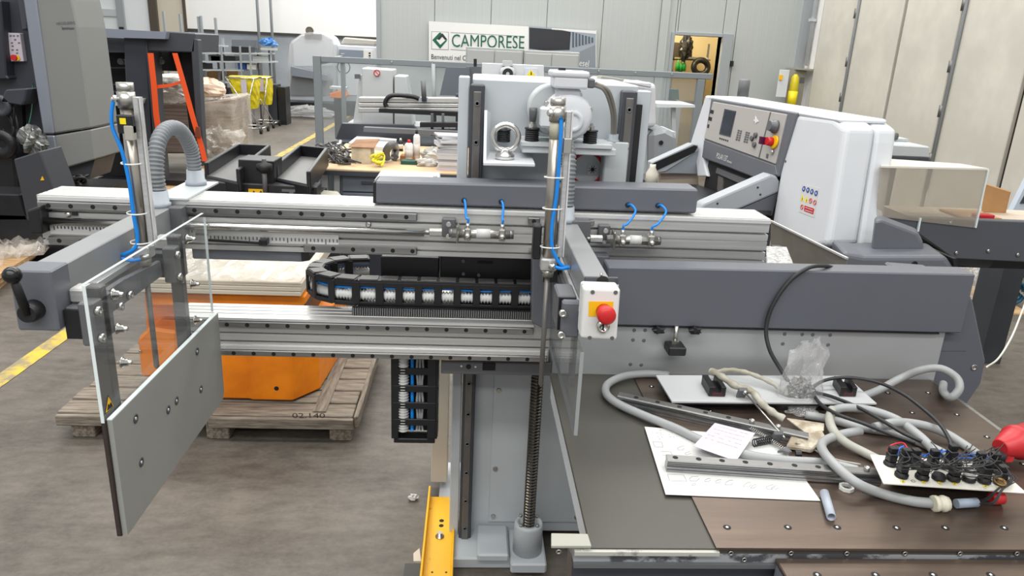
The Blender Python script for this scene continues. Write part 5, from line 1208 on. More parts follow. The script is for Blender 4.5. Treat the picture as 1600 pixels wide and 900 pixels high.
# company sign
t = thing('company_sign', 'large white welcome sign with green logo on the back wall', 'sign', (.5, BY-.1, 1.2))
SYY = BY-.06
bd = part('board', slab([(670, 98), (670, 33), (932, 47), (932, 105)], SYY, .03), M_whitep, t)
ph = part('photo_panel', slab([(826, 104), (826, 41), (931, 47), (931, 107)], SYY-.004, .003), mat('photo_grey', (150, 158, 168), .5), bd)
def PS(l, k=1): return slab(l, SYY-.004-.0015*k, .0012)
part('photo_press', PS([(827, 76), (827, 43), (878, 47), (892, 50), (890, 78), (850, 79)]), mat('photo_black', (40, 41, 46), .5), ph)
part('photo_press_side', PS([(848, 76), (848, 62), (880, 63), (880, 78)], 2), mat('photo_black', (40, 41, 46), .5), ph)
for k in range(7):
    x = 894+k*5; h = 24-k*2.6
    part('photo_unit', PS([(x, 74-k*1.2), (x, 74-k*1.2-h), (x+3, 74-k*1.2-h+.4), (x+3, 74-k*1.2)], 2), mat('photo_slate', (78, 88, 100), .5), ph)
part('photo_light', PS([(862, 46.5), (862, 44), (931, 48), (931, 53)], 1), M_whitep, ph)
part('photo_floor', PS([(905, 81), (930, 70), (930, 105), (905, 104)], 1), mat('photo_floor_grey', (128, 136, 142), .5), ph)
def ST(x, y, k=3): return A(x, y, Y=SYY-.003-.0012*k)
upz = (A(700, 40, Y=SYY)-A(701, 60, Y=SYY)).normalized()
text('lettering', 'CAMPORESE', M_green, bd, ST(706, 73), ST(819, 76), .185, up=upz)
text('lettering', 'Benvenuti nel C', M_text, bd, ST(674, 92), ST(728, 94.5), .072, up=upz)
text('lettering', 'esel', M_whitep, ph, ST(905, 103), ST(919.5, 104.5), .10, up=upz)
for x0, y0, x1, y1 in ((704, 50.5, 820, 56.5), (704, 77, 728, 78.5)): part('rule', slab([(x0, y0+.6), (x0, y0), (x1, y1), (x1, y1+.6)], SYY-.002, .0015), M_mgray, bd)
lg = part('logo_frame', slab([(674, 77), (674, 49), (701, 50), (701, 78)], SYY-.002, .0015), M_mgray, bd)
part('logo_ground', slab([(674.6, 76.4), (674.6, 49.6), (700.4, 50.6), (700.4, 77.4)], SYY-.0035, .0012), M_whitep, lg)
def LG(x, y): return (560+x/4, y/4)
part('logo_mark', slab([LG(462, 250), LG(507, 203), LG(517, 204), LG(520, 214), LG(487, 250), LG(512, 280), LG(545, 250), LG(556, 252), LG(511, 305)], SYY-.005, .001), M_green, lg)
part('logo_mark', slab([LG(492, 245), LG(525, 207), LG(557, 248), LG(541, 250), LG(524, 230), LG(506, 250)], SYY-.005, .001), M_text, lg)
# tall cabinets under the sign
for i, (x0, x1, yt0, yt1, lb) in enumerate(((728, 818, 72, 77, 'grey two-door cabinet below the sign, left one'), (819, 906, 77, 83, 'grey two-door cabinet below the sign, right one'))):
    Yc = 10.6
    a, b = A(x0, yt0, Y=Yc), A(x1, yt1, Y=Yc); z = (a.z+b.z)/2
    t = thing('steel_cabinet', lb, 'cabinet', ((a.x+b.x)/2, Yc+.25, 0), 'cabinets below the sign')
    part('body', G().box(a.x, b.x, Yc, Yc+.5, 0, z), mat('cabinet_grey', (170, 172, 170), .5), t, bevel=.008)
    mid = (a.x+b.x)/2
    for u, v in ((a.x+.02, mid-.006), (mid+.006, b.x-.02)): part('door', G().box(u, v, Yc-.015, Yc, .08, z-.04), mat('cabinet_grey', (170, 172, 170), .5), t, bevel=.004)
# store room shelf and bottles
Ys = BY+1.5
sh = thing('store_rack', 'metal rack with dark gear inside the lit store room', 'rack', (3.35, Ys, 0))
for y in (92, 160): part('shelf', slab([(1050, y+2), (1050, y), (1110, y+1), (1110, y+3)], Ys, .4), M_mgray, sh)
part('shelf', slab([(1076, 92), (1076, 89), (1106, 90), (1106, 93)], Ys-.1, .4), M_pgray, sh)
for x in (1052, 1105): part('post', G().box(A(x, 90, Y=Ys).x, A(x+2, 90, Y=Ys).x, Ys, Ys+.05, 0, 1.95), M_mgray, sh)
part('crate', slab([(1052, 89), (1053, 66), (1082, 68), (1081, 91)], Ys-.05, .3), mat('dark_brown_crate', (52, 42, 32), .6), sh)
part('cable_bundle', crumple(A(1072, 74, Y=Ys-.2), .1, .08, .16, .4, seed=31, flat=False), M_blackm, sh)
solo('coiled_hose', G().tube([A(1095+11*math.cos(a), 105+11*math.sin(a), Y=Ys-.12+.01*math.cos(3*a)) for a in [i*.45 for i in range(14)]], .05, 8, 2, closed=True), M_black, 'black coiled hose on the rack in the lit store room', 'hose')
for k, (x, y) in enumerate(((1058, 105), (1063, 106), (1068, 105))):
    c = A(x, y+6, Y=Ys-.15)
    solo('green_bottle', G().lathe(c, (0, 0, 1), [(0, .035), (.1, .037), (.14, .015), (.18, .013)], 12), M_greenb, 'green bottle in the store room, '+('left', 'middle', 'right')[k]+' of three', 'bottle', 'green bottles in the store room')
solo('teal_crate', slab([(1044, 155), (1043, 139), (1060, 140), (1061, 156)], BY+.5, .3), mat('teal_crate_paint', (56, 92, 92), .5), 'small teal crate inside the store room doorway', 'crate')
part('stand', G().box(A(1036, 156, Y=BY+.5).x, A(1064, 156, Y=BY+.5).x, BY+.45, BY+.85, 0, A(1050, 156, Y=BY+.5).z-.01), M_pgray, bpy.data.objects['store_rack'])
solo('strip_lamp', G().box(2.7, 3.2, BY+.6, BY+.7, 2.3, 2.34), emit_mat('lit_tube', (255, 236, 150), 2.5), 'lit yellow tube lamp in the store room', 'lamp')
# guard fence
FY = 9.0
t = thing('guard_fence', 'grey framed guard fence with clear panes across the hall', 'fence', (.5, FY, 0)); FZ = []
def FP(x, y, Y=FY): return A(x, y, Y=Y)
zt = (FP(490, 93).z+FP(1112, 117).z)/2
part('top_rail', G().box(FP(501, 93).x, FP(1114, 117).x, FY+.002, FY+.058, zt-.04, zt+.028), mat('fence_grey', (124, 130, 134), .45), t, bevel=.006)
mf = MATS['fence_grey']
for x in (495, 1098): part('post', G().box(FP(x-6, 110).x, FP(x+6, 110).x, FY, FY+.06, 0, zt+(.03 if x < 600 else -.042)), mf, t, bevel=.006)
part('post', G().box(FP(678, 110).x, FP(681, 110).x, FY+.01, FY+.05, 0, zt), mf, t)
part('return_post', G().box(FP(511, 110).x, FP(518, 110).x, FY+.9, FY+.96, 0, zt+.05), mf, t, bevel=.006)
part('return_rail', G().bar(FP(495, 95)+Vector((0, .03, -.02)), Vector((FP(514, 95).x, FY+.9, zt)), .05, .05), mf, t)
px_ = [500, 679, 1093]
for a, b in zip(px_, px_[1:]):
    part('pane', G().box(FP(a+2, 130).x, FP(b-2, 130).x, FY+.025, FY+.035, .2, zt-.04), M_glassb, t)
reps('rail_bolt', G().lathe((0, 0, 0), (0, -1, 0), [(0, .012), (.008, .01)], 8), M_chrome, [Vector((FP(x, 105).x, FY, zt)) for x in (612, 675, 936, 994, 1051)], t)
# second lifter behind the fence
t = thing('second_lift', 'second pale lift machine with slatted beam, seen left of the tower', 'machine', (-.7, 8, 0))
pc = mat('pale_machine_grey', (186, 190, 190), .5)
part('cover_panel', slab([(551, 196), (562, 116), (585, 116), (587, 196)], 8.2, .4), pc, t, bevel=.01)
cv = part('cover_panel', slab([(586, 196), (565, 106), (615, 109), (615, 196)][:0] or [(587, 196), (565, 196), (565, 106), (614, 109), (614, 196)], 8.15, .4), pc, t, bevel=.01)
part('cover_panel', slab([(616, 196), (616, 118), (634, 119), (646, 196)], 8.15, .4), pc, t, bevel=.01)
c = A(589, 114, Y=8.14)
s_ = part('prohibition_sign', G().lathe(c, (0, -1, 0), [(0, .035), (.004, .035)], 16), M_paper, cv)
part('red_circle', G().tube([c+Vector((.03*math.cos(a), -.006, .03*math.sin(a))) for a in [i*math.pi/8 for i in range(16)]], .005, 5, 1, closed=True).bar(c+Vector((-.022, -.006, .022)), c+Vector((.022, -.006, -.022)), .006, .004, (0, 1, 0)), M_red, s_)
part('small_plate', slab([(554, 123), (554, 116), (563, 116), (563, 123)], 8.18, .01), M_mgray, t)
for y0, y1 in ((152, 160), (161, 167), (168, 176)):
    part('beam', slab([(560, y1), (560, y0), (716, y0+1), (716, y1+1)], 7.6, .15), M_alu, t, bevel=.006)
part('cable_chain', slab([(592, 176), (592, 170), (716, 175), (716, 182)], 7.5, .1), M_black, t)
part('black_hose', G().tube([A(x, y, Y=7.55) for x, y in ((604, 168), (602, 160), (608, 151), (620, 149), (645, 151), (658, 156))], .022, 8), M_black, t)
part('air_cylinder', G().cyl(A(663, 158, Y=7.5), A(661, 126, Y=7.5), .025, 10), M_mgray, t)
part('hose_foot', slab([(653, 160), (655, 153), (668, 153), (670, 160)], 7.5, .08), M_fit, t)
part('dark_screen', slab([(687, 149), (697, 105), (734, 106), (734, 150)], 8.4, .1), mat('slate_panel', (98, 104, 112), .5), t)
part('dark_column', slab([(728, 240), (728, 104), (752, 104), (752, 240)], 8.45, .15), M_gray, t)
part('dark_side', slab([(712, 210), (712, 148), (726, 147), (726, 210)], 7.7, .3), M_slate, t)
part('lower_rod', G().cyl(A(679, 190, Y=7.9), A(677, 100, Y=7.9), .02, 8), M_trim, t)
part('sensor_pole', slab([(740, 104), (740, 92), (745, 92), (745, 104)], 8.3, .05), M_blackm, t)
part('base', G().box(A(540, 200, Y=8.1).x, A(700, 200, Y=8.1).x, 8.15, 8.7, 0, A(600, 196, Y=8.1).z), pc, t)
t = thing('dark_machine_base', 'dark slate machine trough behind the cluttered workbench', 'machine', (-.6, 7.3, 0))
part('rear_wall', slab([(522, 224), (534, 193), (645, 196), (655, 206), (655, 224)], 7.2, .1), M_slate, t)
part('front_bar', slab([(568, 206), (568, 199), (720, 206), (720, 213)], 6.9, .1), mat('slate_bar', (92, 95, 101), .5), t)
part('body', G().box(A(522, 224, Y=7.1).x, A(722, 224, Y=7.1).x, 7.0, 8.0, 0, A(600, 222, Y=7.1).z), M_slate, t)
for y in (192, 203): part('rack_bar', slab([(656, y+7), (656, y), (716, y), (716, y+7)], 7.05, .1), M_blackm, t)
for x in (673, 690): part('rack_post', slab([(x, 212), (x, 178), (x+4, 178), (x+4, 212)], 7.12, .05), M_mgray, t)
# white box with second motor
t = thing('motor_console', 'white console with grey motor and yellow warning sign, behind tower top', 'console', (.4, 8.0, 0))
part('panel', slab([(753, 126), (753, 98), (850, 102), (850, 128)], 7.95, .05), M_white, t, bevel=.006)
part('column', G().box(A(756, 110, Y=8).x, A(848, 110, Y=8).x, 8.01, 8.4, 0, A(800, 104, Y=8).z), pc, t)
c = A(793, 115, Y=7.9)
mo = part('motor', G().lathe(c, (0, 1, 0), [(-.06, .03), (-.06, .07), (-.04, .08), (.06, .085)], 20), M_pgray, t)
part('motor_fan', G().lathe(c+Vector((0, -.062, 0)), (0, 1, 0), [(0, .055), (.003, .055)], 16), M_text, mo)
part('motor_hub', G().lathe(c+Vector((0, -.064, 0)), (0, 1, 0), [(0, .018), (.004, .018)], 10), M_pgray, mo)
part('motor_box', slab([(785, 103), (786, 95), (800, 95), (802, 103)], 7.85, .12), M_pgray, t)
w_ = part('warning_plate', slab([(820, 122), (820, 107), (840, 107), (840, 123)], 7.94, .01), mat('pale_blue_plate', (206, 212, 222), .5), t)
part('warning_triangle', slab([(822.5, 119), (829.5, 109), (837.5, 120)], 7.935, .004), M_ylw, w_)
part('triangle_mark', slab([(829, 117), (829.5, 112), (830.5, 112), (831, 117)], 7.933, .002), M_text, w_)
# second cutter behind the tower on the right
t = thing('rear_cutter', 'white cutter hood half hidden behind the right tower rail', 'machine', (1.2, 6.6, 0))
part('hood', slab([(935, 200), (937, 122), (1010, 130), (1026, 130), (1026, 200)], 6.3, .6), M_white, t, bevel=.04, seg=3)
part('hood_edge', slab([(938, 124), (940, 119), (975, 124), (975, 128)], 6.2, .2), mat('taupe_hood_edge', (170, 170, 164), .5), t)
part('hood_lip', slab([(975, 130), (975, 126), (1018, 129), (1018, 138)], 6.15, .1), M_white, t, bevel=.02)
part('base', slab([(1015, 300), (1015, 206), (1040, 200), (1058, 210), (1062, 260), (1062, 300)], 6.3, .7), mat('mid_machine_grey', (140, 144, 148), .5), t, bevel=.04)
part('base_hole', G().lathe(A(1033, 223, Y=6.29), (0, -1, 0), [(0, .02), (.004, .018)], 10), M_hole, t)
part('table', slab([(1026, 168), (1026, 162), (1086, 164), (1086, 168)], 7.6, .5), M_white, t)
part('table_leg', slab([(1050, 260), (1050, 168), (1056, 168), (1056, 260)], 7.7, .05), M_pgray, t)
part('lower_body', G().box(A(936, 220, Y=6.3).x, A(1060, 220, Y=6.3).x, 6.4, 6.9, 0, A(1000, 206, Y=6.3).z), M_pgray, t)
q = thing('white_cartons', 'pale pile of cartons between the tower and the cutter arm', 'cartons', (1.1, 4.9, 0))
part('carton', slab([(1030, 290), (1030, 268), (1092, 268), (1092, 292)], 4.9, .35), mat('pale_brown_carton', (192, 176, 160), .8), q, bevel=.01)
part('bottle', G().lathe(A(1017, 290, Y=4.8), (0, 0, 1), [(0, .04), (.08, .042), (.12, .02), (.14, .02)], 12), mat('cream_bottle', (214, 210, 196), .4), q)
part('stand', G().box(A(1012, 290, Y=4.9).x, A(1092, 290, Y=4.9).x, 4.75, 5.3, 0, A(1050, 291, Y=4.8).z), M_slate, q)
solo('grey_canister', G().lathe(A(1160, 152, Y=7.5), (0, 0, 1), [(0, .055), (.16, .055), (.175, .045)], 16), mat('canister_grey', (116, 118, 120), .5), 'grey round canister standing behind the top of the cutter', 'canister')
bpy.data.objects['grey_canister'].location.z = A(1160, 152, Y=7.5).z
part('shelf', G().box(A(1150, 150, Y=7.5).x, A(1172, 150, Y=7.5).x, 7.4, 7.6, 0, A(1160, 152, Y=7.5).z-.002), M_pgray, bpy.data.objects['grey_canister'])
# ------------------------------------------------------------------ workbench with clutter
WZ = .85; wl, wr = A(490, 262, Z=WZ), A(722, 272, Z=WZ); wy = 5.45
t = thing('workbench', 'grey workbench with wooden top covered in tools and papers', 'bench', (-.6, 6, 0))
part('bench_top', G().box(wl.x, .1, wy, 6.9, WZ-.045, WZ), mat('pale_bench_wood', (206, 176, 138), .6, noise=.1, scale=5, stretch=(1, 8, 1)), t, bevel=.004)
part('front_edge', G().box(wl.x, .1, wy-.012, wy, WZ-.045, WZ-.012), M_dgray, t)
for x in (503, 522): part('leg', slab([(x, 330), (x, 272), (x+9, 272), (x+9, 330)], wy+.06, .06), M_pgray, t)
dr = part('drawer_unit', slab([(532, 332), (532, 272), (640, 276), (640, 334)], wy+.05, .5), mat('bench_slate', (106, 114, 124), .5), t, bevel=.006)
for y0, y1 in ((274, 299), (301, 326)):
    d_ = part('drawer', slab([(535, y1), (535, y0), (636, y0+3), (636, y1+3)], wy+.03, .02), mat('bench_slate', (106, 114, 124), .5), t, bevel=.004)
    part('handle', slab([(564, y0+13), (564, y0+10), (582, y0+10.5), (582, y0+13.5)], wy+.01, .02), M_dgray, d_)
part('rear_leg', G().box(wl.x+.05, wl.x+.11, 6.75, 6.8, 0, WZ-.045), M_pgray, t)
part('floor_leg', G().box(wl.x+.05, 0, wy+.1, 6.7, 0, .2), M_slate, t)
part('back_panel', slab([(500, 300), (500, 270), (534, 271), (534, 300)], wy+.5, .02), mat('bench_slate', (106, 114, 124), .5), t)
def W(x, y, dz=0): return A(x, y, Z=WZ+dz)
c = W(565, 256)
t = thing('parts_carton', 'oil-stained open carton on the workbench', 'box', c)
b0, b1 = W(549, 256), W(579, 257)
part('carton', G().box(b0.x, b1.x, c.y, c.y+.22, WZ, WZ+.12), mat('stained_carton', (202, 190, 168), .8, noise=.3, scale=10), t)
part('flap', G().prism([(b0.x-.02, c.y-.01, WZ+.122), (b1.x+.03, c.y-.01, WZ+.122), (b1.x+.04, c.y+.24, WZ+.16), (b0.x, c.y+.24, WZ+.15)], (0, 0, .005)), mat('oily_card', (150, 112, 82), .8, noise=.3, scale=8), t)
rn = random.Random(17)
solo('yellow_cable', G().tube([W(590+rn.uniform(-10, 10), 260+rn.uniform(-2, 2))+Vector((0, 0, .012+rn.uniform(0, .085))) for i in range(16)], .008, 6, 5), mat('yellow_cable', (222, 212, 40), .5), 'tangled yellow cable beside the stained carton on the bench', 'cable')
solo('tape_roll', G().lathe(W(531, 254), (0, 0, 1), [(0, .07), (.05, .07), (.05, .04), (.01, .04)], 18), M_black, 'black tape roll on the workbench before the carton', 'tape')
g = G()
for k in range(46):
    x, y = rn.uniform(500, 546), rn.uniform(228, 256); c = W(x, y, rn.uniform(.01, .06))
    if k % 2: g.bar(c, c+Vector((rn.uniform(-.1, .1), rn.uniform(-.1, .1), rn.uniform(-.01, .03))), .015, .015)
    else: g.tube([c, c+Vector((rn.uniform(-.08, .08), .03, .05)), c+Vector((rn.uniform(-.15, .15), 0, .0))], .006, 5, 5)
solo('scrap_parts', g, mat('scrap_metal', (92, 92, 92), .4, .5, noise=.5, scale=9), 'tangle of small dark metal parts on the bench left of the carton', 'parts', kind='stuff')
for k, (x, y, lb) in enumerate(((512, 247, 'small grey turned metal part at the left end of the bench scrap'), (529, 231, 'bright turned metal part at the back of the bench scrap'), (541, 252, 'small grey turned metal part touching the stained carton'), (524, 240, 'bright turned metal part in the middle of the bench scrap'))):
    solo('metal_part', G().lathe(W(x, y, .0), (rn.uniform(-.4, .4), .2, 1), [(0, .03), (.03+k*.006, .03), (.035+k*.006, .015), (.07, .015)], 10), M_steel if k % 2 else M_mgray, lb, 'part', 'metal parts on the bench')
solo('grey_pipe_elbow', G().tube([W(604, 248, .03), W(604, 235, .10), W(612, 226, .15), W(618, 232, .08), W(616, 246, .03)], .03, 10, 6), M_mgray, 'grey bent pipe piece standing on the bench behind the yellow cable', 'pipe')
solo('hose_end', G().cyl(W(585, 250, .02), W(622, 245, .03), .012, 8), M_fit, 'pale rod lying on the bench across the yellow cable', 'rod')
solo('paper_pile', G().prism([W(545, 228, .0), W(615, 238, .0), W(620, 222, .0), W(560, 216, 0)], (0, 0, .03)), M_paper, 'flat white papers at the back of the workbench', 'paper')
def can(x, y, h, r, m1, m2, label, cat='can', capm=None):
    c = W(x, y); t = thing(label[0], label[1], cat, c)
    part('body', G().lathe(c, (0, 0, 1), [(0, r), (h*.78, r), (h*.86, r*.55)], 14), m1, t)
    part('cap', G().lathe(c+Vector((0, 0, h*.86)), (0, 0, 1), [(0, r*.5), (h*.14, r*.32)], 10), m2, t)
    part('label', G().lathe(c+Vector((0, 0, h*.2)), (0, 0, 1), [(0, r*1.02), (h*.35, r*1.02)], 14), mat('print_label', (206, 196, 190), .5), t)
can(651, 252, .25, .027, M_whitep, M_blackm, ('spray_can', 'tall white spray can on the workbench'))
can(639, 252, .17, .034, M_whitep, M_red, ('spray_bottle', 'short white bottle with red cap on the workbench'), 'bottle')
can(626, 236, .11, .022, M_blackm, M_whitep, ('dark_bottle', 'small black can on the workbench left of the bottle'))
def bitem(nm, x0, x1, yb, h, d, m_, lb, cat):
    a, b = W(x0, yb), W(x1, yb); return solo(nm, G().box(a.x, b.x, a.y, a.y+d, WZ, WZ+h), m_, lb, cat, bevel=.004)
bitem('wooden_tray', 625, 648, 252, .045, .12, mat('dark_wood_tray', (150, 96, 50), .6), 'small brown wooden tray on the workbench', 'tray')
bitem('green_box', 626, 652, 257, .03, .1, mat('dark_green_box', (20, 74, 62), .5), 'flat dark green box at the front of the workbench', 'box')
solo('crumpled_paper', crumple(W(668, 255, .02), .07, .05, .035, .35, seed=41), M_paper, 'crumpled white paper on the workbench by the spray can', 'paper')
solo('crumpled_paper', crumple(W(676, 243, .05), .09, .06, .06, .3, seed=42), mat('creased_grey_paper', (190, 188, 182), .7), 'crumpled grey paper on the workbench by the paper stack', 'paper')
bitem('orange_strip', 690, 722, 246, .14, .1, mat('pale_orange_card', (226, 190, 150), .7), 'pale orange card pile behind the white paper stack', 'card')
c = W(705, 266)
t = thing('paper_stack', 'tall stack of white printed sheets at the right of the workbench', 'paper stack', c)
a, b = W(683, 266), W(726, 267); z = 0
for k in range(8):
    j = rn.uniform(-.012, .012); hh = rn.uniform(.012, .03)
    part('ream', G().box(a.x+j, b.x+j, a.y+rn.uniform(-.01, .01), a.y+.25, WZ+z, WZ+z+hh-.001), M_paper if k % 3 else M_pink, t); z += hh
for k in range(7):
    j = rn.uniform(-.03, .02); hh = .014
    g = G().obox((a.x+.09+j, a.y+.1+rn.uniform(-.02, .02), WZ+z+hh/2), (.09, .02*(k % 2), .0), (-.02, .1, .0), (0, 0, hh/2*.9)); part('brochure', g, M_paper if k % 2 else mat('printed_grey_sheet', (196, 198, 204), .6), t); z += hh
# grey sheet cover behind the cover housing
a = [A(585, 280, Z=1.372), A(688, 283, Z=1.372), A(690, 262, Z=1.372), A(600, 259, Z=1.372)]
a = [Vector((v.x, min(v.y, 2.3), 1.372)) for v in a]
rc = part('rear_cover', G().prism([a[0], a[1], a[2], a[3]], (0, 0, -.06)), M_pgray, BC, bevel=.003, label='light grey sheet metal cover behind the cover housing')
for x in (600, 680): part('screw', G().lathe(A(x, 277, Z=1.3722), (0, 0, 1), [(0, .006), (.004, .005)], 8), M_steel, rc)
# ------------------------------------------------------------------ black trays stand
KY = 5.0
t = thing('black_tray_stand', 'black stand with two trough trays and a white number 2', 'stand', (-1.8, 5.2, 0))
def Kz(x, y, z): return A(x, y, Z=z)
zt_ = 1.0
zy = lambda x, y, Y: A(x, y, Y=Y)
for (fl, fr, rl, rr) in (((322, 258), (372, 268), (372, 228), (420, 230)), ((430, 262), (482, 272), (468, 230), (510, 234))):
    zf = 1.0
    q = [Kz(fl[0], fl[1], zf), Kz(fr[0], fr[1], zf), Kz(rr[0], rr[1], zf), Kz(rl[0], rl[1], zf)]
    part('tray_floor', G().prism([v-Vector((0, 0, .06)) for v in q], (0, 0, -.02)), mat('dull_tray_floor', (84, 84, 84), .45), t)
    for i, j in ((0, 3), (1, 2), (3, 2)):
        d_ = (q[j]-q[i]); d_.z = 0
        part('tray_wall', G().bar(q[i]-Vector((0, 0, .05)), q[j]-Vector((0, 0, .05)), .025, .13), M_blackm, t, bevel=.004)
    part('tray_front', G().bar(q[0]-Vector((0, 0, .17)), q[1]-Vector((0, 0, .17)), .02, .2), M_blackm, t, bevel=.003)
    m_ = (q[0]+q[1])/2-Vector((0, .02, .15))
    part('tee_bracket', G().box(m_.x-.055, m_.x+.055, m_.y-.01, m_.y, m_.z+.03, m_.z+.045).box(m_.x-.012, m_.x+.012, m_.y-.01, m_.y, m_.z-.06, m_.z+.03).box(m_.x-.05, m_.x+.05, m_.y-.04, m_.y, m_.z-.11, m_.z-.06), M_mgray, t)
YB = q[0].y-.12
fb_ = part('front_beam', slab([(310, 320), (310, 283), (494, 292), (494, 322)], YB, .15), M_black, t, bevel=.006)
part('cross_block', slab([(372, 285), (372, 249), (428, 252), (428, 288)], YB+.05, .2), M_black, t, bevel=.004)
c = A(414, 290, Y=YB-.01)
part('spindle', G().cyl(c-Vector((0, 0, .05)), c+Vector((0, 0, .1)), .014, 12), M_mgray, t)
part('spindle_hub', G().lathe(A(413, 262, Y=YB-.01), (0, 0, 1), [(-.03, .02), (-.01, .045), (.02, .045), (.03, .015), (.05, .012)], 14), M_black, t)
part('frame_hook', slab([(478, 322), (478, 293), (483, 293), (483, 298), (490, 298), (490, 293), (495, 293), (495, 322)], YB-.02, .03), M_black, t)
s_ = part('warning_label', slab([(388, 307), (388, 295), (414, 296), (414, 308)], YB-.004, .003), M_yel, fb_)
for x in (392, 403): part('warning_triangle', slab([(x, 304.5), (x+4.5, 297.5), (x+9, 304.5)], YB-.006, .0015), M_text, s_)
text('number', '2', M_whitep, fb_, A(465, 305, Y=YB-.004), A(471, 305.2, Y=YB-.004), .036)
part('stand_leg', G().box(A(330, 300, Y=YB).x, A(370, 300, Y=YB).x, YB+.2, YB+.6, 0, .8), M_black, t)
part('stand_leg', G().box(A(440, 300, Y=YB).x, A(480, 300, Y=YB).x, YB+.2, YB+.6, 0, .8), M_black, t)
solo('floor_tray', G().prism([A(494, 308, Z=.8), A(505, 297, Z=.8), A(527, 299, Z=.8), A(537, 309, Z=.8)], (0, 0, -.03)), mat('olive_tray', (160, 158, 142), .5), 'pale metal tray below the workbench, just above the beam', 'tray')
part('tray_post', G().box(A(500, 304, Z=.77).x, A(530, 304, Z=.77).x, A(515, 304, Z=.77).y-.03, A(515, 304, Z=.77).y+.03, 0, .77), M_slate, bpy.data.objects['floor_tray'])
# ------------------------------------------------------------------ printing press at the left
PY = 6.6
t = thing('printing_press', 'tall dark grey printing press with silver cover at the left edge', 'machine', (-4.2, 7.2, 0))
pn = part('silver_cover', slab([(84, 209), (56, 0), (48, -60), (98, -60), (112, 0), (121, 42), (143, 200)], PY, .5), M_silver, t, bevel=.012)
part('cover_edge', slab([(67, 209), (50, 100), (36, 0), (28, -60), (48, -60), (56, 0), (70, 100), (84, 209)], PY-.02, .5), M_silver2, t, bevel=.01)
part('lower_cover', slab([(93, 265), (85, 212), (143.5, 202), (149, 249)], PY, .5), M_silver, t, bevel=.01)
part('lower_edge', slab([(79, 263), (68, 212), (84.5, 212), (93, 265)], PY-.02, .5), M_silver2, t, bevel=.01)
part('cover_foot', slab([(84, 285), (80, 264), (148, 250), (140, 280)], PY+.1, .4), M_dgray, t)
upq = (A(95, 40, Y=PY)-A(96, 52, Y=PY)).normalized()
text('lettering', 'HEIDELBERG', M_mgray, pn, A(89, 39, Y=PY)-Vector((0, .003, 0)), A(118, 37.5, Y=PY)-Vector((0, .003, 0)), .022, up=upq)
text('lettering', 'Speedmaster', M_text, pn, A(97, 46, Y=PY)-Vector((0, .003, 0)), A(117, 46.2, Y=PY)-Vector((0, .003, 0)), .024, up=upq)
part('side_frame', slab([(-60, 330), (-60, -60), (30, -60), (38, 0), (68, 212), (84, 300), (84, 330)], PY+.15, .6), M_slate, t)
part('upper_box', slab([(26, 0), (26, -40), (40, -40), (42, 0), (43, 46), (33, 48)], PY+.05, .1), M_dgray, t, bevel=.01)
part('left_box', slab([(-40, 125), (-40, 0), (1, 0), (10, 118), (14, 124)], PY+.03, .15), mat('dark_slate_box', (46, 48, 56), .45), t, bevel=.01)
kp = part('key_panel', slab([(17, 96), (10, 51), (31, 52), (37, 96)], PY+.1, .06), M_pink, t, bevel=.003)
for x, y in ((15, 56), (20, 56), (26, 56), (22, 62), (17, 67), (28, 67), (18, 72), (18, 78), (25, 78), (25, 83)): part('key', slab([(x, y+1), (x, y-1), (x+3, y-1), (x+3, y+1)], PY+.097, .003), M_mgray, kp)
part('stop_ring', G().lathe(A(28, 91, Y=PY+.1), (0, -1, 0), [(0, .02), (.01, .02)], 12), M_yel, kp)
part('stop_button', G().lathe(A(24, 90, Y=PY+.1), (0, -1, 0), [(0, .022), (.03, .024)], 14), M_red, kp)
part('hood', slab([(0, 160), (8, 140), (42, 138), (38, 158), (34, 165)], PY-.1, .2), M_slate, t, bevel=.01)
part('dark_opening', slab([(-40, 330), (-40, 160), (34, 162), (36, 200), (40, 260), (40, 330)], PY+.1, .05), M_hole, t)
for k in range(7):
    x0_, y0_ = (8, 12, 16, 22, 5, 26, 20)[k], (165, 180, 150, 170, 200, 200, 230)[k]
    part('loose_cable', G().tube([A(x0_, y0_, Y=PY), A(x0_+rn.uniform(2, 12), y0_+25, Y=PY-.05), A(x0_+rn.uniform(-6, 14), y0_+60, Y=PY), A(x0_+10, y0_+80, Y=PY)], .008, 6, 5), M_cable, t)
part('green_cable', G().tube([A(51, 130, Y=PY+.1), A(50, 165, Y=PY+.05), A(46, 190, Y=PY), A(38, 214, Y=PY)], .006, 6, 6), mat('green_cable', (50, 100, 76), .5), t)
part('machine_block', slab([(-40, 340), (-40, 230), (8, 215), (22, 240), (30, 340)], PY-.15, .2), M_blackm, t, bevel=.02)
part('roller_end', G().lathe(A(3, 165, Y=PY-.05), (0, -1, 0), [(0, .09), (.05, .09), (.05, .05), (.02, .03)], 18), M_dgray, t)
part('roller_end', G().lathe(A(5, 225, Y=PY-.18), (0, -1, 0), [(0, .12), (.05, .12), (.05, .06), (.02, .03)], 18), M_blackm, t)
part('wrapped_part', crumple(A(52, 220, Y=PY-.2), .09, .06, .1, .35, seed=51, flat=False), mat('foil_wrap', (150, 152, 150), .3, .5, noise=.7, scale=18, bump=.6, bscale=25), t)
part('cable_knot', G().tube([A(100+rn.uniform(-14, 40), 285+rn.uniform(-12, 8), Y=PY-.1+rn.uniform(-.1, .1)) for _ in range(26)], .012, 6, 5), M_blackm, t)
part('press_foot', G().box(A(-40, 300, Y=PY).x, A(140, 300, Y=PY).x, PY+.2, PY+.8, 0, .35), M_blackm, t)
t = thing('control_cabinet', 'dark grey switch cabinet with small yellow sign, before the press', 'cabinet', (-3.6, 5.6, 0))
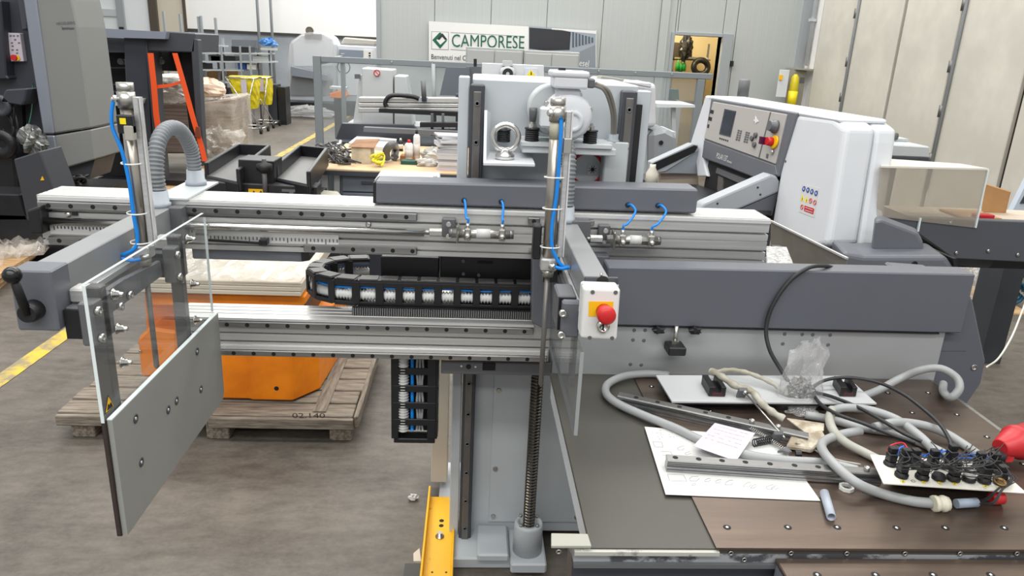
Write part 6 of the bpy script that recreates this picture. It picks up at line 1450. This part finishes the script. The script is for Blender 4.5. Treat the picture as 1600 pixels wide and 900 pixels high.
cb_ = part('body', slab([(42, 345), (21, 249), (62, 236), (86, 300), (86, 345)], 5.6, .3), mat('cabinet_dark_grey', (58, 60, 66), .5), t, bevel=.008)
part('warning_triangle', slab([(63, 282), (66, 275), (69, 281.5)], 5.595, .003), M_yel, cb_)
part('lower_block', slab([(-40, 345), (-40, 302), (30, 304), (44, 345)], 5.65, .3), M_blackm, t, bevel=.01)
part('plinth', G().box(A(-30, 330, Y=5.6).x, A(86, 330, Y=5.6).x, 5.65, 5.95, 0, A(40, 340, Y=5.6).z), M_blackm, t)
# delivery frame with straps
DY = 8.6
t = thing('delivery_frame', 'dark press delivery frame with open bay and silver top strip', 'machine', (-3.7, 9.2, 0))
part('top_bar', slab([(228, 80), (228, 50), (262, 49), (305, 52), (304, 82)], DY, .8), M_dgray, t, bevel=.01)
part('silver_strip', slab([(120, 57), (119, 42), (260, 50), (258, 61)], DY-.1, .1), mat('silver_strip', (140, 146, 160), .4, .2), t)
part('left_column', slab([(204, 288), (193, 58), (228, 58), (237, 230), (245, 290)], DY-.02, .4), M_slate, t, bevel=.008)
part('left_column_face', slab([(228, 80), (228, 58), (231, 82), (250, 290), (246, 290)], DY-.03, .3), M_dgray, t)
part('right_column', slab([(311, 262), (299, 82), (302, 60), (309, 62), (319, 258)], DY, .12), M_dgray, t, bevel=.006)
part('right_inner', slab([(302, 258), (282, 82), (299, 82), (311, 258)], DY+.3, .1), M_black, t)
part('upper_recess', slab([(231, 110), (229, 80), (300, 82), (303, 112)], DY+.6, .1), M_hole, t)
part('bay_roof', slab([(125, 82), (124, 57), (200, 60), (201, 82)], DY+.05, .5), M_dgray, t)
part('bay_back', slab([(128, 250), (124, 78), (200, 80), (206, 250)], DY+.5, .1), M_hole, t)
part('delivery_board', slab([(136, 164), (134, 152), (225, 154), (222, 162), (208, 166)], DY-.08, .5), M_pgray, t)
for y in (105, 131, 142): part('cross_bar', slab([(130, y+2), (129, y), (205, y), (205, y+2)], DY+.3, .08), M_slate, t)
for x, y in ((191, 96), (240, 91), (252, 95)): part('roller', G().lathe(A(x, y, Y=DY+.3), (0, -1, 0), [(0, .04), (.05, .035)], 12), M_mgray, t)
for y in (81, 88, 96): part('indicator', slab([(129, y+2), (129, y-2), (132, y-2), (132.5, y+2)], DY+.2, .02), M_whitep, t)
part('lower_block', slab([(148, 275), (146, 225), (205, 225), (207, 275)], DY+.2, .4), M_blackm, t)
part('lower_box', slab([(148, 210), (146, 192), (160, 188), (183, 190), (183, 210)], DY+.1, .2), mat('beige_duct', (136, 128, 112), .6), t)
part('yellow_hose', G().tube([A(151, 222, Y=DY), A(160, 228, Y=DY-.05), A(169, 247, Y=DY)], .012, 6, 6), mat('olive_hose', (170, 156, 60), .5), t)
part('frame_foot', G().box(A(150, 280, Y=DY).x, A(318, 280, Y=DY).x, DY+.05, DY+.55, 0, .12), M_blackm, t)
def strap(l, wpx, label):
    g = G(); L = [A(x-wpx/2, y, Y=DY-.06) for x, y in l]; R_ = [A(x+wpx/2, y, Y=DY-.06) for x, y in l]
    for i in range(len(l)-1): g.prism([L[i], R_[i], R_[i+1], L[i+1]], (0, .006, 0))
    return solo('tie_down_strap', g, M_strap, label, 'strap', 'orange straps on the delivery frame')
strap([(235, 83), (240, 130), (244, 180), (249, 213)], 9, 'wide orange strap hanging at the left of the open bay')
strap([(273, 83), (288, 135), (303, 190), (315, 230), (320, 252)], 8, 'orange strap with ratchet slanting down the right of the bay')
g = G(); g.prism([A(241, 139, Y=DY-.03), A(241, 133, Y=DY-.03), A(265, 131, Y=DY-.03), A(285, 126, Y=DY-.03), A(285, 130, Y=DY-.03), A(265, 136, Y=DY-.03)], (0, .006, 0))
solo('tie_down_strap', g, M_strap, 'short orange strap running across between the other two', 'strap', 'orange straps on the delivery frame')
solo('ratchet', slab([(304, 214), (306, 198), (311, 199), (313, 214)], DY-.09, .03), mat('dark_ratchet', (120, 60, 40), .5), 'metal ratchet on the slanting orange strap', 'ratchet')
# wrapped paper stacks behind the straps
t = thing('wrapped_stack', 'film-wrapped pallet stack of paper seen through the open bay', 'stack', (-4.4, 10.4, 0))
part('paper', slab([(236, 240), (236, 128), (292, 128), (300, 240)], 9.9, .6), mat('brown_paper_block', (146, 128, 116), .7, rgb2=(112, 96, 88), scale=4, stretch=(.3, .3, 14)), t, bevel=.02)
part('white_sheets', slab([(234, 129), (236, 117), (286, 120), (290, 130)], 9.85, .6), M_paper, t, bevel=.02)
part('film', crumple(A(264, 143, Y=9.85), .26, .1, .14, .25, seed=61, flat=False), M_film, t)
t = thing('wrapped_stack', 'film-wrapped pallet stack right of the dark delivery frame', 'stack', (-3.4, 10.6, 0))
part('paper', slab([(314, 246), (314, 160), (362, 154), (366, 246)], 10.3, .7), mat('pale_paper_block', (182, 166, 150), .7, rgb2=(150, 136, 122), scale=4, stretch=(.3, .3, 14)), t, bevel=.02)
part('rounded_pack', crumple(A(328, 140, Y=10.5), .2, .18, .14, .15, seed=62, flat=False), mat('peach_pack', (216, 190, 168), .6), t)
part('film', slab([(313, 248), (313, 154), (364, 150), (372, 248)], 10.25, .8), M_film, t, bevel=.03)
part('film_skirt', crumple(A(344, 228, Y=10.15), .3, .15, .22, .35, seed=63, flat=False), M_film, t)
# floor pallet boards under the frame
t = thing('floor_boards', 'bright wooden boards on the floor behind the hose arch', 'boards', (-3.0, 7.8, 0))
for k in range(5):
    a = [A(240+k*3, 292+k*6, Z=.06), A(325, 282+k*7, Z=.06), A(325, 288+k*7, Z=.06), A(240, 298.5+k*6, Z=.06)]
    part('board', G().prism(a, (0, 0, -.06)), M_ply, t)
a = [A(298, 262, Z=.05), A(322, 258, Z=.05), A(326, 284, Z=.05), A(300, 284, Z=.05)]
part('board', G().prism(a, (0, 0, -.05)), M_ply, t)
# ------------------------------------------------------------------ far hall things
RY = 16.5
t = thing('shelf_rack', 'tall grey metal storage rack with bare posts in the far hall', 'rack', (-6, RY, 0))
for x, y0 in ((262, 18), (287, 22), (315, 26), (319, 25), (341, 28), (350, 60)): part('post', G().box(A(x-1.6, 100, Y=RY).x, A(x+1.6, 100, Y=RY).x, RY, RY+.06, 0, A(x, y0, Y=RY).z), M_trim, t)
for x in (347, 376, 391): part('front_post', G().box(A(x-1, 100, Y=RY-.8).x, A(x+1, 100, Y=RY-.8).x, RY-.8, RY-.75, 0, A(x, 72, Y=RY-.8).z), M_trim, t)
for y, x1 in ((70, 345), (82, 420), (95, 425), (108, 380), (127, 360)): part('shelf', slab([(305, y+2.2), (305, y), (x1, y+1), (x1, y+3.2)], RY-.5, .5), M_pgray, t)
for x in (402, 420): part('front_post', G().box(A(x, 100, Y=RY-.3).x, A(x+2, 100, Y=RY-.3).x, RY-.3, RY-.25, 0, A(x, 75, Y=RY-.3).z), M_mgray, t)
part('back_board', slab([(322, 126), (322, 112), (350, 107), (372, 108), (372, 126)], RY+.1, .04), M_card, t)
it = [(308, 318, 58, 'grey'), (322, 334, 66, 'pale'), (362, 392, 62, 'dark'), (395, 418, 81, 'pale'), (326, 345, 81, 'grey'), (350, 368, 94, 'dark'), (372, 384, 107, 'blue'), (386, 400, 106, 'white'), (308, 325, 107, 'dark'), (330, 344, 94, 'pale')]
pal = {'grey': M_mgray, 'pale': M_pgray, 'dark': M_blackm, 'blue': M_bluep, 'white': M_whitep}
for k, (x0, x1, y, cn) in enumerate(it):
    sy = {58: 70, 66: 70, 62: 82, 81: 82, 94: 95, 107: 108, 106: 108}[y]
    if y == 81 : sy = 95
    h = 8 if k % 2 else 10
    zb = A(x0, sy, Y=RY-.3).z+.003
    o = solo('stored_carton', G().box(A(x0, sy, Y=RY-.4).x, A(x1, sy, Y=RY-.4).x, RY-.4, RY-.1, zb, zb+.012*h), pal[cn], cn+' stored item on the far storage rack, number '+str(k+1)+' from the rack top', 'carton', 'items on the far storage rack')
    o['label'] = ['short grey carton on the top shelf of the far rack', 'pale carton on the top shelf of the far rack', 'wide dark item on the second shelf of the far rack', 'pale carton under the blue film bundle', 'grey carton on the third shelf of the far rack', 'dark carton on the third shelf of the far rack', 'blue carton on the fourth shelf of the far rack', 'white carton on the fourth shelf of the far rack', 'dark carton on the fourth shelf of the far rack', 'narrow pale carton on the third shelf of the far rack'][k]
solo('blue_bundle', crumple(A(420, 68, Y=RY-.3), .15, .12, .09, .3, seed=71), mat('blue_film_bundle', (66, 126, 190), .4), 'blue film bundle lying on top of the far storage rack', 'bundle')
q = part('bundle_support', G().box(A(410, 75, Y=RY-.3).x, A(431, 75, Y=RY-.3).x, RY-.45, RY-.15, A(420, 76, Y=RY-.3).z-.03, A(420, 75, Y=RY-.3).z), M_pgray, t)
solo('open_grey_box', slab([(362, 74), (362, 62), (400, 63), (400, 76)], 20.5, .3).box(A(365, 74, Y=20.5).x, A(398, 74, Y=20.5).x, 20.5, 20.8, 0, A(380, 75, Y=20.5).z), mat('cabinet_blue_grey', (120, 126, 132), .5), 'blue grey wall cabinet at the foot of the far white wall', 'cabinet')
# yellow sack carts
CY = 14.5
for k, (x0, x1, yb, dy, lb) in enumerate(((361, 400, 171, 0, 'yellow sack hanging in the left wire cart'), (394, 420, 165, 1.0, 'yellow sack hanging in the right wire cart'))):
    Yc = CY+dy
    c = A((x0+x1)/2, 120, Y=Yc)
    t = thing('sack_cart', ('wire cart on castors holding the left yellow sack', 'wire cart on castors holding the right yellow sack')[k], 'cart', (c.x, Yc, 0), 'wire sack carts')
    xa, xb = A(x0-2, 120, Y=Yc).x, A(x1+2, 120, Y=Yc).x; zt_ = A(x0, 120, Y=Yc).z
    for x_, x2 in ((xa, xb+.1), (xb, xa+.25)): part('frame_tube', G().cyl((x_, Yc-.25, zt_), (x2, Yc-.25, .1), .013, 8), M_chrome, t)
    part('rim', G().tube([(xa, Yc-.25, zt_), (xb, Yc-.25, zt_), (xb, Yc+.25, zt_), (xa, Yc+.25, zt_)], .013, 8, 1, closed=True), M_chrome, t)
    part('base', G().tube([(xa+.05, Yc-.25, .1), (xb+.1, Yc-.25, .1), (xb+.1, Yc+.25, .1), (xa+.05, Yc+.25, .1)], .013, 8, 1, closed=True), M_chrome, t)
    reps('castor', G().cyl((-.02, 0, .05), (.02, 0, .05), .05, 12), M_black, [(xa+.08, Yc-.25, 0), (xb+.08, Yc-.25, 0), (xa+.08, Yc+.25, 0), (xb+.08, Yc+.25, 0)], t)
    zb = max(.12, A(x0, yb, Y=Yc-.2).z)
    g = G(); n = 20; rows = 8; vs = []
    r2 = random.Random(80+k)
    for j in range(rows):
        f = j/(rows-1); z = zt_+.02-(zt_-zb)*f; s_ = 1-.45*f**2
        for i in range(n):
            a = 2*math.pi*i/n; kx = 1+r2.uniform(-.06, .06)+.05*math.sin(a*5+f*2)
            vs.append(((xa+xb)/2+.08*f+(xb-xa)/2*.95*s_*kx*max(-1, min(1, 1.3*math.cos(a))), Yc+.22*s_*kx*max(-1, min(1, 1.3*math.sin(a))), z))
    g.add(vs, [(j*n+i, (j+1)*n+i, (j+1)*n+(i+1) % n, j*n+(i+1) % n) for j in range(rows-1) for i in range(n)]+[tuple((rows-1)*n+i for i in range(n))[::-1], tuple(range(n))])
    y_ = solo('yellow_sack', g, M_yelbag, lb, 'sack', 'yellow sacks in wire carts')
    part('paper_tag', G().box((xa+xb)/2+.02, (xa+xb)/2+.12, Yc-.255, Yc-.245, zt_-.26, zt_-.03), M_pink, y_)
# machines under film in the far hall
MY = 18
t = thing('wrapped_machine', 'machine under clear film with a round dial on top, far hall', 'machine', (-3.9, 18.4, 0))
part('hood', slab([(458, 105), (456, 66), (470, 55), (484, 51), (506, 52), (518, 58), (524, 70), (524, 105)], MY, .8), mat('pale_hood', (198, 202, 206), .5), t, bevel=.03)
part('table', slab([(454, 118), (454, 104), (490, 112), (510, 118), (510, 126)], MY-.4, .5), M_silver2, t)
part('base', slab([(452, 150), (455, 118), (510, 126), (510, 150)], MY-.2, .8), mat('slate_base', (84, 90, 100), .5), t)
part('lower_base', G().box(A(440, 140, Y=MY).x, A(520, 140, Y=MY).x, MY, MY+.8, 0, .3), M_blackm, t)
part('top_bar', slab([(476, 60), (476, 52), (502, 53), (502, 61)], MY-.05, .2), M_mgray, t)
c = A(484, 48, Y=MY-.06)
part('dial', G().lathe(c, (0, -1, 0), [(0, .09), (.03, .09), (.03, .07), (.02, .065)], 20), mat('dull_brass', (120, 108, 70), .4, .4), t)
part('dial_face', G().lathe(c+Vector((0, -.02, 0)), (0, -1, 0), [(0, .065), (.002, .065)], 16), M_mgray, t)
g = slab([(446, 152), (449, 100), (452, 66), (470, 53), (484, 50), (506, 51), (516, 58), (520, 90), (522, 135), (518, 150), (500, 152)], MY-.25, .9)
part('film', g, M_filmfar, t, bevel=.05)
part('film_skirt', crumple((A(480, 148, Y=MY-.5).x, MY-.5, .12), .5, .25, .14, .3, 26, 12, seed=91), M_filmfar, t)
t = thing('white_far_machine', 'white machine with blue grey window, far hall by the wall corner', 'machine', (-2.9, 18.5, 0))
part('body', slab([(526, 150), (526, 70), (586, 73), (586, 150)], MY+.3, .8), M_white, t, bevel=.02)
part('window', slab([(530, 92), (530, 77), (567, 79), (567, 93)], MY+.27, .04), mat('blue_grey_window', (128, 138, 152), .3), t)
part('top_roll', slab([(532, 69), (537, 58), (586, 62), (586, 71)], MY+.4, .5), mat('taupe_roll', (176, 172, 164), .5), t, bevel=.03)
pp = part('push_panel', slab([(568, 93), (568, 78), (582, 79), (582, 94)], MY+.27, .04), M_whitep, t)
for y in (83, 87, 91): part('push_key', slab([(576, y+1), (576, y-1), (579, y-1), (579, y+1)], MY+.26, .01), M_blackm, pp)
part('foot', G().box(A(526, 140, Y=MY+.3).x, A(586, 140, Y=MY+.3).x, MY+.4, MY+1.1, 0, .3), M_dgray, t)
t = thing('hand_truck', 'dark hand wheel and stand before the white far machine', 'stand', (-3.1, 16.6, 0))
c = A(537, 105, Y=16.5)
part('wheel', G().tube([(c.x+.13*math.cos(a), 16.5, c.z+.13*math.sin(a)) for a in [i*.52 for i in range(12)]], .012, 6, 2, closed=True), M_mgray, t)
part('column', G().cyl((c.x, 16.55, 0), (c.x, 16.55, c.z), .03, 10), M_mgray, t)
part('foot', G().box(c.x-.15, c.x+.15, 16.45, 16.75, 0, .05), M_blackm, t)
t = thing('orange_pallet_truck', 'orange pallet truck on the floor behind the fence corner', 'truck', (-2.6, 13, 0))
part('chassis', slab([(515, 153), (515, 146), (535, 141), (540, 150), (538, 154)], 13, .4), M_orange, t, bevel=.01)
part('fork', slab([(515, 139), (515, 135), (540, 137), (540, 140)], 13.1, .3), M_pgray, t)
part('wheel', G().cyl((A(530, 154, Y=13).x-.04, 13.2, .06), (A(530, 154, Y=13).x+.04, 13.2, .06), .06, 12), M_black, t)
part('mast', G().box(A(520, 150, Y=13).x, A(536, 150, Y=13).x, 13.1, 13.3, .05, A(520, 150, Y=13).z), M_blackm, t)
g = G()
t = thing('dark_floor_crates', 'row of dark crates and feet at the foot of the far rack', 'crates', (-5, 16, 0))
for k, (x0, x1, y0) in enumerate(((340, 358, 138), (360, 378, 148), (418, 432, 132), (434, 446, 136))):
    part('crate', G().box(A(x0, 150, Y=15.9).x, A(x1, 150, Y=15.9).x, 15.9, 16.3, 0, max(.15, A(x0, y0, Y=15.9).z)), (M_blackm, M_mgray, M_slate, M_blackm)[k], t)
# ------------------------------------------------------------------ orange lift table on a wooden pallet, seen below the beams
t = thing('wooden_pallet', 'weathered wooden pallet on the floor under the orange lift', 'pallet', (-1.1, 3.5, 0))
px0, px1, py0, py1 = -1.80, -.50, 3.04, 3.98
n = 7
for k in range(n):
    y = py0+(py1-py0)*k/n; j = random.uniform(-.008, .008)
    part('board', G().box(px0+j, px1+j, y+.008, y+(py1-py0)/n-.006, .095, .122+random.uniform(-.003, .003)), M_wood, t, bevel=.004)
part('front_board', G().box(-1.14, px1, py0-.022, py0+.002, .068, .118), M_wood, t, bevel=.003)
part('front_board', G().box(px0, -1.32, py0-.022, py0+.002, .068, .118), M_wood, t, bevel=.003)
for x in (px0+.05, -1.16, px1-.11): part('runner', G().box(x, x+.1, py0, py1, 0, .0945), M_woody, t, bevel=.004)
part('side_board', G().box(px1-.0, px1+.022, py0, py1, .07, .124), M_woody, t, bevel=.003)
part('cover_batten', G().box(-.69, -.63, py0+.04, py1, .123, .13), M_woody, t, bevel=.002)
text('lettering', '02.140', mat('faded_stencil', (70, 62, 56), .8), t, A(457, 653, Y=py0-.024), A(508, 653, Y=py0-.024), .026)
text('lettering', '132', mat('faded_stencil', (70, 62, 56), .8), t, A(98, 665, Y=py0-.003), A(112, 664, Y=py0-.003), .03)
t = thing('orange_lift', 'chipped orange lift table standing on the wooden pallet', 'lift', (-1.0, 3.4, .12))
part('base', G().prism([(-1.142, 3.18, .132), (-1.0, 3.18, .132), (-.99, 3.17, .132), (-.80, 3.17, .132), (-.70, 3.30, .132), (-.66, 3.9, .132), (-1.142, 3.9, .132)], (0, 0, .33)), M_orange, t, bevel=.012)
part('base_hole', G().lathe(A(432, 607, Y=3.169), (0, -1, 0), [(0, .011), (.0005, .011)], 12), M_hole, t)
part('column', slab([(232, 592), (225, 455), (274, 452), (278, 588)], 3.25, .35), M_orange, t, bevel=.008)
part('side_box', slab([(220, 590), (214, 530), (232, 512), (276, 518), (280, 590)], 3.1, .3), M_orange, t, bevel=.012)
part('side_screw', G().lathe(A(219, 549, Y=3.095), (0, -1, 0), [(0, .008), (.004, .006)], 8), M_chrome, t)
part('column_top', slab([(225, 458), (226, 452), (300, 455), (300, 470)], 3.15, .4), M_orange, t)
part('table_frame', slab([(226, 478), (226, 457), (476, 463), (476, 478)], 3.12, .6), M_orange, t, bevel=.006)
part('dark_recess', G().box(-1.35, -.75, 3.3, 3.7, .46, .60), M_blackm, t)
t = thing('board_stack', 'pale boards wrapped in clear film on the orange lift', 'boards', (-1.1, 3.4, .68))
zb = A(350, 460, Y=3.08).z
a, b = A(188, 452, Y=3.08), A(470, 462, Y=3.08)
for k in range(3): part('board', G().box(a.x+.004*k, b.x+.003*k, 3.08+.004*k, 3.9, zb+k*.02, zb+k*.02+.018), mat('pale_board', (206, 196, 180), .6), t, bevel=.002)
c_ = zb+.06
part('film_sheet', jitter(G().box(a.x, b.x, 3.075, 3.92, c_+.001, c_+.006), .0), M_film, t)
g = G(); nx, ny = 34, 12; rr = random.Random(5); vs = []
for j in range(ny):
    for i in range(nx):
        vs.append((a.x-.02+(b.x-a.x+.04)*i/(nx-1), 3.07+.86*j/(ny-1), c_+.012+rr.uniform(0, .022)))
g.add(vs, [(j*nx+i, j*nx+i+1, (j+1)*nx+i+1, (j+1)*nx+i) for j in range(ny-1) for i in range(nx-1)])
part('film_top', g, M_film, t)
# yellow channel on the floor in front of the tower
t = thing('yellow_channel', 'chipped yellow steel channel on the floor beside the tower foot', 'channel', (-.07, 2.3, 0))
cy0, cy1, cx0, cx1 = 1.95, 2.52, -.122, -.03
part('web', G().box(cx0, cx1, cy0, cy1, .05, .058), M_chan, t, bevel=.001)
part('flange', G().box(cx0-.008, cx0, cy0, cy1+.02, .0, .095), M_chan, t, bevel=.002)
part('flange', G().box(cx1, cx1+.008, cy0, cy1, .0, .07), M_chan, t, bevel=.002)
part('bolt', G().lathe((-.075, 2.27, .058), (0, 0, 1), [(0, .016), (.003, .016), (.003, .009), (.018, .009)], 14), M_steel, t)
reps('hole', G().lathe((0, 0, 0), (0, 0, 1), [(0, .009), (.0006, .009)], 12), M_hole, [(-.072, 2.335, .058), (-.072, 2.365, .058), (-.072, 2.0, .058)], t)
reps('small_hole', G().lathe((0, 0, 0), (0, 0, 1), [(0, .004), (.0006, .004)], 8), M_hole, [(-.092, 2.08, .058), (-.045, 2.08, .058)], t)
solo('timber_chock', G().box(-.19, -.13, 2.06, 2.16, 0, .03), mat('dark_chock', (66, 66, 64), .6), 'dark flat chock on the floor left of the yellow channel', 'chock')
solo('cardboard_scrap', jitter(G().prism([A(646, 880, Z=.0), A(646, 868, Z=0), A(655, 860, Z=0), A(658, 880, Z=0)], (0, 0, .01)), .001), mat('pale_scrap', (206, 198, 184), .7), 'pale card scrap on the floor beside the dark chock', 'scrap')
solo('paper_scrap', crumple(A(646, 777, Z=.012), .022, .014, .012, .3, 10, 6, seed=15), M_paper, 'small white crumpled scrap on the concrete floor', 'scrap')
# left foreground wood under film
t = thing('plywood_stack', 'plywood sheets under torn clear film at the left edge', 'plywood', (-2.9, 4.9, 0))
for k in range(3):
    z = .03+.05*k
    part('sheet', G().prism([A(-30+4*k, 470-14*k, Z=z), A(44+10*k, 405-8*k, Z=z), A(90, 380, Z=z), A(95, 366, Z=z), A(-30, 360, Z=z)], (0, 0, -.03)), M_ply, t)
part('film', jitter(G().prism([A(-30, 405, Z=.15), A(70, 395, Z=.15), A(92, 366, Z=.15), A(-30, 360, Z=.15)], (0, 0, .02)), .02), M_film, t)
g = G(); nx, ny = 16, 12; vs = []
p00, p10, p01, p11 = A(-30, 425, Z=.17), A(66, 398, Z=.17), A(-30, 360, Z=.17), A(92, 362, Z=.17)
for j in range(ny):
    for i in range(nx):
        u, v = i/(nx-1), j/(ny-1); q = p00*(1-u)*(1-v)+p10*u*(1-v)+p01*(1-u)*v+p11*u*v
        vs.append(q+Vector((0, 0, rr.uniform(0, .07))))
g.add(vs, [(j*nx+i, j*nx+i+1, (j+1)*nx+i+1, (j+1)*nx+i) for j in range(ny-1) for i in range(nx-1)])
part('film', g, M_film, t)
